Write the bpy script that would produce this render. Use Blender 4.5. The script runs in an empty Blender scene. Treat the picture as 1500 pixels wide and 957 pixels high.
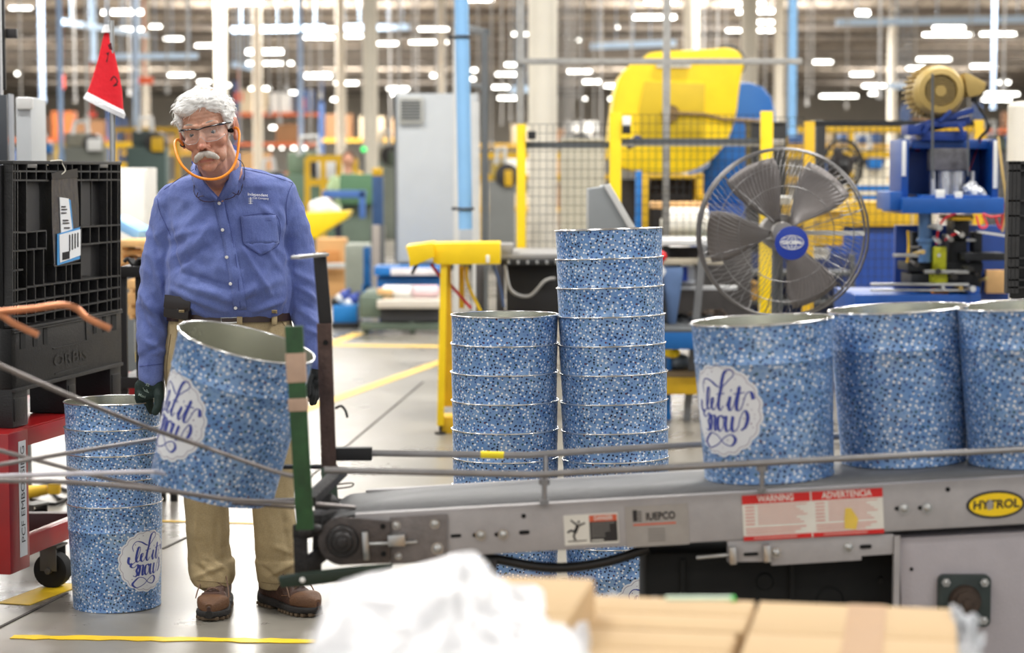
import bpy, bmesh, math, random
from mathutils import Vector, Matrix, Euler, noise
from mathutils.bvhtree import BVHTree
from math import sin, cos, pi, radians, sqrt, exp, atan, atan2
random.seed(7)
SC = bpy.context.scene
COL = SC.collection
# ---------------------------------------------------------------- camera
F = 3100.0
CAMH = 1.43
PITCH = atan((478.5 - 250) / F)
cam = bpy.data.cameras.new('camera')
cam.sensor_width = 36
cam.lens = F / 1500 * 36
cam.clip_end = 500
cam.dof.use_dof = True
cam.dof.focus_distance = 6.35
cam.dof.aperture_fstop = 3.1
camo = bpy.data.objects.new('camera', cam)
COL.objects.link(camo)
camo.location = (0, 0, CAMH)
camo.rotation_euler = (pi / 2 - PITCH, 0, 0)
SC.camera = camo
# ---------------------------------------------------------------- view
SC.view_settings.view_transform = 'Standard'
SC.view_settings.look = 'None'
SC.view_settings.gamma = 1.0
SC.view_settings.use_curve_mapping = False
SC.view_settings.exposure = 0.25
try:
    SC.cycles.use_denoising = True
    SC.cycles.max_bounces = 8
    SC.cycles.caustics_reflective = False
    SC.cycles.caustics_refractive = False
    SC.cycles.sample_clamp_indirect = 6
except Exception:
    pass
# ---------------------------------------------------------------- world: added ambient fill, entering where no wall stands behind the camera
w = bpy.data.worlds.new('world')
SC.world = w
w.use_nodes = True
bg = w.node_tree.nodes['Background']
bg.inputs[0].default_value = (0.93, 0.96, 1.0, 1)
bg.inputs[1].default_value = 0.8
# rows of ceiling tubes light the hall (the fittings themselves are built further down)
LAMPS = []
for iy, y in enumerate((-8, -3, 2, 6.5, 11, 17, 24, 33)):
    for ix, x in enumerate((-9, -3.2, 3.2, 9)):
        LAMPS.append((x, y, 6.3, 2.4, 0.5, (85 if y < 4 else 210) if y < 10 else 290))
for y in (48, 68, 90, 115, 145):
    for x in (-27, -9, 9, 27):
        LAMPS.append((x, y, 7.2, 9.0, 3.0, 3000))
for k, (x, y, z, sx, sy, p) in enumerate(LAMPS):
    l = bpy.data.lights.new('tube_and_fill_light', 'AREA')
    l.shape = 'RECTANGLE'
    l.size = sx
    l.size_y = sy
    l.energy = p
    l.color = (1.0, 0.985, 0.95)
    o = bpy.data.objects.new('tube_and_fill_light', l)
    o.location = (x, y, z)
    COL.objects.link(o)
    if y > 40:      # upward lamps added to brighten the roof deck over the far rows
        l2 = l.copy(); l2.energy = p * 0.5
        o2 = bpy.data.objects.new('tube_and_fill_light', l2); o2.location = (x, y, 5.6); o2.rotation_euler = (pi, 0, 0)
        COL.objects.link(o2)

# ---------------------------------------------------------------- helpers
def P(px, py, Y):
    u = (px - 750) / F
    v = (478.5 - py) / F
    d = Vector((u, cos(PITCH) + v * sin(PITCH), -sin(PITCH) + v * cos(PITCH)))
    t = Y / d.y
    return Vector((u * t, Y, CAMH + d.z * t))

def pix(co):
    x, y, z = co[0], co[1], co[2] - CAMH
    f = y * cos(PITCH) - z * sin(PITCH)
    u = y * sin(PITCH) + z * cos(PITCH)
    return 750 + F * x / f, 478.5 - F * u / f

def lin(c):
    c = c / 255.0
    return c / 12.92 if c <= 0.04045 else ((c + 0.055) / 1.055) ** 2.4

def rgb(r, g, b):
    return (lin(r), lin(g), lin(b), 1)

MATS = {}
def mat(name, col, rough=0.6, metal=0.0, var=0.12, vs=6.0, bump=0.0, bs=60.0, spec=0.5, emit=0, alpha=1.0, sss=0, coat=0, trans=0):
    if name in MATS:
        return MATS[name]
    m = bpy.data.materials.new(name)
    m.use_nodes = True
    nt = m.node_tree
    b = nt.nodes['Principled BSDF']
    c = rgb(*col)
    b.inputs['Base Color'].default_value = c
    b.inputs['Roughness'].default_value = rough
    b.inputs['Metallic'].default_value = metal
    b.inputs['Specular IOR Level'].default_value = spec
    tc = nt.nodes.new('ShaderNodeTexCoord')
    if var > 0:
        n = nt.nodes.new('ShaderNodeTexNoise')
        n.inputs['Scale'].default_value = vs
        n.inputs['Detail'].default_value = 6
        n.inputs['Roughness'].default_value = 0.65
        nt.links.new(tc.outputs['Object'], n.inputs['Vector'])
        r = nt.nodes.new('ShaderNodeValToRGB')
        r.color_ramp.elements[0].position = 0.3
        r.color_ramp.elements[1].position = 0.7
        r.color_ramp.elements[0].color = tuple(max(0, x * (1 - var)) for x in c[:3]) + (1,)
        r.color_ramp.elements[1].color = tuple(min(1, x * (1 + var)) for x in c[:3]) + (1,)
        nt.links.new(n.outputs['Fac'], r.inputs['Fac'])
        nt.links.new(r.outputs['Color'], b.inputs['Base Color'])
        rr = nt.nodes.new('ShaderNodeMapRange')
        rr.inputs['To Min'].default_value = max(0, rough - 0.08)
        rr.inputs['To Max'].default_value = min(1, rough + 0.08)
        nt.links.new(n.outputs['Fac'], rr.inputs['Value'])
        nt.links.new(rr.outputs['Result'], b.inputs['Roughness'])
    if bump > 0:
        n2 = nt.nodes.new('ShaderNodeTexNoise')
        n2.inputs['Scale'].default_value = bs
        n2.inputs['Detail'].default_value = 5
        nt.links.new(tc.outputs['Object'], n2.inputs['Vector'])
        bp = nt.nodes.new('ShaderNodeBump')
        bp.inputs['Strength'].default_value = bump
        bp.inputs['Distance'].default_value = 0.01
        nt.links.new(n2.outputs['Fac'], bp.inputs['Height'])
        nt.links.new(bp.outputs['Normal'], b.inputs['Normal'])
    if emit:
        b.inputs['Emission Color'].default_value = c
        b.inputs['Emission Strength'].default_value = emit
    if alpha < 1:
        b.inputs['Alpha'].default_value = alpha
    if sss:
        b.inputs['Subsurface Weight'].default_value = sss
        b.inputs['Subsurface Radius'].default_value = (0.012, 0.005, 0.003)
        b.inputs['Subsurface Scale'].default_value = 1.0
    if coat:
        b.inputs['Coat Weight'].default_value = coat
        b.inputs['Coat Roughness'].default_value = 0.15
    if trans:
        b.inputs['Transmission Weight'].default_value = trans
    MATS[name] = m
    return m

def frame_from(d):
    d = Vector(d).normalized()
    a = Vector((0, 0, 1)) if abs(d.z) < 0.95 else Vector((1, 0, 0))
    x = a.cross(d).normalized()
    y = d.cross(x).normalized()
    return x, y, d

class MB:
    def __init__(s):
        s.v = []; s.f = []; s.m = []; s.u = []
    def add(s, vs, fs, mi=0, M=None, uv=None):
        b = len(s.v)
        for q in vs:
            q = Vector(q)
            s.v.append(M @ q if M else q)
        for i, f in enumerate(fs):
            s.f.append([b + k for k in f]); s.m.append(mi)
            s.u.append(uv[i] if uv else None)
        return s
    def box(s, c, d, rot=None, mi=0):
        R = Euler(rot).to_matrix() if rot is not None and not isinstance(rot, Matrix) else (rot or Matrix.Identity(3))
        hx, hy, hz = d[0] / 2, d[1] / 2, d[2] / 2
        vs = []
        for (a, b_, e) in ((-1,-1,-1),(1,-1,-1),(1,1,-1),(-1,1,-1),(-1,-1,1),(1,-1,1),(1,1,1),(-1,1,1)):
            vs.append(Vector(c) + R @ Vector((a * hx, b_ * hy, e * hz)))
        return s.add(vs, [(0,3,2,1),(4,5,6,7),(0,1,5,4),(1,2,6,5),(2,3,7,6),(3,0,4,7)], mi)
    def bar(s, p0, p1, w, h, mi=0, up=None):
        p0 = Vector(p0); p1 = Vector(p1)
        x, y, d = frame_from(p1 - p0)
        if up is not None:
            y = (Vector(up) - d * Vector(up).dot(d)).normalized(); x = y.cross(d).normalized()
        vs = []
        for p in (p0, p1):
            for (a, b_) in ((-1,-1),(1,-1),(1,1),(-1,1)):
                vs.append(p + x * a * w / 2 + y * b_ * h / 2)
        return s.add(vs, [(0,1,2,3)[::-1],(4,5,6,7),(0,1,5,4),(1,2,6,5),(2,3,7,6),(3,0,4,7)], mi)
    def cyl(s, p0, p1, r0, r1=None, n=20, mi=0, cap=True):
        r1 = r0 if r1 is None else r1
        p0 = Vector(p0); p1 = Vector(p1)
        x, y, d = frame_from(p1 - p0)
        vs = []
        for p, r in ((p0, r0), (p1, r1)):
            for k in range(n):
                a = 2 * pi * k / n
                vs.append(p + x * cos(a) * r + y * sin(a) * r)
        fs = [(k, (k + 1) % n, n + (k + 1) % n, n + k) for k in range(n)]
        if cap:
            fs.append(tuple(range(n))[::-1]); fs.append(tuple(range(n, 2 * n)))
        return s.add(vs, fs, mi)
    def tube(s, pts, r, n=10, mi=0, closed=False):
        pts = [Vector(p) for p in pts]
        N = len(pts)
        rs = r if isinstance(r, (list, tuple)) else [r] * N
        vs = []
        px = None
        for i, p in enumerate(pts):
            if closed:
                t = pts[(i + 1) % N] - pts[i - 1]
            else:
                t = pts[min(i + 1, N - 1)] - pts[max(i - 1, 0)]
            if t.length < 1e-9: t = Vector((0, 0, 1))
            t.normalize()
            if px is None:
                px, py_, _ = frame_from(t)
            else:
                px = (px - t * px.dot(t))
                if px.length < 1e-6: px = frame_from(t)[0]
                px.normalize()
            py_ = t.cross(px)
            for k in range(n):
                a = 2 * pi * k / n
                vs.append(p + (px * cos(a) + py_ * sin(a)) * rs[i])
        fs = []
        M = N if closed else N - 1
        for i in range(M):
            j = (i + 1) % N
            for k in range(n):
                fs.append((i * n + k, i * n + (k + 1) % n, j * n + (k + 1) % n, j * n + k))
        if not closed:
            fs.append(tuple(range(n))[::-1]); fs.append(tuple(range((N - 1) * n, N * n)))
        return s.add(vs, fs, mi)
    def lathe(s, prof, n=48, M=None, mi=0, uvR=None, close=False):
        vs = []; K = len(prof)
        for k in range(n):
            a = 2 * pi * k / n
            for (r, z) in prof:
                vs.append((r * cos(a), r * sin(a), z))
        fs = []; uv = []
        for k in range(n):
            j = (k + 1) % n
            for i in range(K - 1):
                fs.append((k * K + i, j * K + i, j * K + i + 1, k * K + i + 1))
                if uvR:
                    a0 = 2 * pi * k / n * uvR; a1 = 2 * pi * (k + 1) / n * uvR
                    uv.append(((a0, prof[i][1]), (a1, prof[i][1]), (a1, prof[i+1][1]), (a0, prof[i+1][1])))
        return s.add(vs, fs, mi, M, uv if uvR else None)
    def ell(s, c, r, rot=None, nu=20, nv=12, mi=0):
        R = Euler(rot).to_matrix() if rot is not None else Matrix.Identity(3)
        r = (r, r, r) if not isinstance(r, (tuple, list)) else r
        vs = [Vector(c) + R @ Vector((0, 0, r[2]))]
        for i in range(1, nv):
            t = pi * i / nv
            for k in range(nu):
                a = 2 * pi * k / nu
                vs.append(Vector(c) + R @ Vector((r[0] * sin(t) * cos(a), r[1] * sin(t) * sin(a), r[2] * cos(t))))
        vs.append(Vector(c) + R @ Vector((0, 0, -r[2])))
        fs = [(0, 1 + k, 1 + (k + 1) % nu) for k in range(nu)]
        for i in range(nv - 2):
            for k in range(nu):
                a = 1 + i * nu
                fs.append((a + k, a + nu + k, a + nu + (k + 1) % nu, a + (k + 1) % nu))
        L = len(vs) - 1; a = 1 + (nv - 2) * nu
        fs += [(L, a + (k + 1) % nu, a + k) for k in range(nu)]
        return s.add(vs, fs, mi)
    def cap(s, p0, p1, r0, r1=None, n=16):
        "closed tapered capsule"
        r1 = r0 if r1 is None else r1
        p0 = Vector(p0); p1 = Vector(p1)
        d = (p1 - p0)
        L = max(d.length, 1e-6); d = d / L
        pts = []; rs = []
        for k in range(5):
            a = pi / 2 * (1 - k / 4.0)
            pts.append(p0 - d * r0 * sin(a)); rs.append(max(r0 * cos(a), 1e-4))
        for k in range(1, 4):
            pts.append(p0 + d * L * k / 4); rs.append(r0 + (r1 - r0) * k / 4)
        for k in range(5):
            a = pi / 2 * k / 4.0
            pts.append(p1 + d * r1 * sin(a)); rs.append(max(r1 * cos(a), 1e-4))
        return s.tube(pts, rs, n)
    def prism(s, poly, f0, f1, mi=0):
        "poly of 2D points; f0,f1 map (a,b)->3D for the two faces"
        n = len(poly)
        vs = [f0(*p) for p in poly] + [f1(*p) for p in poly]
        fs = [tuple(range(n))[::-1], tuple(range(n, 2 * n))] + [(k, (k + 1) % n, n + (k + 1) % n, n + k) for k in range(n)]
        return s.add(vs, fs, mi)
    def loft(s, rings, mi=0, cap=True):
        n = len(rings[0]); vs = [q for r in rings for q in r]
        fs = []
        for i in range(len(rings) - 1):
            for k in range(n):
                fs.append((i * n + k, i * n + (k + 1) % n, (i + 1) * n + (k + 1) % n, (i + 1) * n + k))
        if cap:
            fs.append(tuple(range(n))[::-1]); fs.append(tuple(range((len(rings) - 1) * n, len(rings) * n)))
        return s.add(vs, fs, mi)
    def mesh(s, name, off=None, smooth=True, bevel=0, fixn=True, ang=35):
        me = bpy.data.meshes.new(name)
        off = Vector(off) if off is not None else Vector((0, 0, 0))
        me.from_pydata([tuple(q - off) for q in s.v], [], s.f)
        me.polygons.foreach_set('material_index', s.m)
        if any(u is not None for u in s.u):
            uvl = me.uv_layers.new(name='uv')
            for p, u in zip(me.polygons, s.u):
                if u is None: continue
                for li, q in zip(p.loop_indices, u):
                    uvl.data[li].uv = q
        bm = bmesh.new(); bm.from_mesh(me)
        if fixn: bmesh.ops.recalc_face_normals(bm, faces=bm.faces)
        if bevel:
            es = [e for e in bm.edges if len(e.link_faces) == 2 and e.calc_face_angle(0) > 0.6]
            bmesh.ops.bevel(bm, geom=es, offset=bevel, segments=2, affect='EDGES', profile=0.6, clamp_overlap=True)
        bm.to_mesh(me); bm.free()
        if smooth:
            me.polygons.foreach_set('use_smooth', [True] * len(me.polygons))
            me.set_sharp_from_angle(angle=radians(ang))
        me.update()
        return me
    def build(s, name, mats, parent=None, local=False, smooth=True, bevel=0, fixn=True, ang=35, label=None):
        if not isinstance(mats, (list, tuple)): mats = [mats]
        if parent is None:
            if local: off = Vector((0, 0, 0))
            else:
                xs = [q.x for q in s.v]; ys = [q.y for q in s.v]; zs = [q.z for q in s.v]
                off = Vector(((min(xs) + max(xs)) / 2, (min(ys) + max(ys)) / 2, min(zs)))
            me = s.mesh(name, off, smooth, bevel, fixn, ang)
            o = bpy.data.objects.new(name, me); o.location = off
        else:
            off = Vector((0, 0, 0)) if local else wloc(parent)
            me = s.mesh(name, off, smooth, bevel, fixn, ang)
            o = bpy.data.objects.new(name, me); o.parent = parent
            if not local: pass
        COL.objects.link(o)
        for m in mats: me.materials.append(m)
        if label: o['label'] = label
        return o

def wloc(o):
    v = Vector(o.location)
    while o.parent:
        o = o.parent; v = v + Vector(o.location)
    return v

def tag(o, label=None, cat=None, group=None, kind=None):
    if label: o['label'] = label
    if cat: o['category'] = cat
    if group: o['group'] = group
    if kind: o['kind'] = kind
    return o

def empty(name, loc, label=None, cat=None, group=None, rot=None):
    o = bpy.data.objects.new(name, None)
    o.empty_display_size = 0.1
    COL.objects.link(o); o.location = loc
    if rot is not None: o.rotation_euler = rot
    return tag(o, label, cat, group)

KIDS = {}
def copy_tree(o, parent=None):
    c = o.copy(); COL.objects.link(c); c.parent = parent
    for ch in [x for x in COL.objects if x.parent == o]:
        copy_tree(ch, c)
    return c

def struct(o, label=None):
    o['kind'] = 'structure'
    if label: o['label'] = label
    return o

def remesh(mb, name, mats, parent, voxel=0.006, smooth=8, fac=0.5, disp=None, local=False, label=None):
    me = mb.mesh(name + '_tmp', None, False, 0, False)
    o = bpy.data.objects.new(name + '_tmp', me); COL.objects.link(o)
    r = o.modifiers.new('r', 'REMESH'); r.mode = 'VOXEL'; r.voxel_size = voxel; r.adaptivity = 0
    sm = o.modifiers.new('s', 'SMOOTH'); sm.iterations = smooth; sm.factor = fac
    dg = bpy.context.evaluated_depsgraph_get(); dg.update()
    me2 = bpy.data.meshes.new_from_object(o.evaluated_get(dg))
    bpy.data.objects.remove(o); bpy.data.meshes.remove(me)
    me2.name = name
    if disp:
        co = [v.co.copy() for v in me2.vertices]; no = [v.normal.copy() for v in me2.vertices]
        for i, v in enumerate(me2.vertices):
            v.co = disp(co[i], no[i])
        me2.update()
    off = Vector((0, 0, 0))
    if not local:
        if parent is not None: off = wloc(parent)
        else:
            xs = [v.co.x for v in me2.vertices]; ys = [v.co.y for v in me2.vertices]; zs = [v.co.z for v in me2.vertices]
            off = Vector(((min(xs) + max(xs)) / 2, (min(ys) + max(ys)) / 2, min(zs)))
        me2.transform(Matrix.Translation(-off))
    ob = bpy.data.objects.new(name, me2); COL.objects.link(ob)
    if parent is not None: ob.parent = parent
    elif not local: ob.location = off
    me2.polygons.foreach_set('use_smooth', [True] * len(me2.polygons))
    me2.materials.clear()
    for m in (mats if isinstance(mats, (list, tuple)) else [mats]): me2.materials.append(m)
    if label: ob['label'] = label
    return ob

def catmull(pts, n=6, closed=False):
    out = []
    N = len(pts)
    pts = [Vector(p) for p in pts]
    rng = range(N) if closed else range(N - 1)
    for i in rng:
        if closed:
            p0, p1, p2, p3 = pts[i - 1], pts[i], pts[(i + 1) % N], pts[(i + 2) % N]
        else:
            p0, p1, p2, p3 = pts[max(i - 1, 0)], pts[i], pts[i + 1], pts[min(i + 2, N - 1)]
        for k in range(n):
            t = k / n
            out.append(0.5 * ((2 * p1) + (-p0 + p2) * t + (2 * p0 - 5 * p1 + 4 * p2 - p3) * t * t + (-p0 + 3 * p1 - 3 * p2 + p3) * t ** 3))
    if not closed: out.append(pts[-1])
    return out

def text_geo(body, size=1.0, shear=0.0, bold=0.0, space=1.0):
    c = bpy.data.curves.new('t', 'FONT'); c.body = body; c.size = size; c.align_x = 'CENTER'; c.align_y = 'CENTER'
    c.shear = shear; c.offset = bold; c.space_character = space; c.resolution_u = 3
    o = bpy.data.objects.new('t', c); COL.objects.link(o)
    dg = bpy.context.evaluated_depsgraph_get(); dg.update()
    me = bpy.data.meshes.new_from_object(o.evaluated_get(dg))
    vs = [(v.co.x, v.co.y) for v in me.vertices]; fs = [tuple(p.vertices) for p in me.polygons]
    bpy.data.objects.remove(o); bpy.data.curves.remove(c); bpy.data.meshes.remove(me)
    return vs, fs

def text_on(mb, body, size, fmap, mi=0, **kw):
    vs, fs = text_geo(body, size, **kw)
    return mb.add([fmap(a, b) for a, b in vs], fs, mi)

def quad(mb, pts, mi=0):
    return mb.add(pts, [tuple(range(len(pts)))], mi)

# ---------------------------------------------------------------- common materials
STEEL = mat('brushed_steel', (190, 190, 188), 0.32, 0.9, 0.1, 12)
ZINC = mat('zinc_rod', (150, 148, 148), 0.38, 0.75, 0.12, 20)
DSTEEL = mat('dark_steel', (62, 60, 60), 0.5, 0.6, 0.25, 18)
BLACK = mat('black_plastic', (22, 22, 24), 0.55, 0, 0.2, 10)
BLACKM = mat('black_paint', (26, 26, 27), 0.45, 0, 0.2, 10)
YEL = mat('safety_yellow', (243, 205, 8), 0.45, 0, 0.07, 5)
YELD = mat('worn_yellow', (214, 170, 20), 0.55, 0, 0.15, 5)
BLUE = mat('machine_blue', (12, 72, 150), 0.42, 0, 0.15, 6)
LBLUE = mat('pipe_blue', (130, 178, 222), 0.5, 0, 0.06, 3)
MBLUE = mat('mid_blue', (20, 110, 185), 0.5, 0, 0.12, 4)
CONV = mat('conveyor_grey', (168, 164, 164), 0.5, 0.1, 0.09, 14, 0.1, 220)
GREY = mat('cabinet_grey', (180, 184, 187), 0.5, 0, 0.04, 3)
DGREY = mat('dark_grey', (92, 95, 97), 0.55, 0.1, 0.12, 6)
CREAM = mat('column_cream', (220, 213, 198), 0.6, 0, 0.06, 1.5)
WHITE = mat('white_paint', (235, 235, 232), 0.55, 0, 0.04, 6)
RED = mat('cart_red', (150, 13, 17), 0.35, 0, 0.15, 8, coat=0.3)
REDB = mat('bright_red', (215, 25, 35), 0.6, 0, 0.06, 12)
GREENP = mat('green_paint', (40, 76, 42), 0.6, 0, 0.4, 22)
RUST = mat('rusty_brown', (84, 66, 60), 0.75, 0.2, 0.35, 25, 0.3, 120)
OLIVE = mat('olive_green', (92, 106, 92), 0.6, 0, 0.12, 4)
WOOD = mat('pallet_wood', (212, 168, 112), 0.75, 0, 0.18, 7)
TAPE = mat('masking_tape', (186, 158, 138), 0.8, 0, 0.12, 20)
RUB = mat('rubber', (20, 20, 21), 0.8, 0, 0.1, 10)
COPPER = mat('copper', (196, 130, 92), 0.35, 0.75, 0.15, 14)
LAMPM = mat('lamp_glow', (255, 253, 246), 0.5, 0, 0, emit=9)
BRASS = mat('tan_enamel', (172, 146, 84), 0.5, 0.1, 0.12, 8)
LGREY = mat('light_grey', (206, 206, 204), 0.5, 0, 0.06, 5)
PINK = mat('skin_far', (205, 150, 125), 0.7, 0, 0.05, 5)
CABLE = mat('black_cable', (18, 18, 19), 0.35, 0, 0.05, 5)
REDC = mat('red_hose', (190, 30, 45), 0.4, 0, 0.1, 5)

# ---------------------------------------------------------------- floor, ceiling, walls
def floor_mat():
    m = bpy.data.materials.new('polished_concrete'); m.use_nodes = True
    nt = m.node_tree; b = nt.nodes['Principled BSDF']
    tc = nt.nodes.new('ShaderNodeTexCoord')
    n = nt.nodes.new('ShaderNodeTexNoise'); n.inputs['Scale'].default_value = 0.9; n.inputs['Detail'].default_value = 9; n.inputs['Roughness'].default_value = 0.7
    n2 = nt.nodes.new('ShaderNodeTexNoise'); n2.inputs['Scale'].default_value = 14; n2.inputs['Detail'].default_value = 6
    nt.links.new(tc.outputs['Object'], n.inputs['Vector']); nt.links.new(tc.outputs['Object'], n2.inputs['Vector'])
    r = nt.nodes.new('ShaderNodeValToRGB')
    r.color_ramp.elements[0].position = 0.3; r.color_ramp.elements[0].color = rgb(98, 94, 87)
    r.color_ramp.elements[1].position = 0.72; r.color_ramp.elements[1].color = rgb(150, 145, 135)
    nt.links.new(n.outputs['Fac'], r.inputs['Fac'])
    mx = nt.nodes.new('ShaderNodeMixRGB'); mx.blend_type = 'MULTIPLY'; mx.inputs[0].default_value = 0.35
    nt.links.new(r.outputs['Color'], mx.inputs[1]); nt.links.new(n2.outputs['Color'], mx.inputs[2])
    nt.links.new(r.outputs['Color'], b.inputs['Base Color'])
    mr = nt.nodes.new('ShaderNodeMapRange'); mr.inputs['From Min'].default_value = 0.35; mr.inputs['From Max'].default_value = 0.7
    mr.inputs['To Min'].default_value = 0.22; mr.inputs['To Max'].default_value = 0.44
    nt.links.new(n.outputs['Fac'], mr.inputs['Value']); nt.links.new(mr.outputs['Result'], b.inputs['Roughness'])
    b.inputs['Specular IOR Level'].default_value = 0.45
    bp = nt.nodes.new('ShaderNodeBump'); bp.inputs['Strength'].default_value = 0.05; bp.inputs['Distance'].default_value = 0.01
    nt.links.new(n2.outputs['Fac'], bp.inputs['Height']); nt.links.new(bp.outputs['Normal'], b.inputs['Normal'])
    return m
X0, X1, Y0, Y1, ZC = -52, 52, -14, 172, 8.3
m = MB(); m.box(((X0 + X1) / 2, (Y0 + Y1) / 2, -0.1), (X1 - X0, Y1 - Y0, 0.2))
struct(m.build('floor', floor_mat(), smooth=False))
CEILM = mat('roof_deck', (150, 136, 120), 0.8, 0, 0.2, 0.35)
m = MB(); m.box(((X0 + X1) / 2, (Y0 + Y1) / 2, ZC + 0.1), (X1 - X0, Y1 - Y0, 0.2))
struct(m.build('ceiling', CEILM, smooth=False))
WALLM = mat('wall_panel', (205, 199, 188), 0.8, 0, 0.1, 0.2)
m = MB(); m.box(((X0 + X1) / 2, Y1 + .1, ZC / 2), (X1 - X0, .2, ZC)); struct(m.build('wall_back', WALLM, smooth=False))
m = MB(); m.box((X0 - .1, (Y0 + Y1) / 2, ZC / 2), (.2, Y1 - Y0, ZC)); struct(m.build('wall_left', WALLM, smooth=False))
m = MB(); m.box((X1 + .1, (Y0 + Y1) / 2, ZC / 2), (.2, Y1 - Y0, ZC)); struct(m.build('wall_right', WALLM, smooth=False))
BEAMM = mat('beam_grey', (120, 112, 104), 0.7, 0, 0.1, 1)
k = 0
for y in range(66, 172, 8):
    k += 1
    m = MB()
    m.box((0, y, ZC - 0.12), (X1 - X0, .22, .22)); m.box((0, y, ZC - .85), (X1 - X0, .14, .14))
    for i in range(-32, 33):
        x = i * 1.6
        m.bar((x, y, ZC - .2), (x + .8, y, ZC - .82), .05, .05); m.bar((x + .8, y, ZC - .82), (x + 1.6, y, ZC - .2), .05, .05)
    struct(m.build('trim_%d' % k, BEAMM, smooth=False))

# painted floor lines and saw joints
LINE = mat('floor_yellow', (228, 190, 30), 0.5, 0, 0.12, 9)
LINEF = mat('floor_yellow_far', (224, 184, 80), 0.5, 0, 0.12, 4)
def floor_strip(name, a, b, wd, mt, label, ragged=False):
    m = MB(); a = Vector(a); b = Vector(b); d = (b - a); n = Vector((-d.y, d.x, 0)).normalized()
    K = 24 if ragged else 1
    rnd = random.Random(3)
    vs = []; fs = []
    for i in range(K + 1):
        p = a + d * i / K
        j1 = (rnd.random() - .5) * wd * .35 if ragged else 0
        j2 = (rnd.random() - .5) * wd * .35 if ragged else 0
        for (o_, z) in ((wd / 2 + j1, 0.001), (wd / 2 + j1, 0.003), (-wd / 2 + j2, .003), (-wd / 2 + j2, .001)):
            vs.append(p + n * o_ + Vector((0, 0, z)))
    for i in range(K):
        for q in range(4):
            fs.append((i * 4 + q, i * 4 + (q + 1) % 4, (i + 1) * 4 + (q + 1) % 4, (i + 1) * 4 + q))
    fs.append((0, 1, 2, 3)); fs.append((K * 4 + 3, K * 4 + 2, K * 4 + 1, K * 4))
    m.add(vs, fs)
    return tag(m.build(name, mt, smooth=False), label, 'floor marking')
def G(px, py):
    "floor point seen at pixel"
    Y = CAMH * F / (py - 250.0)
    for _ in range(8):
        p = P(px, py, Y); Y *= CAMH / (CAMH - p.z)
    p = P(px, py, Y); p.z = 0
    return p
floor_strip('floor_tape', G(18, 934), G(470, 941), 0.05, LINE, 'bright yellow tape line on the concrete in front of the man\'s shoes', True)
floor_strip('floor_tape', G(400, 617), G(655, 527), 0.10, LINEF, 'yellow line running diagonally over the floor left of the yellow leg')
floor_strip('floor_tape', G(470, 506), G(660, 508), 0.2, LINEF, 'yellow cross line on the floor before the olive machine bed')
floor_strip('floor_tape', G(486, 503), G(527, 488), 0.12, LINEF, 'short yellow line by the corner of the olive machine bed')
floor_strip('floor_tape', G(232, 764), G(470, 770), 0.03, LINEF, 'thin pale yellow line crossing behind the man\'s legs')
floor_strip('floor_tape', G(20, 886), G(100, 856), 0.12, LINE, 'worn yellow floor mark under the red cart caster')
JOINT = mat('saw_joint', (70, 66, 62), 0.9, 0, 0.1, 9)
for nm, a, b in (('trim_30', G(-30, 935), G(98, 870)), ('trim_31', G(238, 805), G(290, 780)), ('trim_32', G(400, 745), G(620, 560)), ('trim_33', G(330, 745), G(370, 725))):
    o = floor_strip(nm, a, b, .012, JOINT, 'saw cut joint in the concrete'); del o['category']; struct(o)
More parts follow.
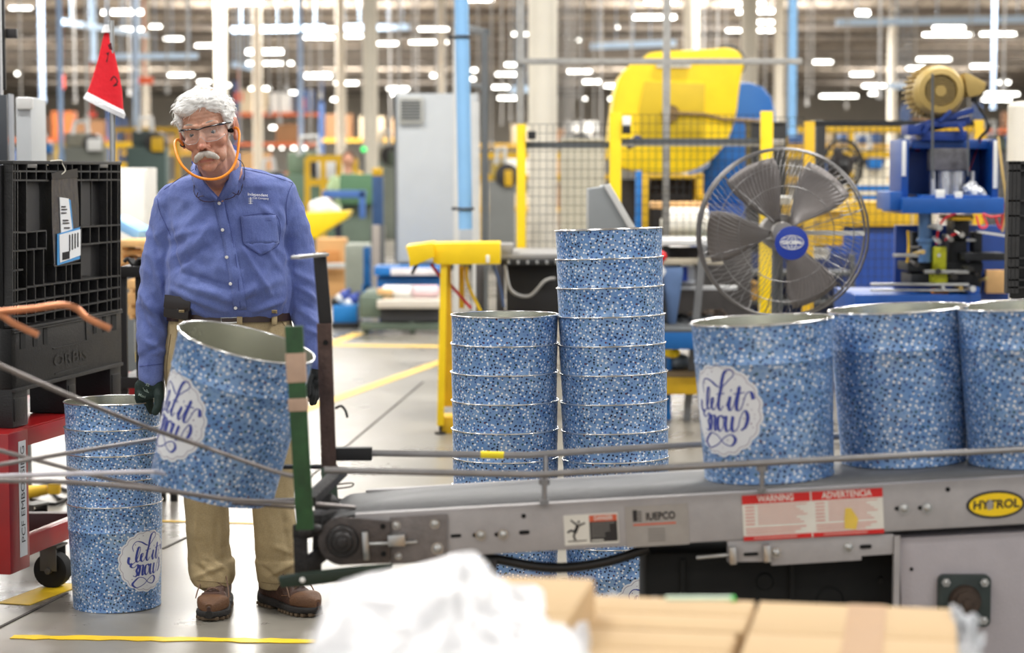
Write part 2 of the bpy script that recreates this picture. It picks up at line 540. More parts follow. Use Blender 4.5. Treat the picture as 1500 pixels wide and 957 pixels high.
# ---------------------------------------------------------------- popcorn tins
def tin_mat():
    m = bpy.data.materials.new('dotted_tinplate'); m.use_nodes = True
    nt = m.node_tree; b = nt.nodes['Principled BSDF']; L = nt.links.new
    tc = nt.nodes.new('ShaderNodeTexCoord')
    n = nt.nodes.new('ShaderNodeTexNoise'); n.inputs['Scale'].default_value = 14; n.inputs['Detail'].default_value = 2
    L(tc.outputs['UV'], n.inputs['Vector'])
    base = nt.nodes.new('ShaderNodeValToRGB')
    base.color_ramp.elements[0].position = 0.35; base.color_ramp.elements[0].color = rgb(104, 144, 196)
    base.color_ramp.elements[1].position = 0.7; base.color_ramp.elements[1].color = rgb(140, 172, 212)
    L(n.outputs['Fac'], base.inputs['Fac'])
    prev = base.outputs['Color']
    for (sc, off, thr, stops) in ((80, 0.0, 0.235, [(0, (238, 240, 244)), (.42, (22, 32, 72)), (.62, (60, 88, 158)), (.74, (14, 18, 40)), (.84, (42, 82, 78)), (.9, (86, 44, 66)), (.94, (110, 150, 205))]),
                                  (66, 3.7, 0.16, [(0, (232, 236, 244)), (.3, (78, 106, 160)), (.5, (30, 46, 98)), (.85, (104, 140, 196))])):
        mp = nt.nodes.new('ShaderNodeMapping'); mp.inputs['Location'].default_value = (off, off * .6, 0); mp.inputs['Rotation'].default_value = (0, 0, .35 + off)
        L(tc.outputs['UV'], mp.inputs['Vector'])
        v = nt.nodes.new('ShaderNodeTexVoronoi'); v.voronoi_dimensions = '2D'; v.inputs['Scale'].default_value = sc; v.inputs['Randomness'].default_value = 0.5
        L(mp.outputs['Vector'], v.inputs['Vector'])
        sep = nt.nodes.new('ShaderNodeSeparateColor'); L(v.outputs['Color'], sep.inputs['Color'])
        r = nt.nodes.new('ShaderNodeValToRGB'); cr = r.color_ramp; cr.interpolation = 'CONSTANT'
        cr.elements[0].position = 0; cr.elements[0].color = rgb(*stops[0][1])
        cr.elements[1].position = stops[1][0]; cr.elements[1].color = rgb(*stops[1][1])
        for p_, c_ in stops[2:]:
            e = cr.elements.new(p_); e.color = rgb(*c_)
        L(sep.outputs['Red'], r.inputs['Fac'])
        lt = nt.nodes.new('ShaderNodeMath'); lt.operation = 'LESS_THAN'; lt.inputs[1].default_value = thr
        L(v.outputs['Distance'], lt.inputs[0])
        mx = nt.nodes.new('ShaderNodeMixRGB'); L(lt.outputs[0], mx.inputs[0]); L(prev, mx.inputs[1]); L(r.outputs['Color'], mx.inputs[2])
        prev = mx.outputs[0]
    L(prev, b.inputs['Base Color'])
    b.inputs['Roughness'].default_value = 0.32; b.inputs['Metallic'].default_value = 0.25
    b.inputs['Specular IOR Level'].default_value = 0.6
    n3 = nt.nodes.new('ShaderNodeTexNoise'); n3.inputs['Scale'].default_value = 9; n3.inputs['Detail'].default_value = 2
    mp = nt.nodes.new('ShaderNodeMapping'); mp.inputs['Scale'].default_value = (1, 1, 3); L(tc.outputs['Object'], mp.inputs['Vector']); L(mp.outputs['Vector'], n3.inputs['Vector'])
    bp = nt.nodes.new('ShaderNodeBump'); bp.inputs['Strength'].default_value = 0.35; bp.inputs['Distance'].default_value = 0.006
    L(n3.outputs['Fac'], bp.inputs['Height']); L(bp.outputs['Normal'], b.inputs['Normal'])
    return m
TIN = tin_mat()
TININ = mat('bare_tinplate', (205, 205, 192), 0.25, 0.85, 0.08, 5)
RIMM = mat('rim_tinplate', (225, 225, 225), 0.22, 0.9, 0.05, 5)
BADGE = mat('badge_white', (226, 228, 232), 0.4, 0, 0.03, 10)
INK = mat('badge_blue_ink', (58, 72, 156), 0.45, 0, 0.08, 12)
INKL = mat('badge_fine_ink', (150, 140, 160), 0.5, 0, 0.05, 12)
TH = 0.345; TSTEP = 0.0832
def tr(z): return 0.1425 + 0.0125 * z / TH
LET = [  # let it / snow, pen strokes in badge units
 [(-.78,.22),(-.8,.02),(-.68,-.08),(-.5,.05),(-.38,.3),(-.34,.52),(-.4,.56),(-.46,.4),(-.5,.12),(-.44,.0),(-.34,.06),(-.22,.2),(-.2,.3),(-.28,.26),(-.3,.08),(-.22,.0),(-.12,.1),(.0,.4),(.08,.62)],
 [(.08,.62),(-.02,.3),(-.04,.08),(.03,.0),(.12,.12)],
 [(-.62,.42),(-.66,.62),(-.52,.78),(-.3,.74),(-.05,.6),(.12,.62),(.3,.78),(.42,.9),(.36,1.02),(.2,1.0),(.12,.86),(.06,.62)],
 [(.2,.1),(.32,.36),(.28,.1),(.33,.0),(.42,.12)], [(.35,.48),(.36,.54)],
 [(.42,.12),(.58,.62),(.5,.1),(.57,.0),(.66,.14),(.76,.42),(.88,.46),(.94,.28)],
 [(.42,.42),(.72,.46)], [(-.1,.4),(.16,.43)],
 [(-.66,-.02),(-.7,-.14),(-.58,-.2),(-.44,-.1),(-.4,-.2),(-.46,-.32),(-.42,-.46),(-.5,-.55),(-.6,-.5)],
 [(-.34,-.12),(-.32,-.3),(-.38,-.54)], [(-.37,-.4),(-.26,-.16),(-.18,-.18),(-.2,-.4),(-.18,-.53),(-.08,-.44)],
 [(.06,-.14),(-.06,-.2),(-.09,-.42),(-.01,-.54),(.09,-.42),(.1,-.24),(.04,-.14),(.14,-.2)],
 [(.2,-.14),(.17,-.4),(.22,-.54),(.34,-.42),(.4,-.14),(.36,-.4),(.41,-.54),(.54,-.42),(.6,-.2),(.72,-.0),(.8,-.16),(.74,-.4),(.62,-.5)],
 [(-.52,-.72),(-.6,-.84),(-.42,-.98),(-.1,-.88),(.12,-.7),(.34,-.62),(.46,-.74),(.34,-.9),(.1,-.84),(-.1,-.66),(-.34,-.6),(-.52,-.72)],
]
def badge_map(th0, off):
    def f(a, b, R=0.1, e=0):
        z = 0.163 + b * R
        r = tr(z) + off + e
        th = th0 + a * R / 0.149
        return Vector((r * sin(th), -r * cos(th), z))
    return f
def make_tin(badge=None, label=None, group=None):
    root = empty('popcorn_tin', (0, 0, 0), label, 'tin', group)
    m = MB()
    pr = [(tr(0) - .004, 0.0), (tr(0) + .001, .001), (tr(0) + .001, .004), (tr(.005), .007), (tr(.03), .03), (tr(.06), .06), (tr(.1), .1), (tr(.16), .16), (tr(.22), .22),
          (tr(.257), .257), (tr(.2605) + .0016, .2605), (tr(.2625) + .0018, .2625), (tr(.2655), .2655), (tr(.29), .29), (tr(.297) - .0003, .297), (tr(.304), .304), (tr(.311) + .0003, .311), (tr(.318), .318), (tr(.325) - .0003, .325), (tr(.332), .332), (tr(.345), .345)]
    m.lathe(pr, 80, uvR=.15, mi=0)
    m.lathe([(tr(.345), .345), (tr(.345) - .0008, .345), (tr(.2) - .0008, .2), (tr(.008) - .0008, .008), (0.0001, .008)], 80, mi=1)
    m.lathe([(tr(0) - .004, 0), (tr(0) - .005, .005), (.0001, .005)], 80, mi=1)
    body = m.build('tin_body', [TIN, TININ], root, local=True, fixn=False, ang=60)
    m = MB()
    m.tube([((tr(TH) + .0012) * cos(2 * pi * k / 80), (tr(TH) + .0012) * sin(2 * pi * k / 80), TH + .0005) for k in range(80)], .0024, 8, closed=True)
    m.build('rim', RIMM, root, local=True)
    if badge is not None:
        th0 = radians(badge)
        f = badge_map(th0, .0011); g = badge_map(th0, .0002)
        m = MB(); K = 200; N = 8
        ring = []
        for k in range(K):
            a = 2 * pi * k / K
            r = 1.0 + .055 * abs(sin(a * 9)) - .02
            ring.append((r * cos(a), r * sin(a)))
        vs = [f(0, 0)]; fs = []
        for j in range(1, N + 1):
            for (a, b) in ring: vs.append(f(a * j / N, b * j / N))
        for k in range(K): fs.append((0, 1 + k, 1 + (k + 1) % K))
        for j in range(N - 1):
            for k in range(K):
                q = 1 + j * K
                fs.append((q + k, q + K + k, q + K + (k + 1) % K, q + (k + 1) % K))
        b0 = len(vs)
        for (a, b) in ring: vs.append(g(a, b))
        q = 1 + (N - 1) * K
        for k in range(K): fs.append((q + k, b0 + k, b0 + (k + 1) % K, q + (k + 1) % K))
        m.add(vs, fs)
        bd = m.build('badge', BADGE, root, local=True, label='white scalloped badge')
        m = MB()
        for st in LET:
            c = catmull([(a, b, 0) for a, b in st], 7)
            c = [Vector((q.x + q.y * .06, q.y, 0)) * .86 for q in c]
            for i in range(len(c) - 1):
                d = c[i + 1] - c[i]
                if d.length < 1e-6: continue
                def wd(dd): return .012 + .03 * max(0, -dd.normalized().y) ** 1.5
                def nn(i):
                    t = c[min(i + 1, len(c) - 1)] - c[max(i - 1, 0)]
                    return Vector((-t.y, t.x, 0)).normalized(), wd(t if t.length > 1e-6 else Vector((0, 1, 0)))
                n0, w0 = nn(i); n1, w1 = nn(i + 1)
                pts = [c[i] + n0 * w0, c[i] - n0 * w0, c[i + 1] - n1 * w1, c[i + 1] + n1 * w1]
                m.add([f(p.x, p.y, e=.0006) for p in pts], [(0, 1, 2, 3)])
        m.build('lettering', INK, bd, local=True, fixn=False, label='blue script reading let it snow')
        m = MB()
        for k in range(K):
            p = [Vector((ring[k][0], ring[k][1], 0)), Vector((ring[(k + 1) % K][0], ring[(k + 1) % K][1], 0))]
            m.add([f(p[0].x * .93, p[0].y * .93, e=.0005), f(p[0].x * .945, p[0].y * .945, e=.0005), f(p[1].x * .945, p[1].y * .945, e=.0005), f(p[1].x * .93, p[1].y * .93, e=.0005)], [(0, 1, 2, 3)])
        rnd = random.Random(5)
        for k in range(26):
            a = rnd.random() * 6.28; r = .55 + rnd.random() * .33; s_ = .01 + rnd.random() * .012
            ca, cb = r * cos(a), r * sin(a)
            m.add([f(ca + s_ * cos(t * pi / 4), cb + s_ * sin(t * pi / 4), e=.0005) for t in range(8)], [tuple(range(8))])
        m.build('badge_outline', INKL, bd, local=True, fixn=False)
    return root
ORD = ['topmost', 'second', 'third', 'fourth', 'fifth', 'sixth', 'seventh', 'eighth', 'ninth', 'tenth', 'eleventh', 'lowest']
plain = make_tin(None)
badged = make_tin(0.0)
USED = {'p': 0, 'b': 0}
def tin(b=False):
    key = 'b' if b else 'p'; src = badged if b else plain
    USED[key] += 1
    return src if USED[key] == 1 else copy_tree(src)
def stack(base, n, lean, name, group, rotb, badge_bottom=True, jit=0.0015, twist=0.0):
    axis = Vector((lean[0], lean[1], 1)).normalized()
    q = Vector((0, 0, 1)).rotation_difference(axis)
    rnd = random.Random(n)
    for i in range(n):
        o = tin(i == 0 and badge_bottom)
        j = Vector((rnd.uniform(-jit, jit), rnd.uniform(-jit, jit), 0)) if i else Vector((0, 0, 0))
        o.location = Vector(base) + axis * (i * TSTEP + .0005) + j
        z = rotb if i == 0 else rnd.uniform(-3, 3)
        R = q.to_matrix() @ Matrix.Rotation(z, 3, 'Z')
        o.rotation_euler = R.to_euler()
        top = n - 1 - i
        w_ = 'lowest' if i == 0 else ORD[top]
        if i == 0: lb = 'blue dotted tin standing on the floor, lowest of the %s' % name
        elif top == 0: lb = 'blue dotted open tin, topmost of the %s' % name
        else: lb = 'blue dotted tin, %s from the top of the %s' % (w_, name)
        tag(o, lb, 'tin', group)
stack((P(168, 600, 6.9).x, 6.9, 0), 5, (-.012, 0), 'stack under the man\'s hand', 'tins nested in the stack by the red cart', radians(52))
stack((P(741, 600, 6.15).x, 6.15, 0), 9, (-.004, .004), 'shorter centre stack', 'tins nested in the lower centre stack', radians(-120))
stack((P(911, 900, 6.12).x, 6.12, 0), 12, (-.032, .022), 'tall centre stack', 'tins nested in the tall centre stack', radians(28), twist=0)

# ---------------------------------------------------------------- belt conveyor
CY = 4.46
CA = P(850, 735, CY); CB = P(1500, 698, CY)
cdir = (CB - CA).normalized(); cang = atan2(cdir.z, cdir.x)
cup = Vector((-cdir.z, 0, cdir.x))
def C(px, py, Y=CY): return P(px, py, Y)
def CL(s_, d, up): # along conveyor from CA, depth, up
    return CA + cdir * s_ + Vector((0, d, 0)) + cup * up
def Cs(px, py, dy=0):
    "conveyor face coordinates (s, up) from a pixel on the near face"
    p = P(px, py, CY + dy) - CA
    return p.dot(cdir), p.dot(cup)
conv = empty('belt_conveyor', CL(.1, .18, -.74), 'long grey powered belt conveyor sloping up to the right under the dotted tins', 'conveyor')
FH = .1
s0 = Cs(520, 755)[0]; s1 = Cs(1640, 690)[0]
BW = .36
Rc = Matrix((cdir, Vector((0, 1, 0)), cup)).transposed()
m = MB()
for d in (0, BW):
    sg = 1 if d == 0 else -1
    m.box(CL((s0 + s1) / 2, d + sg * .0, -FH / 2), (s1 - s0, .004, FH), Rc)
    m.box(CL((s0 + s1) / 2, d + sg * .012, -.002), (s1 - s0, .026, .004), Rc)
    m.box(CL((s0 + s1) / 2, d + sg * .012, -FH), (s1 - s0, .026, .004), Rc)
for s_ in (s0 + .3, 0, .5, 1.0): m.box(CL(s_, BW / 2, -FH + .012), (.04, BW - .01, .02), Rc)
m.build('side_frame', CONV, conv, bevel=.0008)
# belt loop round the tail roller
BELT = mat('belt_grey', (106, 106, 107), 0.55, 0, 0.14, 26, 0.15, 300)
tail = Vector(C(505, 790)); ts, tu = Cs(505, 790)
m = MB()
prof = []
R_ = .047
uppts = [CL(s1, 0, .002), CL(0, 0, .002), CL(s0 + .12, 0, .001)]
# path in (s,u)
path = [(s1, .003), (0, .003), (s0 + .13, .002)]
for k in range(0, 15):
    a = pi * .5 + pi * k / 14
    path.append((ts + R_ * cos(a), tu + R_ * sin(a)))
path += [(s0 + .13, -.085), (s1, -.085)]
y0, y1 = .028, BW - .028
vs = []; fs = []
for (a, b) in path:
    vs.append(CL(a, y0, b)); vs.append(CL(a, y1, b))
for i in range(len(path) - 1): fs.append((2 * i, 2 * i + 1, 2 * i + 3, 2 * i + 2))
vs2 = []
for (a, b), (c, d) in zip(path, path[1:] + [path[-1]]):
    pass
m.add(vs, fs)
o = m.build('belt', BELT, conv)
sm = o.modifiers.new('t', 'SOLIDIFY'); sm.thickness = .004; sm.offset = -1
m = MB(); m.cyl(CL(ts, .02, tu), CL(ts, BW - .02, tu), R_ - .006, n=32); m.cyl(CL(ts, -.03, tu), CL(ts, BW + .03, tu), .014, n=20)
m.build('tail_roller', DSTEEL, conv)
# take-up plates
PL = mat('takeup_plate', (122, 116, 114), 0.5, 0.3, 0.25, 22, 0.2, 140)
m = MB()
a0 = Cs(572, 757); a1 = Cs(655, 752); a2 = Cs(655, 822); a3 = Cs(572, 826)
m.prism([a0, a1, a2, a3], lambda a, b: CL(a, -.009, b), lambda a, b: CL(a, -.003, b))
m.build('takeup_plate', PL, conv, bevel=.001)
m = MB()
pts = [(572, 762), (572, 822), (505, 824)]
poly = [Cs(*q) for q in [(572, 762), (572, 823), (520, 825)]]
cx_, cu_ = Cs(503, 791)
Rr = .052
for k in range(0, 13):
    a = -pi * .55 - pi * .95 * k / 12
    poly.append((cx_ + Rr * cos(a), cu_ + Rr * sin(a)))
m.prism(poly, lambda a, b: CL(a, -.02, b), lambda a, b: CL(a, -.010, b))
m.build('bearing_plate', mat('greasy_plate', (82, 76, 74), .4, .5, .35, 24, .2, 150), conv, bevel=.0015)
m = MB()
m.cyl(CL(cx_, -.02, cu_), CL(cx_, -.03, cu_), .036, .032, 28)
m.cyl(CL(cx_, -.03, cu_), CL(cx_, -.04, cu_), .024, .02, 24); m.cyl(CL(cx_, -.04, cu_), CL(cx_, -.047, cu_), .012, .010, 20)
m.build('bearing', DSTEEL, conv, bevel=.001)
m = MB()
q0 = Cs(537, 795); q1 = Cs(612, 792)
m.cyl(CL(q0[0], -.02, q0[1]), CL(q1[0], -.02, q1[1]), .004, n=12)
c = Cs(582, 789); m.box(CL(c[0], -.022, c[1]), (.036, .022, .024), Rc)
c = Cs(537, 797); m.box(CL(c[0], -.02, c[1]), (.012, .02, .06), Rc)
m.build('takeup_screw', STEEL, conv, bevel=.0012)
def bolt(px, py, r=.007, dy=-.004, par=conv, Y=CY, mt=STEEL):
    s_, u_ = Cs(px, py)
    m = MB(); 
    m.cyl(CL(s_, dy + .002, u_), CL(s_, dy - .001, u_), r * 1.3, n=18)
    m.ell(CL(s_, dy - .001, u_), (r, r * .6, r), nu=14, nv=8)
    m.build('bolt', mt, par)
for px, py, r, dy in ((581, 769, .007, -.009), (637, 767, .008, -.009), (584, 814, .006, -.009), (641, 803, .010, -.009), (704, 784, .0085, -.004), (737, 783, .0085, -.004), (1324, 745, .009, -.004), (1358, 744, .009, -.004)):
    bolt(px, py, r, dy)
HOLE = mat('hole_black', (12, 12, 12), .9, 0, 0)
def slot(px, py, wpx, hpx, par=conv, e=-.0032):
    s_, u_ = Cs(px, py); w2 = wpx * CY / F / 2; h2 = hpx * CY / F / 2
    m = MB(); poly = []
    for k in range(9):
        a = -pi / 2 + pi * k / 8; poly.append((s_ + max(w2 - h2, 0) + h2 * cos(a), u_ + h2 * sin(a)))
    for k in range(9):
        a = pi / 2 + pi * k / 8; poly.append((s_ - max(w2 - h2, 0) + h2 * cos(a), u_ + h2 * sin(a)))
    m.prism(poly, lambda a, b: CL(a, e, b), lambda a, b: CL(a, e + .0015, b))
    m.build('slot', HOLE, par)
for q in ((767, 756, 7, 7), (768, 780, 16, 6), (668, 785, 16, 5), (1388, 717, 7, 7), (1314, 745, 8, 6), (1348, 744, 8, 6), (696, 784, 8, 6), (728, 783, 8, 6), (970, 744, 6, 6)): slot(*q)
slot(562, 769, 8, 8, e=-.0225); slot(563, 809, 8, 8, e=-.0225)
# guide rods
def rod(name, pts, r, mt=ZINC, par=conv, n=14):
    m = MB(); m.tube(pts, r, n); return m.build(name, mt, par)
rod('guide_rod', [P(475, 689, 4.43), P(780, 695.5, 4.43), P(800, 695, 4.43), P(830, 693, 4.43), P(1640, 651, 4.43)], .0072)
FY = 4.86
rod('guide_rod', [P(545, 664, FY), P(740, 667, FY), P(775, 667, FY), P(860, 661, FY), P(1160, 643, FY), P(1640, 617, FY)], .0078)
m = MB(); m.bar(P(486, 665, FY), P(545, 665, FY), .028, .03); m.build('rod_sleeve', BLACK, conv, bevel=.002)
m = MB(); m.cyl(P(704, 666.2, FY), P(738, 667.2, FY), .0085, n=14); m.build('rod_sticker', mat('sticker_yellow', (240, 215, 30), .5), conv, label='yellow sticker wrapped on the rear rod')
def post(px, ytop, d, Y):
    m = MB(); a = P(px, ytop, Y); s_ = (a - CA).dot(cdir)
    b = CL(s_, d, 0)
    a2 = Vector((b.x, b.y, a.z))
    m.cyl(b, a2 + Vector((0, 0, .0)), .0055, n=12); m.cyl(b, b + Vector((0, 0, .01)), .011, n=6); m.cyl(a2 - Vector((0, 0, .016)), a2 - Vector((0, 0, .004)), .012, n=10)
    m.build('rod_post', ZINC, conv)
post(795, 698, -.012, CY); post(1113, 678, -.012, CY)
m = MB()
a = CL(-.07, BW + .02, -.05); m.cyl(a, (a.x, FY, P(830, 663, FY).z), .006, n=12); m.build('rod_post', ZINC, conv)
# stickers
def stick(px0, py0, px1, py1, e=-.0035):
    A = Cs(px0, py0); B = Cs(px1, py1)
    def f(a, b, e2=0): # a,b in 0..1, b up
        return CL(A[0] + (B[0] - A[0]) * a, e - e2, B[1] + (A[1] - B[1]) * b)
    return f, abs(B[0] - A[0]), abs(A[1] - B[1])
def rect(m, f, a0, b0, a1, b1, e, mi=0):
    m.add([f(a0, b0, e), f(a1, b0, e), f(a1, b1, e), f(a0, b1, e)], [(0, 1, 2, 3)], mi)
SW = mat('sticker_white', (222, 218, 208), .5, 0, .05, 20); SR = mat('sticker_red', (205, 30, 28), .5, 0, .06, 20); SB = mat('sticker_black', (32, 30, 32), .5, 0, .1, 20)
SO = mat('sticker_orange', (205, 92, 62), .5, 0, .1, 20); SPK = mat('sticker_small_print', (214, 150, 140), .6, 0, .1, 30); SG = mat('sticker_grey', (120, 116, 112), .6, 0, .1, 30)
SGB = mat('plate_aluminium', (160, 155, 150), .5, .2, .08, 20); SYC = mat('mark_yellow', (226, 192, 80), .6, 0, .1, 20)
# danger sticker
f, W_, H_ = stick(825, 755, 907, 795)
m = MB(); rect(m, f, 0, 0, 1, 1, 0, 0); rect(m, f, .47, .07, .98, .95, .0006, 2); rect(m, f, .47, .74, .98, .95, .0009, 3)
for k in range(6): rect(m, f, .5, .66 - k * .085, .93 - (.03 * (k * 2 % 3)) - .03 * k, .70 - k * .085, .0009, 4)
rect(m, f, .5, .11, .72, .15, .0009, 0)
text_on(m, 'DANGER', 1, lambda a, b: f(.73 + a * .085, .845 + b * .19, .0013), 0, bold=.02)
def seg(m, a, b, w, mi):
    ax, ay = a; bx, by = b; dx, dy = (bx - ax) * W_, (by - ay) * H_; L_ = sqrt(dx * dx + dy * dy); nx, ny = -dy / L_ * w, dx / L_ * w
    m.add([f(ax + nx / W_, ay + ny / H_, .0009), f(bx + nx / W_, by + ny / H_, .0009), f(bx - nx / W_, by - ny / H_, .0009), f(ax - nx / W_, ay - ny / H_, .0009)], [(0, 1, 2, 3)], mi)
for a, b, w in (((.26, .66), (.2, .42), .0035), ((.2, .42), (.17, .3), .0022), ((.17, .3), (.2, .17), .002), ((.2, .44), (.12, .5), .0022), ((.12, .5), (.06, .42), .002), ((.25, .66), (.18, .75), .0018), ((.18, .75), (.13, .84), .0016), ((.27, .64), (.34, .68), .0018), ((.34, .68), (.39, .72), .0016), ((.06, .14), (.41, .14), .001)):
    seg(m, a, b, w, 2)
m.add([f(.275 + .022 * cos(t), .76 + .045 * sin(t), .0009) for t in [k * pi / 5 for k in range(10)]], [tuple(range(10))], 2)
m.build('danger_sticker', [SW, SR, SB, SO, SG], conv, smooth=False, fixn=False, label='slip danger sticker with falling figure')
# maker plate
f, W_, H_ = stick(915, 742, 1010, 797)
m = MB(); rect(m, f, 0, 0, 1, 1, 0, 0)
rect(m, f, .12, .52, .8, .56, .0006, 1)
rect(m, f, .12, .62, .19, .9, .0006, 2)
for k in range(4): rect(m, f, .2, .62 + .07 * k, .26, .65 + .07 * k, .0006, 2)
text_on(m, 'IUEPCO', 1, lambda a, b: f(.56 + a * .135, .72 + b * .25, .001), 2, bold=.03)
for k in range(5): rect(m, f, .35, .40 - .07 * k, .62, .43 - .07 * k, .0006, 3)
m.build('maker_plate', [SGB, SO, SB, SG], conv, smooth=False, fixn=False, label='worn maker plate with dark lettering')
# warning sticker
f, W_, H_ = stick(1086, 726, 1295, 781)
m = MB(); rect(m, f, 0, 0, 1, 1, 0, 0)
rect(m, f, 0, .8, .485, 1, .0006, 1); rect(m, f, .495, .8, 1, 1, .0006, 1)
rect(m, f, 0, 0, .485, .1, .0006, 1); rect(m, f, .495, 0, 1, .1, .0006, 1)
text_on(m, 'WARNING', 1, lambda a, b: f(.24 + a * .053, .9 + b * .2, .001), 0, bold=.02)
text_on(m, 'ADVERTENCIA', 1, lambda a, b: f(.745 + a * .053, .9 + b * .2, .001), 0, bold=.02)
for h in (0, .5):
    for k in range(6): rect(m, f, h + .02, .72 - k * .075, h + .085, .75 - k * .075, .0006, 2)
    for k in range(8): rect(m, f, h + .11, .74 - k * .056, h + .46 - .05 * ((k * 7) % 4) / 2, .76 - k * .056, .0006, 2)
    for k in range(3): rect(m, f, h + .02, .25 - k * .055, h + .45 - .04 * k, .275 - k * .055, .0006, 2)
    rect(m, f, h + .07, .035, h + .38, .065, .0009, 2)
m.add([f(.72, .15, .0012), f(.8, .12, .0012), f(.82, .35, .0012), f(.79, .5, .0012), f(.77, .6, .0012), f(.73, .6, .0012), f(.72, .35, .0012)], [tuple(range(7))], 3)
m.build('warning_sticker', [SW, SR, SPK, SYC], conv, smooth=False, fixn=False, label='red and white warning sticker in two languages')
# oval badge
f, W_, H_ = stick(1414, 721, 1502, 757)
m = MB()
def oval(a_, b_, e, mi): m.add([f(.5 + a_ * cos(t), .5 + b_ * sin(t), e) for t in [2 * pi * k / 40 for k in range(40)]], [tuple(range(40))], mi)
oval(.5, .5, 0, 0); oval(.45, .41, .0006, 1)
text_on(m, 'HYTROL', 1, lambda a, b: f(.5 + a * .205, .5 + b * .42 , .0012), 0, bold=.035, shear=.1)
m.add([f(.36, .32, .0016), f(.44, .36, .0016), f(.46, .6, .0016), f(.4, .7, .0016), f(.34, .55, .0016)], [tuple(range(5))], 2)
m.build('maker_badge', [SB, YEL, SGB], conv, smooth=False, fixn=False, label='black and yellow oval badge')
# under-slung take-up bracket
m = MB()
a = [Cs(*q) for q in ((1066, 793), (1309, 783), (1309, 812), (1262, 815), (1262, 821), (1130, 829), (1130, 823), (1066, 824))]
m.prism(a, lambda a, b: CL(a, .0, b), lambda a, b: CL(a, .02, b))
m.build('slide_bracket', CONV, conv, bevel=.001)
m = MB()
q0, q1 = Cs(1020, 817), Cs(1075, 812); m.cyl(CL(q0[0], -.004, q0[1]), CL(q1[0], -.004, q1[1]), .0045, n=10)
for px, py in ((1072, 812), (1122, 809)): c = Cs(px, py); m.box(CL(c[0], -.01, c[1]), (.014, .03, .036), Rc)
m.build('slide_screw', STEEL, conv, bevel=.001)
bolt(1137, 810, .009, -.001); bolt(1243, 802, .009, -.001); slot(1268, 801, 18, 6, e=-.002); slot(1100, 812, 22, 5, e=-.002)
# drive leg housing
m = MB()
a = [P(1316, 789, CY + .012), P(1640, 772, CY + .012), P(1640, 1900, CY + .012), P(1325, 1900, CY + .012)]
poly = [(p.x, p.z) for p in a]
m.prism([(x, max(z, .0)) for x, z in poly], lambda x, z: Vector((x, CY + .012, z)), lambda x, z: Vector((x, CY + BW - .01, z)))
m.build('leg_housing', mat('housing_grey', (172, 166, 170), .5, .1, .06, 12, .1, 200), conv, bevel=.002)
m = MB()
a = P(1311, 785, CY); m.box((a.x + .004, CY + .004, a.z / 2 - .0), (.012, .02, a.z)); m.build('leg_flange', CONV, conv)
def flange():
    o = P(1412, 880, CY); r = Rc; c0 = Vector((o.x, CY + .004, o.z))
    m = MB(); poly = []
    for sx, sz in ((1, 1), (-1, 1), (-1, -1), (1, -1)):
        for k in range(5):
            a = atan2(sz, sx) - pi / 4 + pi / 2 * k / 4
            poly.append((sx * .043 + .013 * cos(a), sz * .043 + .013 * sin(a)))
    fm = lambda y: (lambda a, b: c0 + Vector((a, y, b)))
    m.prism(poly, fm(-.012), fm(.006)); m.build('flange_plate', mat('bearing_green', (48, 58, 56), .5, .2, .3, 25), conv, bevel=.002)
    m = MB(); m.cyl(c0 + Vector((0, -.012, 0)), c0 + Vector((0, -.03, 0)), .036, .03, 28); m.cyl(c0 + Vector((0, -.03, 0)), c0 + Vector((0, -.04, 0)), .027, .025, 24); m.cyl(c0 + Vector((0, -.04, 0)), c0 + Vector((0, -.046, 0)), .012, .01, 20)
    m.build('flange_bearing', mat('rusty_hub', (70, 58, 50), .6, .4, .4, 30), conv, bevel=.001)
    for sx, sz in ((1, 1), (-1, 1), (-1, -1), (1, -1)):
        m = MB(); c = c0 + Vector((sx * .041, -.012, sz * .041)); m.cyl(c, c + Vector((0, -.006, 0)), .0095, n=6); m.ell(c + Vector((0, -.006, 0)), (.006, .004, .006)); m.build('bolt', STEEL, conv)
flange()
def fbolt(px, py):
    c = P(px, py, CY + .012); m = MB(); m.cyl(c, c + Vector((0, -.002, 0)), .004, n=12); m.build('slot', HOLE, conv)
fbolt(1335, 834)
# motor guard
m = MB()
a = [P(944, 806, 4.6), P(1318, 800, 4.6), P(1318, 1050, 4.6), P(944, 1050, 4.6)]
m.prism([(p.x, p.z) for p in a], lambda x, z: Vector((x, 4.56, z)), lambda x, z: Vector((x, 4.8, z)))
DG = mat('drive_guard', (7, 9, 8), .8, 0, .25, 12)
gd = m.build('drive_guard', DG, conv, bevel=.008)
m = MB()
for px, py, r in ((1120, 852, .02), (1215, 880, .032), (1290, 850, .008)):
    m = MB(); c = P(px, py, 4.56); m.cyl(c, c + Vector((0, -.006, 0)), r, r * .8, 24); m.build('guard_plug', DG, conv)
for px in (1000, 1160): m = MB(); m.bar(P(px, 820, 4.555), P(px, 960, 4.555), .012, .01); m.build('guard_seam', DG, conv)
for px, w_ in ((700, .03), (723, .014)):
    m = MB(); c = P(px, 818, 4.5); m.box((c.x, c.y, c.z / 2), (w_, .035, c.z)); m.build('support_leg', DSTEEL, conv, bevel=.002)
m = MB(); pts = [P(a, b, 4.5) for a, b in ((705, 820), (730, 820), (770, 828), (810, 832), (850, 830), (890, 823), (920, 814), (950, 803))]
m.tube(catmull(pts, 6), .011, 14)
tag(m.build('hose', CABLE), 'black rubber hose sagging under the conveyor frame', 'hose')

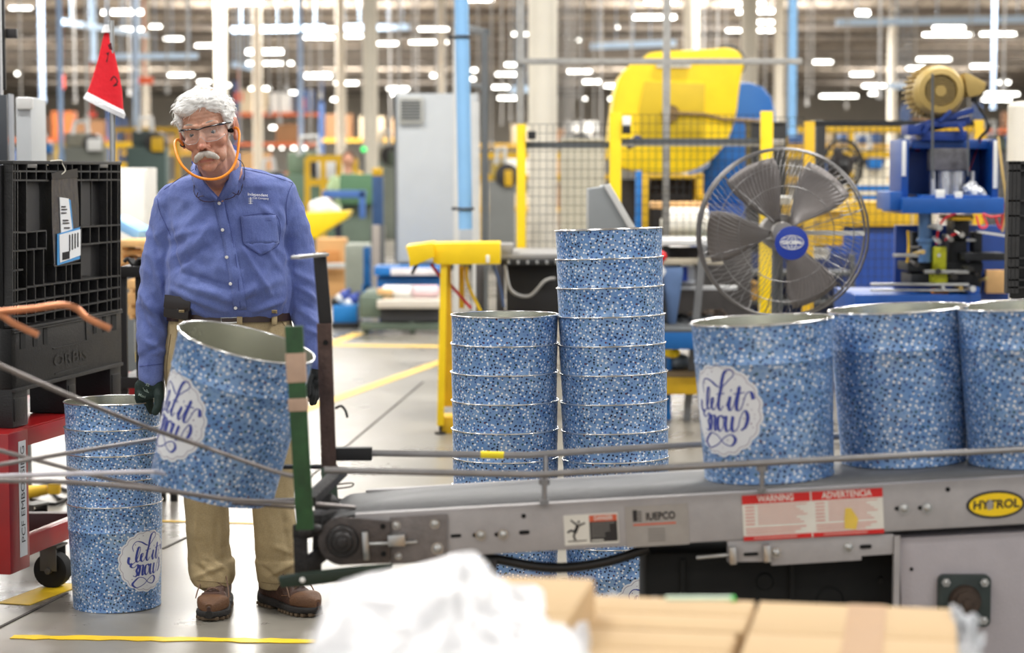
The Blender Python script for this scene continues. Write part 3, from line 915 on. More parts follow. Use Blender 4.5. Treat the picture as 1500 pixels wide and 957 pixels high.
# tins on the belt and the tilted one
def free_tin(cx, cz, Y, tilt, badge, label, group, pxTop=None):
    pass
def belt_tin(px, Yc, rz, label):
    # base centre on the belt surface
    s_ = (P(px, 700, Yc) - CA).dot(cdir)
    b = CL(s_, Yc - CY, .0035)
    o = tin(True); o.location = b
    R = Rc @ Matrix.Rotation(radians(rz), 3, 'Z'); o.rotation_euler = R.to_euler()
    tag(o, label, 'tin', 'tins riding up the belt'); return o
belt_tin(1127, 4.66, -48, 'first blue dotted tin on the belt, its white badge showing at the left edge')
belt_tin(1326, 4.775, 150, 'second blue dotted tin on the belt, between its two neighbours')
belt_tin(1516, 4.655, 120, 'third blue dotted tin on the belt, cut off by the picture edge')
o = tin(True)
rt = radians(14.5)
btm = P(311, 713, 4.78); 
o.location = btm; 
o.rotation_euler = (Matrix.Rotation(rt, 3, 'Y') @ Matrix.Rotation(radians(6), 3, 'X') @ Matrix.Rotation(radians(-50), 3, 'Z')).to_euler()
tag(o, 'blue dotted tin tipped sideways on the wire rods in front of the man', 'tin')

# ---------------------------------------------------------------- chute: rods and end posts
ch = empty('rod_chute', P(440, 957, 4.55), 'open chute of bent steel rods held by a green and a rusty upright', 'chute')
GY = 4.38
def posttilt(name, a, b, w, d, mt): 
    m = MB(); m.bar(a, b, w, d, up=(0, 1, 0)); return m.build(name, mt, ch, bevel=.001)
posttilt('green_upright', P(430.5, 478, GY), P(447, 776, GY), .037, .012, GREENP)
for y0_, y1_ in ((517, 560), (583, 602)):
    m = MB(); t0 = (y0_ - 478) / 298; t1 = (y1_ - 478) / 298
    A_, B_ = P(430.5, 478, GY), P(447, 776, GY)
    m.bar(A_.lerp(B_, t0), A_.lerp(B_, t1), .041, .016, up=(0, 1, 0)); m.build('tape_wrap', TAPE, ch, bevel=.002)
RY = 4.85
m = MB(); m.bar(P(468, 370, RY), P(477, 476, RY), .03, .012, up=(0, 1, 0)); m.build('upper_post', mat('black_bar', (42, 41, 42), .5, .3, .15, 20), ch, bevel=.0015)
m = MB(); m.bar(P(475, 474, RY - .006), P(482, 690, RY - .006), .034, .014, up=(0, 1, 0)); m.build('rusty_upright', RUST, ch, bevel=.0015)
m = MB(); m.bar(P(481, 684, RY - .004), P(485, 745, RY - .004), .034, .02, up=(0, 1, 0)); m.build('post_foot', mat('chalky_green', (74, 92, 78), .7, 0, .35, 20), ch, bevel=.002)
m = MB(); m.bar(P(476, 373, RY - .01), P(432, 377.5, RY - .14), .022, .007, up=(0, 0, 1)); m.build('top_hook', STEEL, ch, bevel=.0015)
m = MB(); m.cyl(P(477, 502, RY - .012), P(477, 502, RY - .02), .006, n=12); m.build('hole', HOLE, ch)
# knuckles and lower iron work
m = MB()
m.bar(P(438, 780, 4.45), P(500, 752, 4.7), .03, .03); m.bar(P(452, 735, 4.5), P(500, 690, 4.8), .03, .02)
m.bar(P(440, 788, 4.45), P(442, 850, 4.45), .012, .03); m.bar(P(440, 835, 4.45), P(500, 790, 4.5), .02, .03); m.bar(P(466, 780, 4.5), P(463, 845, 4.5), .03, .02)
m.bar(P(455, 770, 4.5), P(478, 762, 4.6), .05, .045)
m.ell(P(450, 780, 4.44), (.018, .015, .014)); m.ell(P(463, 776, 4.44), (.014, .015, .012)); m.ell(P(480, 745, 4.7), (.03, .03, .035))
m.build('hinge_iron', mat('greasy_iron', (44, 42, 42), .55, .4, .4, 30, .4, 90), ch, bevel=.002)
m = MB()
poly = [(408, 846), (440, 841), (520, 832), (575, 828), (575, 831), (540, 842), (500, 851), (450, 858), (412, 860)]
pp = [P(x, y, 4.36) for x, y in poly]
m.prism([(p.x, p.z) for p in pp], lambda x, z: Vector((x, 4.35, z)), lambda x, z: Vector((x, 4.38, z)))
m.build('lower_bracket', mat('deep_green', (28, 44, 32), .45, .1, .25, 20), ch, bevel=.002)
m = MB(); c = P(443, 850, 4.348); m.ell(c, (.006, .003, .006)); m.build('rivet', WHITE, ch)
def crod(pts, r, mt=ZINC):
    m = MB(); m.tube(catmull(pts, 8), r, 10); m.build('wire_rod', mt, ch)
WR = mat('wire_rod_grey', (128, 122, 120), .4, .6, .12, 30)
WB = mat('wire_rod_bright', (215, 212, 220), .4, .4, .08, 30)
WD = mat('wire_rod_dark', (72, 64, 62), .45, .6, .15, 30)
FR = 4.60
crod([P(-60, 508, 4.1), P(60, 562, 4.2), P(200, 620, 4.42), P(300, 655, 4.53), P(400, 690, 4.42), P(440, 700, 4.38)], .0052, WR)
crod([P(-60, 645, 4.5), P(60, 676, 4.53), P(150, 700, 4.56), P(225, 714, 4.58), P(262, 721, 4.58)], .0048, WR)
crod([P(-60, 690, 4.4), P(0, 681, 4.45), P(100, 664, 4.5), P(236, 642, 4.85)], .0048, WR)
m = MB(); m.tube([P(-60, 700, 4.5), P(0, 697.5, 4.5), P(225, 691, 4.55), P(240, 694, 4.6)], .0055, 6); m.build('wire_rod', WB, ch, label='bright rod')
crod([P(-60, 702, 4.42), P(0, 704, 4.42), P(120, 708, 4.44), P(240, 719, 4.5), P(340, 732, 4.56), P(435, 737, 4.5), P(520, 744, 4.55)], .0055, WR)
crod([P(340, 738, 4.5), P(437, 744, 4.4)], .003, WD)
crod([P(410, 684, 4.95), P(470, 684, 4.9), P(492, 684, 4.86)], .006, BLACK)
crod([P(395, 734, 4.95), P(480, 734, 4.85), P(500, 735, 4.85)], .007, DSTEEL)
crod([P(492, 598, 4.85), P(500, 595, 4.84), P(506, 602, 4.84), P(509, 612, 4.84)], .003, BLACK)
crod([P(494, 710, 4.86), P(516, 708, 4.86), P(514, 713, 4.86), P(494, 716, 4.86)], .0018, WD)
# copper wires in the near left
for pts, lb in (([(-60, 462), (0, 457), (50, 452), (90, 447), (112, 452), (128, 466), (162, 482)], 'bent copper wire reaching in from the left, the upper longer one'), ([(-40, 445), (0, 461), (20, 474), (56, 491)], 'short copper wire end pointing down at the left edge')):
    m = MB(); m.tube(catmull([P(a, b, 4.25) for a, b in pts], 8), .0068, 12); tag(m.build('copper_wire', COPPER), lb, 'wire')
# ---------------------------------------------------------------- black bulk container on the red cart
K0 = P(18, 600, 6.9); KX, KY = K0.x, 6.9
kd = Vector((.185, .914, 0)).normalized()
kn = Vector((kd.y, -kd.x, 0))          # outward, to the right
Rk = Matrix((kd, -kn, Vector((0, 0, 1)))).transposed()
KO = Vector((KX, KY, 0))
def KF(px, py, out=0.0):
    "pixel -> (u, z) on the container side plane"
    d = P(px, py, 1.0) - Vector((0, 0, CAMH))
    o = KO + kn * out
    t = o.dot(kn) / d.dot(kn)
    p = Vector((0, 0, CAMH)) + d * t
    return (p - KO).dot(kd), p.z
def KW(u, z, out=0.0): return KO + kd * u + kn * out + Vector((0, 0, z))
CBL = mat('container_black', (15, 14, 15), .45, 0, .2, 14, .15, 150)
CBE = mat('container_rib', (34, 33, 33), .5, 0, .3, 20, .2, 120)
UL = KF(177, 400)[0]; ZT = KF(60, 238)[1]; ZB = .585
KD = 1.1
cont = empty('bulk_container', KW(UL / 2, ZB, -KD / 2), 'tall black ribbed plastic bulk container standing on the red cart', 'container')
m = MB()
def kbox(m, u0, u1, z0, z1, o0, o1, mi=0):
    m.box(KW((u0 + u1) / 2, (z0 + z1) / 2, (o0 + o1) / 2), (abs(u1 - u0), abs(o1 - o0), abs(z1 - z0)), Rk, mi)
zmid = KF(100, 468)[1]; zl = KF(100, 552)[1]
kbox(m, .01, UL - .01, zl, ZT - .01, -.06, -.03)
kbox(m, .01, UL - .01, zl, ZT - .01, -KD, -KD + .03)
kbox(m, UL - .04, UL - .01, zl, ZT - .01, -KD, -.03); kbox(m, .01, .04, zl, ZT - .01, -KD, -.03)
kbox(m, .01, UL - .01, zl, zl + .03, -KD, -.03)
m.build('container_wall', CBL, cont, bevel=.003)
m = MB(); kbox(m, 0, UL, zl, zmid, -.04, 0); kbox(m, 0, .04, zl, zmid, -KD, 0); m.build('base_wall', CBL, cont, bevel=.005)
# ribs
def rib(m, x0, y0, x1, y1, out=0.0, th=.006, dp=.034):
    a = KF(x0, y0); b = KF(x1, y1)
    p0 = KW(a[0], a[1], -dp / 2 + out); p1 = KW(b[0], b[1], -dp / 2 + out)
    m.bar(p0, p1, dp, th, up=(0, 0, 1) if abs(x1 - x0) > 5 else kd)
m = MB()
HR = [(18,251,176,251.5),(18,264,72,264.5),(111,264,176,263.5),(38,340,68,338),(19,340,38,341),(114,333,176,329.5),(18,368,38,367),(40,366,69,363.5),(114,359,176,353.5),(18,397,34,395),(80,390,118,385),
      (18,426,38,423),(40,421,120,410),(120,410,176,404),(18,446,38,442),(40,442,176,420.5),(40,463.5,176,437),(18,464,38,463)]
for q in HR: rib(m, *q)
for x in (19, 22, 26, 39, 157, 163, 173, 176.5): rib(m, x, 238, x, 478 - (x - 20) * .16)
for x in (68, 119, 106): rib(m, x, 238, x, 265)
for x in (53, 85, 97, 132, 145): rib(m, x, 238, x, 265)
for x in (30,): rib(m, x, 251, x, 264)
rib(m, 54, 338, 54, 366); rib(m, 68, 338, 68, 366); rib(m, 119, 264, 119, 412); rib(m, 142, 264, 142, 333, -.02)
rib(m, 132, 331, 132, 358); rib(m, 145, 330, 145, 356); rib(m, 50, 366, 50, 422); rib(m, 64, 364, 64, 420); rib(m, 39, 366, 39, 422)
for x in (82, 97, 105): rib(m, x, 388, x, 415)
for x in (52, 66, 80, 95, 103, 117, 130, 143): rib(m, x, 422 - (x - 50) * .12, x, 478 - (x - 20) * .165)
m.build('side_ribs', CBE, cont)
for q in ((18, 238, 177, 239, .004, .012, .06), (18, 484, 177, 454, .006, .008, .05), (18, 488, 177, 457.5, .008, .004, .05), (18, 573, 177, 533, .01, .012, .05)):
    m = MB(); rib(m, *q); m.build('edge_band', CBE, cont, bevel=.001)
for (x0, x1) in ((39, 53), (145, 157)):
    m = MB(); rib(m, x0, 243, x1, 243, .004, .014, .02)
    m.build('latch', mat('latch_grey', (98, 97, 95), .4, 0, .1, 10), cont, bevel=.002)
for (x0, y0, x1, y1) in ((40, 266, 67, 338), (119, 266, 141, 330), (120, 360, 141, 403)):
    a = KF(x0, y0); b = KF(x1, y1); m = MB(); kbox(m, a[0], b[0], b[1], a[1], -.03, -.022)
    m.build('recess_panel', mat('recess_grey', (36, 35, 36), .55, 0, .2, 20), cont)
for (x0, y0, x1, y1) in ((29, 486, 37, 510), (48, 482, 54, 507), (63, 479, 69, 504), (136, 466, 141, 488), (150, 463, 155, 486), (163, 461, 170, 483)):
    a = KF(x0, y0); b = KF(x1, y1); m = MB(); kbox(m, a[0], b[0], b[1], a[1], .0005, .002); m.build('slot', HOLE, cont)
m = MB()
for (x0, y0, x1, y1) in ((77, 511, 129, 500), (80, 548, 129, 535), (125, 470, 126, 498)): rib(m, x0, y0, x1, y1, .003, .003, .006)
fm = lambda a, b: KW(KF(103, 525)[0] + a * .11, KF(103, 525)[1] + b * .055 - a * .0, .003)
text_on(m, 'ORBIS', 1, fm)
m.build('embossing', CBE, cont, smooth=False, fixn=False)
for n_, (x0, x1) in enumerate(((18, 40), (98, 111), (162, 177))):
    a = KF(x0, 575)[0]; b = KF(x1, 540)[0]
    m = MB(); kbox(m, a, b, ZB, zl, -.14, 0); kbox(m, a + .01, b - .01, ZB + .02, zl - .03, -.01, .004); m.build('foot', CBL, cont, bevel=.004)
    m = MB(); kbox(m, a, b, ZB, zl, -KD, -KD + .14); m.build('foot', CBL, cont, bevel=.004)
# document pouch on string
pouch = empty('document_pouch', KW(KF(92, 390)[0], KF(92, 390)[1], .01), 'dark clear plastic document pouch hanging by a string on the black container', 'pouch')
def kpoly(m, pts, o, mi=0, th=.002):
    q = [KF(*p) for p in pts]
    m.prism(q, lambda u, z: KW(u, z, o), lambda u, z: KW(u, z, o + th), mi)
m = MB(); kpoly(m, [(73, 254), (110, 249), (113, 300), (114, 381), (77, 391), (74, 330)], .004)
m.build('sleeve', mat('sleeve_film', (52, 50, 54), .22, 0, .25, 12, .3, 30, coat=.5), pouch)
m = MB(); kpoly(m, [(72, 254), (110, 247), (111, 260), (73, 263)], .0065); m.build('header', mat('sleeve_header', (34, 33, 35), .3, 0, .1, 20), pouch)
WPAP = mat('paper', (222, 224, 226), .6, 0, .04, 12); BPAP = mat('paper_blue', (62, 142, 202), .6, 0, .04, 12)
m = MB(); kpoly(m, [(97, 292), (100, 293), (104, 336), (98, 338)], .0066); kpoly(m, [(80, 343), (113, 333), (113, 379), (80, 389)], .0085); 
m.build('paper_edge', BPAP, pouch, label='blue paper edge')
m = MB(); kpoly(m, [(84, 289), (97, 291), (103, 340), (86, 343)], .007); kpoly(m, [(82, 344), (113, 336), (113, 374), (83, 385)], .011)
m.build('paper', WPAP, pouch, label='white printed sheets')
m = MB()
for k, (x0, y0, x1, y1) in enumerate(((86, 302, 92, 303), (86, 306, 94, 307), (86, 311, 93, 312), (88, 322, 96, 323), (88, 326, 97, 327), (90, 333, 98, 334))): kpoly(m, [(x0, y0), (x1, y0), (x1, y1 + .8), (x0, y1 + .8)], .0095)
for k in range(6): x = 86 + k * 1.8; kpoly(m, [(x, 370 - k * .4), (x + 1, 370 - k * .4), (x + 1, 381 - k * .4), (x, 381 - k * .4)], .0135)
for k in range(4): x = 96 + k * 4; kpoly(m, [(x, 344 - k), (x + 1, 344 - k), (x + 1, 368 - k * 2), (x, 368 - k * 2)], .0135)
m.build('print', SB, pouch, label='dark printing and bars')
m = MB(); pts = [KW(*KF(x, y), .004 + .01 * (k % 2)) for k, (x, y) in enumerate(((72, 236), (84, 235), (89, 239), (90, 250), (86, 257)))]
m.tube(catmull(pts, 6), .0022, 8); m.build('string', mat('string_white', (208, 204, 190), .8), pouch)

# red cart
cart = empty('platform_cart', KW(.4, .0, -.3), 'red steel cart on black casters carrying the black container', 'cart')
m = MB()
u0, u1 = -.12, UL + .05
kbox(m, u0, u1, ZB - .06, ZB - .004, .02, .035); kbox(m, u0, u1, ZB - .06, ZB - .004, -KD, -KD + .015)
kbox(m, u0, u0 + .015, ZB - .06, ZB - .004, -KD, .035); kbox(m, u1 - .015, u1, ZB - .06, ZB - .004, -KD, .035)
kbox(m, u0, u1, ZB - .012, ZB - .002, -KD, .02)
m.build('deck_frame', RED, cart, bevel=.003)
m = MB(); kbox(m, u0 - .01, u0 + .14, .125, ZB - .0, -.16, .045)
cp = m.build('corner_post', RED, cart, bevel=.006)
m = MB(); kbox(m, u1 - .14, u1, .16, ZB, -.1, .045); kbox(m, u0, u0 + .1, .16, ZB, -KD, -KD + .1); m.build('corner_post', RED, cart, bevel=.006)
m = MB(); 
kbox(m, u0, u1, .16, .225, .0, .04); m.build('lower_rail', RED, cart, bevel=.003)
m = MB(); a = P(30, 765, 7.6); b = P(230, 765, 7.6); m.bar(a, b, .05, .07, up=(0, 0, 1)); m.build('cross_rail', mat('dark_red', (74, 10, 14), .4, 0, .1, 8), cart, bevel=.004)
# label strip
m = MB(); zc0 = KF(25, 792, .045)[1]
fa = KF(21, 655, .046); fb = KF(31, 790, .046)
kbox(m, fa[0] + .03, fa[0] + .085, .17, .55, .0455, .047)
lb = m.build('label_strip', WPAP, cart, label='white label strip with black capitals')
m = MB(); uc = fa[0] + .0575
text_on(m, 'PCF EMBOSSING', .044, lambda a, b: KW(uc - b * .95, .375 + a, .0478))
o = m.build('lettering', SB, None, smooth=False, fixn=False)
o.parent = lb; o.location = Vector(o.location) - wloc(lb)
def caster(parent, c, r, ang=0):
    m = MB(); a = Vector((cos(ang), sin(ang), 0)); c = Vector(c)
    m.lathe([(.001, -.028), (r * .5, -.028), (r * .8, -.03), (r * .97, -.026), (r, -.015), (r, .015), (r * .97, .026), (r * .8, .03), (r * .5, .028), (.001, .028)], 32, Matrix.Translation(c + Vector((0, 0, r))) @ frame_rot(a))
    wv = m.build('caster_wheel', RUB, parent)
    m = MB(); sd = a
    for s_ in (-1, 1):
        m.bar(c + sd * .038 * s_ + Vector((0, 0, r)), c + sd * .038 * s_ + Vector((0, 0, 2.35 * r)), .06, .005, up=sd)
    m.bar(c - sd * .045 + Vector((0, 0, 2.35 * r)), c + sd * .045 + Vector((0, 0, 2.35 * r)), .07, .008, up=(0, 0, 1))
    m.cyl(c - sd * .048 + Vector((0, 0, r)), c + sd * .048 + Vector((0, 0, r)), .011, n=10)
    m.build('caster_fork', mat('fork_grey', (98, 96, 92), .5, .5, .1, 10), parent, bevel=.001)
def frame_rot(d):
    x, y, z = frame_from(d); return Matrix((x, y, z)).transposed().to_4x4()
caster(cart, (P(78, 852, 7.2).x, 7.2, 0), .062, radians(78))
caster(cart, (P(50, 700, 8.1).x, 8.1, 0), .062, radians(60))
caster(cart, (P(20, 700, 8.4).x - .4, 8.2, 0), .062, radians(60))

# black shelf cart behind the man
bc = empty('shelf_cart', P(196, 600, 8.6) * Vector((1, 1, 0)) if False else Vector((P(196, 600, 8.6).x, 8.6, 0)), 'black shelf cart with cables on top behind the man\'s arm', 'cart')
BY = 8.6
for x in (180, 204, 222):
    for dy in (0, .5):
        m = MB(); a = P(x, 392, BY); m.box((a.x, BY + dy, a.z / 2), (.03, .03, a.z)); m.build('post', BLACKM, bc, bevel=.002)
for y in (398, 560, 640):
    m = MB(); a = P(178, y, BY); b = P(224, y, BY); m.box(((a.x + b.x) / 2, BY + .25, a.z), (b.x - a.x, .56, .045)); m.build('shelf', BLACKM, bc, bevel=.003)
m = MB()
for k in range(4):
    pts = [P(182 + k * 6 + j * 5, 384 - 5 * sin(j * 1.7 + k), BY + .02 * k) for j in range(6)]
    m.tube(catmull(pts, 4), .008, 8)
tag(m.build('cable_bundle', CABLE), 'tangled black cables lying on top of the black shelf cart', 'cables')
def plain_box_(name, px0, py0, px1, py1, Y, depth, mt, label, cat, bevel=.006, par=None, **kw):
    a = P(px0, py0, Y); b = P(px1, py1, Y); m = MB()
    m.box(((a.x + b.x) / 2, Y + depth / 2, (a.z + b.z) / 2), (abs(b.x - a.x), depth, abs(a.z - b.z)))
    o = m.build(name, mt, par, bevel=bevel, **kw)
    if par is None: tag(o, label, cat)
    elif label: o['label'] = label
    return o
m = MB(); a = P(194, 545, 9.1); m.box((a.x, 9.1, a.z / 2), (.035, .035, a.z)); m.box((a.x, 9.1, .02), (.14, .14, .04))
tag(m.build('red_post', RED, bevel=.003), 'red steel post standing behind the black shelf cart', 'post')
# cords and yellow plug on the floor under the cart
m = MB(); g = G(38, 735)
m.cyl(g + Vector((0, 0, .04)), g + Vector((.09, .02, .05)), .03, .022, 16); m.box(g + Vector((.12, .02, .055)), (.05, .05, .05))
plug = m.build('power_plug', mat('plug_yellow', (222, 178, 40), .5), bevel=.006); tag(plug, 'yellow connector with black cords on the floor behind the red cart post', 'plug')
for k, pts in enumerate(([(52, 728), (70, 718), (90, 735), (120, 732)], [(45, 735), (80, 742), (110, 728), (150, 722)], [(52, 722), (72, 708), (100, 722), (130, 712)])):
    m = MB(); m.tube(catmull([G(*q) + Vector((0, 0, .009)) for q in pts], 6), .008, 8); m.build('cord', CABLE, plug)

# ---------------------------------------------------------------- the man
MY = 6.8
def Mp(px, py, dy=0.0): return P(px, py, MY + dy)
PXM = MY / F
man = empty('person', Vector((P(350, 900, MY).x, MY, 0)), 'white haired man with moustache, blue shirt and khaki trousers, gloved hand on a tin', 'person')
SKIN = mat('skin', (198, 148, 124), .5, 0, .13, 26, .12, 260, sss=.12)
def skin_tone():
    nt = SKIN.node_tree
    return SKIN
def ring(xl, xr, py, dep, dyc=0.0, n=28, sq=2.3, front=None):
    a = Mp(xl, py, dyc); b = Mp(xr, py, dyc); c = (a + b) / 2; rx = (b.x - a.x) / 2
    out = []
    for k in range(n):
        t = 2 * pi * k / n
        ct, st = cos(t), sin(t)
        e = 2 / sq
        out.append(c + Vector((rx * abs(ct) ** e * (1 if ct > 0 else -1), dep * abs(st) ** e * (1 if st > 0 else -1), 0)))
    return out
# crease helper: lines in pixels raise or sink the cloth
def creases(lst, nlo=.2):
    pre = [(Vector((a, b)), Vector((c, d)), w_, h) for (a, b, c, d, w_, h) in lst]
    def f(co, no, front=True):
        if no.y > .35: return 0
        x, y = pix(co); q = Vector((x, y)); s_ = 0
        for a, b, w_, h in pre:
            ab = b - a; t = max(0, min(1, (q - a).dot(ab) / ab.length_squared))
            dd = (q - (a + ab * t)).length
            if dd < w_ * 3: s_ += h * exp(-(dd / w_) ** 2) * (sin(pi * (t * .9 + .05)) ** .5)
        return s_
    return f
def cloth(co, amp, fx, fz, seed):
    v = noise.noise(Vector((co.x * fx + seed, co.y * fx, co.z * fz + seed)))
    v2 = noise.noise(Vector((co.x * fx * 2.7 + seed, co.y * fx * 2.7, co.z * fz * 2.4)))
    return amp * ((1 - abs(v) * 2.2) * .8 + v2 * .45)
# body under the clothes: one continuous surface with head, neck, torso, arms, legs
HC = P(304, 192, 6.58)
HR_ = (Matrix.Rotation(radians(-9.5), 3, 'Y') @ Matrix.Rotation(radians(5), 3, 'X') @ Matrix.Rotation(radians(-4), 3, 'Z'))
HS = 1.12
def ZS(z): return 1.05 if z > 0 else .87
def H(x, y, z): return HC + HR_ @ (Vector((x * .905, y, z * ZS(z))) * HS)
def Hi(co):
    q = HR_.inverted() @ ((Vector(co) - HC) / HS)
    return Vector((q.x / .905, q.y, q.z / ZS(q.z)))
b = MB()
def hell(c, r, mb=b): 
    tmp = MB(); tmp.ell((0, 0, 0), r, nu=24, nv=16)
    mb.add([H(*(Vector(c) + q)) for q in tmp.v], tmp.f)
def hcap(p0, p1, r0, r1=None, mb=b): mb.cap(H(*p0), H(*p1), r0 * HS, (r1 if r1 else r0) * HS)
hell((0, .012, .038), (.073, .095, .08)); hell((0, -.022, -.01), (.065, .068, .075)); hell((0, -.03, -.062), (.053, .055, .045))
hell((0, -.045, -.085), (.042, .04, .032)); hell((0, -.069, -.107), (.024, .018, .018))
for s_ in (-1, 1):
    hell((s_ * .043, -.054, -.028), (.021, .023, .024)); hell((s_ * .036, -.04, -.074), (.018, .028, .026))
    hcap((s_ * .045, -.074, .02), (s_ * .012, -.086, .018), .010, .010)
    hcap((s_ * .014, -.09, -.047), (s_ * .012, -.096, -.046), .0085)
    hell((s_ * .083, .010, -.002), (.009, .018, .031)); hell((s_ * .081, .004, -.032), (.007, .010, .014)); hcap((s_ * .088, .020, .02), (s_ * .090, .024, -.012), .005)
    hcap((s_ * .046, -.070, .004), (s_ * .031, -.0855, .0042), .0045); hcap((s_ * .031, -.0855, .0042), (s_ * .017, -.078, .003), .0032)
    hcap((s_ * .046, -.070, -.001), (s_ * .031, -.082, -.0062), .0032); hcap((s_ * .031, -.082, -.0062), (s_ * .017, -.077, -.001), .003)
hcap((0, -.084, .012), (0, -.101, -.032), .0085, .0105); hell((0, -.107, -.041), (.0118, .012, .0110))
hell((0, -.08, -.066), (.03, .016, .016)); hcap((-.02, -.086, -.0795), (.02, -.086, -.0795), .0045, .0045); hcap((-.016, -.0855, -.0885), (.016, -.0855, -.0885), .0052, .0052)
b.cap(H(.0, .02, -.06), Mp(330, 268, .03), .062, .068)
b.cap(H(.0, -.02, -.09), Mp(322, 268, -.03), .045, .04)
b.cap(Mp(275, 312, .04), Mp(400, 306, .04), .045); b.cap(Mp(330, 300, .03), Mp(335, 440, .03), .12, .11)
b.cap(Mp(300, 380, .03), Mp(300, 450, .03), .09, .1); b.cap(Mp(370, 380, .03), Mp(372, 450, .03), .09, .1)
b.cap(Mp(250, 300, .03), Mp(233, 410, .04), .045, .038); b.cap(Mp(233, 410, .04), Mp(223, 545, .0), .036, .026)
b.cap(Mp(418, 292, .03), Mp(440, 410, .05), .045, .038); b.cap(Mp(440, 410, .05), Mp(456, 530, .0), .036, .024)
for xh, xk, xf, dk, df in ((298, 301, 306, .0, .05), (376, 397, 400, .02, .07)):
    b.cap(Mp(xh, 480, .04), Mp(xk, 690, dk), .085, .055); b.cap(Mp(xk, 690, dk), Mp(xf, 850, df + .02), .05, .028)
b.cap(Mp(305, 450, .04), Mp(368, 450, .04), .1)
def facedisp(co, no):
    q = Hi(co)
    x, y, z = q
    if z < -.16 or abs(x) > .12 or y > .06: return co
    d = 0
    for s_ in (-1, 1):
        d -= .009 * exp(-(((x - s_ * .031) / .017) ** 2 + ((z - .002) / .012) ** 2)) * (1 if y < -.03 else 0)
        # bags, nasolabial folds
        for (a, b_, w_, h) in (((s_ * .02, -.017), (s_ * .044, -.02), .003, -.003), ((s_ * .018, -.045), (s_ * .034, -.075), .0034, -.003), ((s_ * .034, -.075), (s_ * .036, -.098), .0034, -.0026),
                               ((s_ * .005, .028), (s_ * .006, .012), .002, -.0012)):
            ab = (b_[0] - a[0], b_[1] - a[1]); L2 = ab[0] ** 2 + ab[1] ** 2
            t = max(0, min(1, ((x - a[0]) * ab[0] + (z - a[1]) * ab[1]) / L2))
            dd = sqrt((x - a[0] - ab[0] * t) ** 2 + (z - a[1] - ab[1] * t) ** 2)
            if y < -.03: d += h * exp(-(dd / w_) ** 2)
        d -= .004 * exp(-(((x - s_ * .007) / .0035) ** 2 + ((z + .051) / .003) ** 2)) * (1 if y < -.09 else 0)
        if abs(x) > .07 and -.04 < z < .03: d -= .004 * exp(-(((y - .004) / .007) ** 2 + ((z + .004) / .014) ** 2))
    if y < -.03:
        d -= .003 * exp(-((z + .0842 + x * x * 2) / .0014) ** 2) * (1 if abs(x) < .023 else 0)
        for zz in (.036, .046, .056): d -= .0014 * exp(-((z - zz - .1 * x * x) / .0016) ** 2)
        d += .0007 * noise.noise(co * 130) + .001 * noise.noise(co * 50)
    return co + no * d * HS
def blend(*a): return None
body = remesh(b, 'body', SKIN, man, voxel=.0032, smooth=8, fac=.5, disp=facedisp)
# reddish colouring of nose, cheeks and ears and neck, kept in a colour attribute of the skin itself
ca = body.data.color_attributes.new('blush', 'FLOAT_COLOR', 'POINT')
off = wloc(body)
inv = HR_.inverted()
cols = []
for v in body.data.vertices:
    q = Hi(v.co + off); x, y, z = q
    t = .75 * exp(-((x / .02) ** 2 + ((z + .04) / .02) ** 2)) if y < -.07 else 0
    t += .45 * exp(-(((abs(x) - .046) / .024) ** 2 + ((z + .04) / .026) ** 2)) if y < 0 else 0
    t += .7 * (1 if abs(x) > .073 and -.06 < z < .04 else 0)
    if z < -.1: t += .3
    lip = exp(-(((z + .0865) / .0045) ** 2)) * (1 if abs(x) < .022 and y < -.06 else 0)
    cols += [min(1, t * .6), lip * .8, 0, 1]
ca.data.foreach_set('color', cols)
nt = SKIN.node_tree; bs_ = nt.nodes['Principled BSDF']; link = bs_.inputs['Base Color'].links[0]; src = link.from_socket
at = nt.nodes.new('ShaderNodeVertexColor'); at.layer_name = 'blush'
sp = nt.nodes.new('ShaderNodeSeparateColor'); nt.links.new(at.outputs['Color'], sp.inputs['Color'])
mx = nt.nodes.new('ShaderNodeMixRGB'); mx.inputs[2].default_value = rgb(188, 98, 82); nt.links.new(sp.outputs['Red'], mx.inputs[0]); nt.links.new(src, mx.inputs[1])
mx2 = nt.nodes.new('ShaderNodeMixRGB'); mx2.inputs[2].default_value = rgb(168, 88, 82); nt.links.new(sp.outputs['Green'], mx2.inputs[0]); nt.links.new(mx.outputs[0], mx2.inputs[1])
nt.links.new(mx2.outputs[0], bs_.inputs['Base Color'])
# eyes
EW = mat('eye_white', (168, 152, 144), .25, 0, 0); EI = mat('iris', (66, 72, 78), .2, 0, 0); EP = mat('pupil', (10, 10, 12), .15, 0, 0)
for s_ in (-1, 1):
    m = MB(); c = Vector((s_ * .031, -.0672, -.0012)); tmp = MB(); tmp.ell((0, 0, 0), .0112, nu=20, nv=14)
    m.add([H(*(c + q)) for q in tmp.v], tmp.f, 0)
    for rr, yy, mi in ((.0058, -.0102, 1), (.0028, -.0116, 2)):
        m.add([H(*(c + Vector((rr * cos(t), yy, rr * sin(t) - .001)))) for t in [2 * pi * k / 16 for k in range(16)]] + [H(*(c + Vector((0, yy - .0012, -.001))))], [(k, (k + 1) % 16, 16) for k in range(16)], mi)
    m.build('eye', [EW, EI, EP], man, label='grey eye behind the lens')
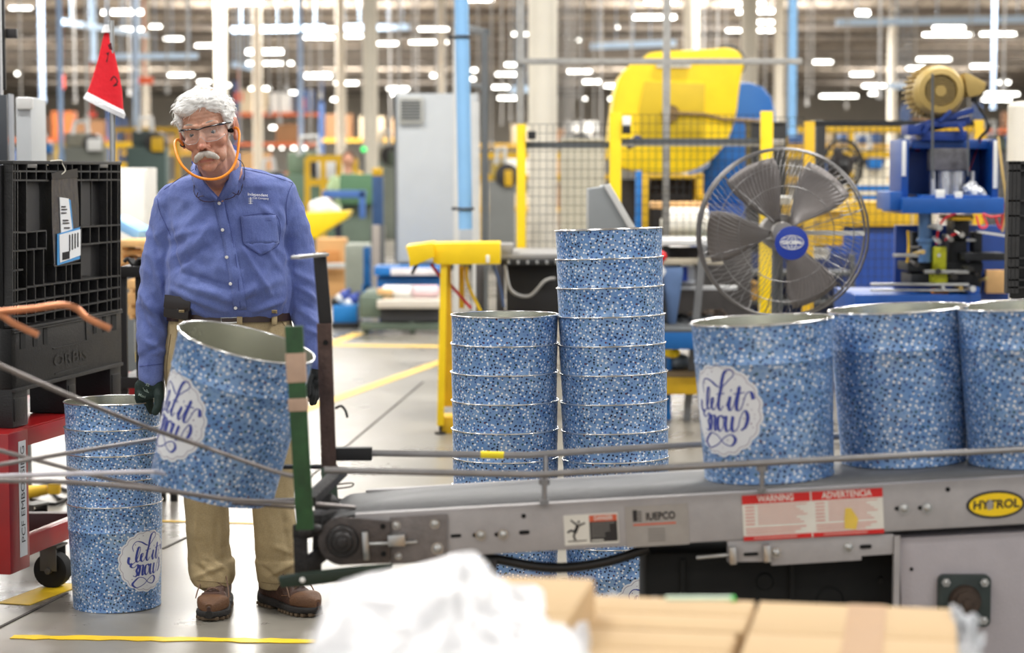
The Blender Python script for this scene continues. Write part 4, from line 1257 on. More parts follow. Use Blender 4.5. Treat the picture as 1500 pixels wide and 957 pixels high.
# hair
HAIR = mat('white_hair', (240, 238, 235), .55, 0, .12, 60)
h = MB()
def hhell(c, r): hell(c, r, h)
hhell((0, .022, .052), (.080, .09, .062)); hhell((0, .06, .03), (.078, .06, .08)); hhell((-.006, -.03, .082), (.067, .056, .030)); hhell((-.03, -.056, .068), (.046, .03, .021)); hhell((.042, -.046, .072), (.033, .034, .028))
for s_ in (-1, 1): hhell((s_ * .07, .0, .045), (.020, .045, .045)); hhell((s_ * .072, .03, .01), (.016, .03, .04)); hhell((s_ * .069, -.028, .045), (.012, .022, .032)); hhell((s_ * .07, -.018, .018), (.008, .012, .022))
rnd = random.Random(11)
for k in range(210):
    th_ = rnd.uniform(-pi, pi); ph = rnd.uniform(.05, 1.5)
    c0 = Vector((sin(ph) * sin(th_) * .081, -cos(th_) * sin(ph) * .09 + .01, .042 + cos(ph) * .07))
    if c0.y < -.04 and c0.z < .072: continue
    dirv = Vector((-.5 if c0.x < .03 else .6, .25 + rnd.uniform(-.3, .5), -.35 if c0.z < .09 else -.1)) * .03
    if c0.y < -.03: dirv = Vector((-.026 if c0.x < .03 else .02, -.006, -.012 + rnd.uniform(-.006, .01)))
    q = c0 + dirv; 
    if q.y < -.05 and q.z < .066: continue
    hcap(tuple(c0 * .99), tuple(q), .0075, .003, h)
def hairdisp(co, no):
    q = Hi(co)
    part = .04
    u = q.x * .6 + q.z * .4 if q.x < part else q.x * .5 - q.z
    v = noise.noise(Vector((q.x * 60, q.y * 60 + q.z * 220, q.z * 60))) + .6 * noise.noise(Vector((q.x * 40, q.y * 250, q.z * 300)))
    g = -.006 * exp(-((q.x - part - .1 * q.y) / .004) ** 2) * (1 if q.z > .08 else 0)
    return co + no * (.0032 * v + g) * HS
hair = remesh(h, 'hair', HAIR, man, voxel=.0032, smooth=3, disp=hairdisp)
bvh_h = BVHTree.FromPolygons([v.co + off for v in hair.data.vertices], [tuple(p.vertices) for p in hair.data.polygons])
m = MB()
for k in range(900):
    th_ = rnd.uniform(-pi, pi); ph = rnd.uniform(.02, 1.6)
    d = Vector((sin(ph) * sin(th_), -cos(th_) * sin(ph), cos(ph)))
    hit = bvh_h.ray_cast(H(d.x * .3, d.y * .3, .04 + d.z * .3), -(HR_ @ d))
    if hit[0] is None: continue
    q = Hi(hit[0])
    if (hit[0] - H(0, 0, .04)).length > .16: continue
    t = Vector((-1 if q.x < .04 else 1, .5 + rnd.uniform(-.8, .8), rnd.uniform(-.9, .3))); t = (HR_ @ t); t = (t - hit[1] * t.dot(hit[1])).normalized()
    L_ = rnd.uniform(.012, .026); n_ = hit[1]
    p0 = hit[0] - n_ * .001; pts = [p0 + t * L_ * s + n_ * (.002 * sin(pi * s) + rnd.uniform(0, .001)) - Vector((0, 0, .006)) * s * s for s in (0, .35, .7, 1)]
    r_ = rnd.uniform(.0004, .0009)
    m.tube(pts, [r_, r_, r_ * .8, r_ * .3], 4)
m.build('hair_strands', mat('hair_strand', (244, 243, 241), .5, 0, .1, 40), hair)
mo = MB()
for s_ in (-1, 1):
    pts = [(s_ * .001, -.098, -.063), (s_ * .012, -.0985, -.066), (s_ * .024, -.092, -.073), (s_ * .034, -.080, -.083)]
    for a_, b_, r0, r1 in zip(pts, pts[1:], (.0075, .0095, .009), (.0095, .009, .0055)): hcap(a_, b_, r0, r1, mo)
for k in range(70):
    s_ = -1 if k % 2 else 1; x = rnd.uniform(0, .034)
    p0 = (s_ * x, -.106 + x * .55 + rnd.uniform(0, .004), -.060 - x * .35 - rnd.uniform(0, .003)); p1 = (s_ * (x + .004 + rnd.uniform(0, .003)), p0[1] + .001, p0[2] - .013 + rnd.uniform(-.003, .002))
    hcap(p0, p1, .0015, .0007, mo)
remesh(mo, 'moustache', mat('moustache_grey', (190, 184, 176), .6, 0, .15, 90), man, voxel=.0013, smooth=1)
eb = MB()
for s_ in (-1, 1):
    for k in range(16):
        x = .014 + k * .0022; hcap((s_ * x, -.0945 + x * .22 + (x * 6) ** 2 * .06, .022 + .004 * sin(k / 16 * pi)), (s_ * (x + .005), -.093 + x * .26 + (x * 6) ** 2 * .07, .026 + .004 * sin(k / 16 * pi)), .0013, .0006, eb)
remesh(eb, 'eyebrows', mat('brow_grey', (170, 158, 148), .6), man, voxel=.0012, smooth=1)
# safety glasses
sg = MB()
lens = MB(); K = 24; vs = []; fs = []
def gl(t, z): # t -1..1
    x = .069 * sin(t * 1.15) / sin(1.15); y = -.108 + .062 * (1 - cos(t * 1.15)) / (1 - cos(1.15)); return (x, y, z)
for k in range(K + 1):
    t = -1 + 2 * k / K
    low = -.028 + .012 * exp(-(t / .12) ** 2) * 1.6 + .014 * max(0, abs(t) - .55) / .45
    for j in range(7):
        z = .014 + (low - .014) * j / 6; q = gl(t, z); vs.append(H(*q))
for k in range(K):
    for j in range(6): fs.append((k * 7 + j, (k + 1) * 7 + j, (k + 1) * 7 + j + 1, k * 7 + j + 1))
lens.add(vs, fs)
gm = mat('clear_lens', (210, 214, 216), .04, 0, 0, alpha=.05, spec=.8)
spec_g = lens.build('safety_glasses_lens', gm, None)
so = spec_g.modifiers.new('t', 'SOLIDIFY'); so.thickness = .0015
lo = Vector(spec_g.location); spec_g.parent = man; spec_g.location = lo - wloc(man)
m = MB(); pts = [H(*gl(-1 + 2 * k / 24, .0155 - .0035 * exp(-((-1 + 2 * k / 24) / .14) ** 2))) for k in range(25)]
m.tube(pts, [.0022 + .0018 * (abs(-1 + 2 * k / 24) > .6) for k in range(25)], 8)
for s_ in (-1, 1): m.tube([H(*gl(s_, .014)), H(s_ * .078, -.03, .013), H(s_ * .082, .01, .016)], .0028, 8)
m.build('safety_glasses_frame', mat('frame_black', (16, 16, 18), .2, 0, 0, coat=.5), man, label='black brow bar of the safety glasses')
m = MB(); pts = [H(*gl(-1 + 2 * k / 40, (-.028 + .0192 * exp(-((-1 + 2 * k / 40) / .12) ** 2) + .014 * max(0, abs(-1 + 2 * k / 40) - .55) / .45))) for k in range(41)]
m.tube(pts, .0009, 6); m.build('lens_edge', mat('lens_edge', (200, 190, 188), .15, 0, 0, alpha=.7), man)
# hearing band
OR = mat('band_orange', (250, 146, 24), .4, 0, .05, 10)
eL = H(-.086, .0, -.03); eR = H(.086, .0, -.02)
def band(pts): return catmull(pts, 8)
m = MB()
pts = [P(268, 213, 6.56), P(262, 205, 6.52), P(257, 207, 6.50), P(256.5, 216, 6.47), P(261, 232, 6.44), P(270, 246, 6.42), P(284, 257, 6.42), P(302, 262.5, 6.44), P(320, 261.5, 6.45), P(335, 253, 6.46), P(344, 240, 6.48), P(348, 225, 6.5), P(350, 208, 6.52), P(350.5, 195, 6.54), P(347, 188, 6.56), P(342, 188, 6.58), P(339, 192, 6.6)]
m.tube(band(pts), .0042, 10); m.build('hearing_band', OR, man, label='orange ear plug band under the chin')
for e, d in ((P(267, 212, 6.56), (.012, .015, .0)), (P(339, 191, 6.58), (-.012, .015, 0))):
    m = MB(); m.cap(e, e + Vector(d), .0075, .006); m.build('ear_plug', BLACK, man)
# ---- shirt
SHIRT = bpy.data.materials.new('oxford_blue'); SHIRT.use_nodes = True
def shirt_nodes():
    nt = SHIRT.node_tree; bb = nt.nodes['Principled BSDF']; L = nt.links.new
    tc = nt.nodes.new('ShaderNodeTexCoord')
    n = nt.nodes.new('ShaderNodeTexNoise'); n.inputs['Scale'].default_value = 420; n.inputs['Detail'].default_value = 3; L(tc.outputs['Object'], n.inputs['Vector'])
    n2 = nt.nodes.new('ShaderNodeTexNoise'); n2.inputs['Scale'].default_value = 9; n2.inputs['Detail'].default_value = 4; L(tc.outputs['Object'], n2.inputs['Vector'])
    r = nt.nodes.new('ShaderNodeValToRGB'); r.color_ramp.elements[0].color = rgb(70, 82, 142); r.color_ramp.elements[1].color = rgb(114, 130, 188)
    r.color_ramp.elements[0].position = .25; r.color_ramp.elements[1].position = .75
    mx = nt.nodes.new('ShaderNodeMath'); mx.operation = 'ADD'; m2 = nt.nodes.new('ShaderNodeMath'); m2.operation = 'MULTIPLY'; m2.inputs[1].default_value = .5
    L(n.outputs['Fac'], mx.inputs[0]); L(n2.outputs['Fac'], mx.inputs[1]); L(mx.outputs[0], m2.inputs[0]); L(m2.outputs[0], r.inputs['Fac']); L(r.outputs['Color'], bb.inputs['Base Color'])
    bb.inputs['Roughness'].default_value = .85; bb.inputs['Sheen Weight'].default_value = .15; bb.inputs['Specular IOR Level'].default_value = .25
    n3 = nt.nodes.new('ShaderNodeTexNoise'); n3.inputs['Scale'].default_value = 22; n3.inputs['Detail'].default_value = 5
    mp = nt.nodes.new('ShaderNodeMapping'); mp.inputs['Rotation'].default_value = (0, .6, 0); mp.inputs['Scale'].default_value = (1, 1, .45); L(tc.outputs['Object'], mp.inputs['Vector']); L(mp.outputs['Vector'], n3.inputs['Vector'])
    bp = nt.nodes.new('ShaderNodeBump'); bp.inputs['Strength'].default_value = .75; bp.inputs['Distance'].default_value = .014; L(n3.outputs['Fac'], bp.inputs['Height'])
    L(bp.outputs['Normal'], bb.inputs['Normal'])
shirt_nodes()
s = MB()
TR = [(302, 358, 247, .06, .04), (284, 396, 255, .075, .04), (266, 422, 263, .088, .035), (250, 434, 273, .1, .03), (238, 439, 288, .11, .03), (240, 438, 305, .12, .03), (243, 434, 330, .135, .025), (246, 430, 360, .145, .02), (246, 428, 395, .15, .01), (244, 428, 425, .152, .01), (242, 429, 448, .142, .02), (246, 427, 460, .13, .025), (250, 424, 470, .115, .025)]
s.loft([ring(a, b_, c, d, e) for a, b_, c, d, e in TR])
def limb(mb, pts):
    for (x0, y0, r0, d0), (x1, y1, r1, d1) in zip(pts, pts[1:]): mb.cap(Mp(x0, y0, d0), Mp(x1, y1, d1), r0 * PXM, r1 * PXM)
limb(s, [(256, 296, 27, .03), (246, 330, 28, .03), (238, 380, 29, .03), (232, 425, 30, .03), (225, 470, 25, .02), (223, 510, 20, .0), (222, 545, 17.5, .0)])
limb(s, [(413, 290, 26, .03), (424, 330, 27, .03), (434, 375, 28, .04), (441, 420, 26, .04), (447, 455, 21, .02), (453, 495, 17, .0), (456, 525, 14.5, -.02)])
s.cap(Mp(222, 530, 0), Mp(221.5, 553, 0), 19.5 * PXM, 19 * PXM); s.cap(Mp(456, 518, -.02), Mp(457.5, 533, -.02), 15.5 * PXM, 15 * PXM)
CRE = [(262, 375, 345, 310, 9, .006), (250, 350, 300, 335, 6, .004), (255, 395, 330, 345, 5, -.004), (262, 415, 345, 440, 6, .006), (268, 400, 350, 425, 4, -.005), (255, 425, 330, 455, 5, .006), (330, 440, 420, 405, 7, .004),
       (352, 360, 395, 430, 4, .005), (375, 345, 415, 400, 5, .004), (420, 310, 426, 400, 5, -.008), (415, 340, 380, 300, 5, .004), (250, 330, 262, 400, 4, -.006), (225, 372, 240, 440, 5, .006), (208, 430, 240, 480, 5, .007), (212, 465, 243, 492, 5, .006),
       (206, 450, 226, 500, 4, -.005), (214, 500, 240, 515, 4, .005), (212, 520, 238, 505, 3, -.004), (438, 420, 462, 440, 4, .006), (436, 440, 462, 455, 4, -.005), (440, 455, 464, 475, 4, .005), (446, 480, 465, 492, 4, .005), (425, 395, 460, 415, 5, .005),
       (300, 300, 265, 345, 7, .004), (345, 300, 300, 350, 6, -.003), (390, 400, 352, 440, 5, .004), (402, 300, 425, 340, 6, .004), (218, 330, 232, 372, 4, -.004), (270, 440, 300, 462, 4, .005), (370, 455, 415, 440, 4, .005), (310, 330, 280, 380, 6, .004)]
cf = creases(CRE)
def shirtdisp(co, no):
    x, y = pix(co)
    dx = cloth(co, .0065, 8, 12, 3.1) + .003 * noise.noise(co * 34)
    k = 1.0
    if y > 520 and x < 260: k = .25
    d = dx * k + 2.1 * cf(co, no)
    # armhole seams
    for (x0, y0, x1, y1) in ((232, 285, 248, 345), (428, 270, 420, 330)):
        t = ((x - x0) * (x1 - x0) + (y - y0) * (y1 - y0)) / ((x1 - x0) ** 2 + (y1 - y0) ** 2)
        if 0 < t < 1 and no.y < 0.2:
            dd = abs((x - x0) * (y1 - y0) - (y - y0) * (x1 - x0)) / sqrt((x1 - x0) ** 2 + (y1 - y0) ** 2)
            d -= .0025 * exp(-(dd / 1.5) ** 2)
    return co + no * d
shirt = remesh(s, 'shirt', SHIRT, man, voxel=.0055, smooth=8, fac=.5, disp=shirtdisp, label='long sleeved blue button shirt')
VP = [(296, 225), (346, 215), (343, 250), (338, 266), (323, 294), (318, 292), (303, 272), (292, 250)]
def inpoly(x, y, poly):
    r = False
    for (x0, y0), (x1, y1) in zip(poly, poly[1:] + poly[:1]):
        if (y0 > y) != (y1 > y) and x < (x1 - x0) * (y - y0) / (y1 - y0) + x0: r = not r
    return r
bmm = bmesh.new(); bmm.from_mesh(shirt.data)
dl = [v for v in bmm.verts if (v.co + off).y < 6.83 and inpoly(*pix(v.co + off), VP)]
bmesh.ops.delete(bmm, geom=dl, context='VERTS'); bmm.to_mesh(shirt.data); bmm.free()
BV = BVHTree.FromPolygons([v.co + off for v in shirt.data.vertices], [tuple(p.vertices) for p in shirt.data.polygons])
CAMP = Vector((0, 0, CAMH))
def on(bv, px, py, lift=.001, fb=6.65):
    d = (P(px, py, 6.0) - CAMP).normalized(); hit = bv.ray_cast(CAMP, d)
    if hit[0] is None: return P(px, py, fb)
    n = hit[1] if hit[1].dot(d) < 0 else -hit[1]
    return hit[0] - d * lift
def patch(bv, poly_fn, nu, nv, lift, name, mt, par, th=.002, label=None):
    "cloth patch laid on a surface: poly_fn(u,v)->pixel"
    m = MB(); vs = [on(bv, *poly_fn(i / nu, j / nv), lift=lift) for i in range(nu + 1) for j in range(nv + 1)]
    fs = [(i * (nv + 1) + j, (i + 1) * (nv + 1) + j, (i + 1) * (nv + 1) + j + 1, i * (nv + 1) + j + 1) for i in range(nu) for j in range(nv)]
    m.add(vs, fs); o = m.build(name, mt, par, label=label, fixn=False)
    md = o.modifiers.new('t', 'SOLIDIFY'); md.thickness = th; md.offset = 0
    return o
def quadfn(p00, p10, p11, p01):
    def f(u, v): return tuple((1 - u) * (1 - v) * p00[i] + u * (1 - v) * p10[i] + u * v * p11[i] + (1 - u) * v * p01[i] for i in (0, 1))
    return f
patch(BV, lambda u, v: (313 + 29 * v + (15 + 4 * v) * u + 3 * sin(v * 3), 296 + v * 158), 3, 24, .0022, 'placket', SHIRT, shirt, .0025)
patch(BV, quadfn((352, 317), (404, 315), (409, 356), (357, 358)), 8, 8, .003, 'chest_pocket', SHIRT, shirt, .003)
m = MB()
for q in ((357, 358), (383, 373)): pass
patch(BV, quadfn((357, 357), (409, 355), (396, 368), (381, 374)), 6, 4, .003, 'chest_pocket_point', SHIRT, shirt, .003)
SEAM = mat('seam_blue', (58, 68, 130), .9, 0, .05, 50)
m = MB()
for ln in ([(352, 317), (354, 340), (357, 357), (381, 373), (396, 367), (409, 355), (404, 315), (352, 317)], [(354, 325), (405, 323)], [(230, 291), (234, 310), (243, 330), (250, 345)], [(429, 268), (422, 285), (419, 305), (421, 330)], [(352, 247), (390, 255), (429, 268)], [(240, 278), (262, 262), (284, 248)], [(204, 537), (239, 533)], [(329, 296), (345, 375), (352, 452)]):
    c = catmull([(a, b_, 0) for a, b_ in ln], 5); m.tube([on(BV, q.x, q.y, .0035) for q in c], .0009, 5)
m.build('seams', SEAM, shirt)
BTN = mat('button_pearl', (226, 224, 220), .25, 0, .05, 30)
for px, py in ((321, 298), (326, 337), (332, 377), (337.5, 416), (345, 451.5), (344.5, 270.5), (297, 277)):
    c = on(BV, px, py, .0065 if px not in (344.5, 297) else .013); m = MB(); d = (CAMP - c).normalized()
    m.cyl(c - d * .0008, c + d * .0012, .0055, .005, 16); m.cyl(c + d * .0012, c + d * .0016, .0035, .003, 12); m.build('button', BTN, shirt)
# collar flaps
def collar(poly, lift=.008, name='collar'):
    m = MB()
    c = Vector((sum(p[0] for p in poly) / len(poly), sum(p[1] for p in poly) / len(poly)))
    vs = [on(BV, c.x, c.y, lift + .003)]; K = len(poly)
    for f_ in (.5, 1): vs += [on(BV, c.x + (p[0] - c.x) * f_, c.y + (p[1] - c.y) * f_, lift + .003) for p in poly]
    fs = [(0, 1 + k, 1 + (k + 1) % K) for k in range(K)] + [(1 + k, 1 + K + k, 1 + K + (k + 1) % K, 1 + (k + 1) % K) for k in range(K)]
    m.add(vs, fs); return m
def collar3(pts3, name):
    m = MB(); vs = [P(*q) for q in pts3]; n = len(pts3) // 2
    m.add(vs, [(k, k + 1, n + k + 1, n + k) for k in range(n - 1)]); o = m.build(name, SHIRT, shirt, fixn=False)
    md = o.modifiers.new('t', 'SOLIDIFY'); md.thickness = .004; md.offset = 0
    return o
# left flap: upper edge follows the neck, lower edge to the button
collar3([(286, 236, 6.76), (287, 246, 6.69), (293, 259, 6.655), (302, 272, 6.645), (318, 290, 6.645),
         (280, 246, 6.77), (281, 262, 6.68), (286, 274, 6.655), (297, 286, 6.635), (317, 296, 6.64)], 'collar')
collar3([(338, 216, 6.80), (341, 232, 6.71), (338, 250, 6.665), (334, 266, 6.645), (322, 290, 6.645),
         (352, 226, 6.82), (353, 244, 6.73), (350, 262, 6.67), (345, 278, 6.635), (327, 294, 6.64)], 'collar')
m = MB()
m.tube(catmull([P(286, 240, 6.78), P(290, 256, 6.70), P(300, 272, 6.67), P(320, 294, 6.66)], 6), .008, 8); m.tube(catmull([P(340, 222, 6.82), P(340, 246, 6.72), P(334, 268, 6.68), P(321, 294, 6.66)], 6), .008, 8)
m.tube(catmull([P(286, 238, 6.79), P(300, 236, 6.9), P(325, 226, 6.92), P(342, 218, 6.83)], 6), .013, 8)
m.build('collar_stand', SHIRT, shirt)
# logo
STW = mat('embroidery_white', (232, 234, 240), .8, 0, .03, 60)
m = MB()
def lf(cx, cy, sz, sl=.06):
    return lambda a, b: on(BV, cx + a * sz + 0 * b, cy - b * sz + a * sz * sl, .0045)
text_on(m, 'Independent', 8.2, lf(377.5, 285.5, .72), bold=.12)
text_on(m, 'Can Company', 5.6, lf(382, 290.6, .72), bold=.06)
for k in range(4): 
    y = 290.5 + k * 2.6
    m.add([on(BV, *q, lift=.0045) for q in ((363, y), (367, y - .7), (371, y), (367, y + .7))], [(0, 1, 2, 3)])
m.add([on(BV, *q, lift=.0045) for q in ((366.4, 289), (367.6, 289), (367.6, 299), (366.4, 299))], [(0, 1, 2, 3)])
m.build('chest_logo', STW, shirt, fixn=False, label='white embroidered company name')
# hanging reading glasses
m = MB(); TORT = mat('tortoise', (62, 34, 32), .25, 0, .3, 60, coat=.4)
for pts in ([(287, 243), (285, 262), (284, 280), (288, 289)], [(346, 232), (356, 240), (358, 258), (353, 280), (349, 286)]):
    m.tube(catmull([on(BV, a, b_, .014) for a, b_ in pts], 6), .0012, 6)
m.build('glasses_cord', mat('cord_dark', (48, 30, 34), .5), man)
m = MB()
def oval3(cx, cy, rx, ry, tilt, lift):
    return [on(BV, cx + rx * cos(t) - ry * sin(t) * tilt, cy + ry * sin(t) + rx * cos(t) * tilt, lift) for t in [2 * pi * k / 24 for k in range(24)]]
m.tube(oval3(303, 291.5, 12, 4.2, .12, .014), .0013, 6, closed=True); m.tube(oval3(332, 287.5, 12.5, 4.4, -.2, .014), .0013, 6, closed=True)
m.tube([on(BV, 314, 291, .014), on(BV, 317.5, 288.5, .015), on(BV, 321, 289, .014)], .0014, 6)
m.tube([on(BV, 291, 290, .014), on(BV, 288, 288, .014), on(BV, 290, 282, .013)], .0014, 6); m.tube([on(BV, 344, 284.5, .014), on(BV, 348, 285, .014), on(BV, 350, 279, .013)], .0016, 6)
m.build('reading_glasses', TORT, man, label='tortoise reading glasses hanging on the chest')
# ---- trousers
KH = bpy.data.materials.new('khaki'); KH.use_nodes = True
def kh():
    nt = KH.node_tree; bb = nt.nodes['Principled BSDF']; L = nt.links.new; tc = nt.nodes.new('ShaderNodeTexCoord')
    n = nt.nodes.new('ShaderNodeTexNoise'); n.inputs['Scale'].default_value = 260; n.inputs['Detail'].default_value = 3; L(tc.outputs['Object'], n.inputs['Vector'])
    r = nt.nodes.new('ShaderNodeValToRGB'); r.color_ramp.elements[0].color = rgb(142, 124, 92); r.color_ramp.elements[1].color = rgb(180, 162, 126); L(n.outputs['Fac'], r.inputs['Fac']); L(r.outputs['Color'], bb.inputs['Base Color'])
    bb.inputs['Roughness'].default_value = .85; bb.inputs['Specular IOR Level'].default_value = .25
    n3 = nt.nodes.new('ShaderNodeTexNoise'); n3.inputs['Scale'].default_value = 18; n3.inputs['Detail'].default_value = 4; L(tc.outputs['Object'], n3.inputs['Vector'])
    bp = nt.nodes.new('ShaderNodeBump'); bp.inputs['Strength'].default_value = .4; bp.inputs['Distance'].default_value = .01; L(n3.outputs['Fac'], bp.inputs['Height']); L(bp.outputs['Normal'], bb.inputs['Normal'])
kh()
t = MB()
t.loft([ring(a, b_, c, d, e) for a, b_, c, d, e in ((249, 425, 458, .118, .025), (247, 428, 475, .128, .025), (242, 434, 505, .135, .03), (240, 440, 540, .135, .03), (244, 440, 570, .12, .03))])
limb(t, [(286, 545, 46, .03), (290, 600, 42, .02), (298, 680, 35, .01), (302, 740, 31.5, .02), (306, 800, 32, .03), (308, 835, 32, .03)])
limb(t, [(396, 545, 46, .03), (398, 610, 41, .02), (400, 690, 34, .02), (401, 740, 31.5, .03), (405, 800, 32, .04), (409, 832, 31, .06)])
t.loft([ring(277, 343, 820, .075, .03), ring(279, 344, 845, .075, .02), ring(286, 340, 857, .07, .01)])
t.loft([ring(374, 440, 820, .075, .05), ring(377, 440, 845, .075, .06), ring(382, 428, 860, .07, .07)])
TC = creases([(285, 845, 330, 828, 4, .008), (282, 825, 312, 845, 4, -.008), (300, 815, 340, 840, 5, .007), (290, 800, 300, 835, 4, .005), (335, 790, 325, 840, 4, -.005), (392, 845, 430, 825, 4, .009), (380, 830, 410, 850, 4, -.007), (390, 740, 405, 800, 5, .004), (410, 745, 425, 820, 5, -.005),
              (290, 745, 285, 800, 5, .004), (320, 750, 315, 800, 5, -.004), (262, 475, 250, 560, 5, .005), (420, 470, 400, 520, 4, .007), (405, 468, 385, 500, 3, -.004), (400, 800, 425, 810, 4, .006)])
trs = remesh(t, 'trousers', KH, man, voxel=.0055, smooth=6, disp=lambda co, no: co + no * (cloth(co, .0035, 6, 8, 7.7) + TC(co, no) + .0012 * noise.noise(co * 45)), label='khaki trousers')
BV2 = BVHTree.FromPolygons([v.co + off for v in trs.data.vertices], [tuple(p.vertices) for p in trs.data.polygons])
m = MB()
for ln in ([(250, 490), (244, 540), (247, 590)], [(288, 851), (315, 853), (338, 856)], [(383, 853), (405, 856), (425, 850)], [(412, 470), (425, 490), (432, 510)]):
    c = catmull([(a, b_, 0) for a, b_ in ln], 5); m.tube([on(BV2, q.x, q.y, .002) for q in c], .0009, 5)
m.build('seams', mat('khaki_seam', (112, 96, 70), .9), trs)
for px in (262, 347, 398):
    patch(BV2, quadfn((px, 455), (px + 8, 455), (px + 8, 476), (px, 476)), 2, 4, .02, 'belt_loop', KH, trs, .003)
# belt
BELTM = mat('belt_leather', (54, 36, 30), .4, 0, .2, 25, coat=.2)
m = MB(); rs = [ring(245.5, 427.5, y, .131, .025, n=48) for y in (456.5, 456.5, 468.5, 468.5)]
def shr(r, k): 
    c = sum(r, Vector()) / len(r); return [c + (q - c) * k for q in r]
rs = [shr(rs[0], .96), shr(rs[1], 1.012), shr(rs[2], 1.012), shr(rs[3], .96)]
m.loft(rs, cap=False); m.build('belt', BELTM, man, bevel=0)
m = MB(); bb_ = [Vector((Mp(x, y).x, MY + .025 - .1325, Mp(x, y).z)) for x, y in ((330, 455.5), (355, 454.5), (356, 469), (331, 469.5))]
m.tube(bb_, .0022, 8, closed=True); m.bar(bb_[0].lerp(bb_[3], .5), bb_[1].lerp(bb_[2], .5), .002, .002); m.build('buckle', STEEL, man)
m = MB(); c = Vector((Mp(268, 448).x, MY + .025 - .118, Mp(268, 448).z))
m.box(c, (.088, .035, .072), (0, .12, -.25)); ph_ = m.build('belt_pouch', mat('pouch_leather', (30, 22, 22), .35, 0, .2, 30, coat=.3), man, bevel=.009, label='dark leather phone pouch')
m = MB(); m.box(c + Vector((0, -.02, .016)), (.09, .006, .042), (0, .12, -.25)); m.cyl(c + Vector((.002, -.024, -.006)), c + Vector((.002, -.028, -.006)), .004, n=12); m.build('pouch_flap', mat('pouch_leather', (30, 22, 22)), ph_, bevel=.003)
# ---- shoes (local: toe to -y, sole on z=0)
SHO = mat('shoe_leather', (66, 42, 32), .6, 0, .28, 18, .3, 160); SHT = mat('shoe_toe', (98, 66, 42), .65, 0, .2, 22, .3, 160); SOLE = mat('shoe_sole', (34, 31, 30), .75, 0, .2, 30, .3, 90); TRD = mat('shoe_tread', (92, 76, 58), .8, 0, .15, 30)
LACE = mat('shoe_lace', (112, 86, 70), .8, 0, .15, 50)
def shoe(loc, rz, mir):
    e = Vector(loc)
    Rz = Matrix.Rotation(rz, 3, 'Z')
    def T(x, y, z): return e + Rz @ Vector((x * mir, y, z))
    def foot(y): # half width & centre
        t = (y + .17) / .31 # 0 toe .. 1 heel
        w = .052 * (1 - (max(0, .28 - t) / .28) ** 2.6 * .85) if t < .28 else (.052 - .014 * min(1, (t - .28) / .3) if t < .58 else .038 * (1 - (max(0, t - .8) / .2) ** 2.4 * .7))
        return w, .008 * cos(t * 3)
    ys = [-.17 + .31 * k / 30 for k in range(31)]
    def section(y, z0, z1, grow, n=20, topw=1.0):
        w, cx = foot(y); w += grow; out = []
        for k in range(n):
            a = 2 * pi * k / n; ct, st = cos(a), sin(a)
            q = .65
            X = cx + w * abs(ct) ** q * (1 if ct > 0 else -1) * (topw if st > 0 else 1); Z = (z0 + z1) / 2 + (z1 - z0) / 2 * abs(st) ** q * (1 if st > 0 else -1)
            out.append(T(X, y, Z))
        return out
    m = MB(); m.loft([section(y, .006 + .006 * max(0, (-.12 - y) / .05), .036 + .012 * max(0, (y - 0) / .14), .004) for y in ys])
    so_ = m.build('sole', SOLE, man)
    m = MB()
    for k in range(15):
        y = -.155 + k * .02
        if .0 < y < .045: continue
        w, cx = foot(y); z_ = .002 + .004 * max(0, (-.13 - y) / .04)
        m.box(T(cx, y, .005 + z_), ((w + .003) * 2, .012, .010), Rz)
    m.build('tread', TRD, so_, bevel=.001)
    u = MB()
    def topz(y):
        t = (y + .17) / .31
        return .055 + .02 * min(1, t / .12) if t < .3 else (.075 + .07 * min(1, (t - .3) / .35) if t < .65 else .145 - .02 * (t - .65) / .35)
    u.loft([section(y, .02, topz(y) if y > -.165 else .05, -.002, topw=(1 if y < -.06 else .8)) for y in ys[:-1]])
    up = remesh(u, 'shoe_upper', [SHO], man, voxel=.0035, smooth=5, disp=lambda co, no: co + no * .0012 * noise.noise(co * 60))
    t_ = MB(); t_.loft([section(y, .025, topz(y) + .002 - (.012 if y > -.1 else 0) * ((y + .1) / .035 if y > -.1 else 0), .0005) for y in [-.168 + .1 * k / 12 for k in range(11)]])
    t2 = t_.build('toe_cap', SHT, up)
    m = MB()
    for k in range(4):
        y = -.065 + k * .024; z = topz(y) + .004
        m.tube(catmull([T(-.024, y, z - .008), T(-.008, y - .006, z + .002), T(.01, y + .004, z + .002), T(.024, y + .012, z - .006)], 4), .0022, 6)
        m.tube(catmull([T(.024, y, z - .008), T(.008, y - .006, z + .003), T(-.01, y + .004, z + .003), T(-.024, y + .012, z - .006)], 4), .0022, 6)
    yk = .02; zk = topz(yk) + .006
    for s_ in (-1, 1):
        m.tube(catmull([T(0, yk, zk), T(s_ * .022, yk - .02, zk + .002), T(s_ * .036, yk - .045, zk - .03), T(s_ * .022, yk - .05, zk - .035), T(0, yk - .003, zk)], 6), .0022, 6)
        m.tube(catmull([T(0, yk, zk), T(s_ * .03, yk - .04, zk - .015), T(s_ * .048, yk - .08, zk - .055), T(s_ * .054, yk - .1, zk - .085)], 6), .0022, 6)
    m.build('laces', LACE, up)
    m = MB()
    pts = [T(*q) for q in ((-.043, -.035, .058), (-.04, -.085, .064), (-.02, -.118, .072), (0.002, -.126, .074), (.024, -.118, .072), (.046, -.085, .064), (.05, -.035, .058))]
    m.tube(catmull(pts, 5), .0018, 6); m.build('toe_seam', SHT, up)
gl_ = G(308, 912); shoe((gl_.x, gl_.y + .168, 0), radians(-4), 1)
gr_ = G(466, 905); shoe((gr_.x - .115, gr_.y + .125, 0), radians(46), -1)
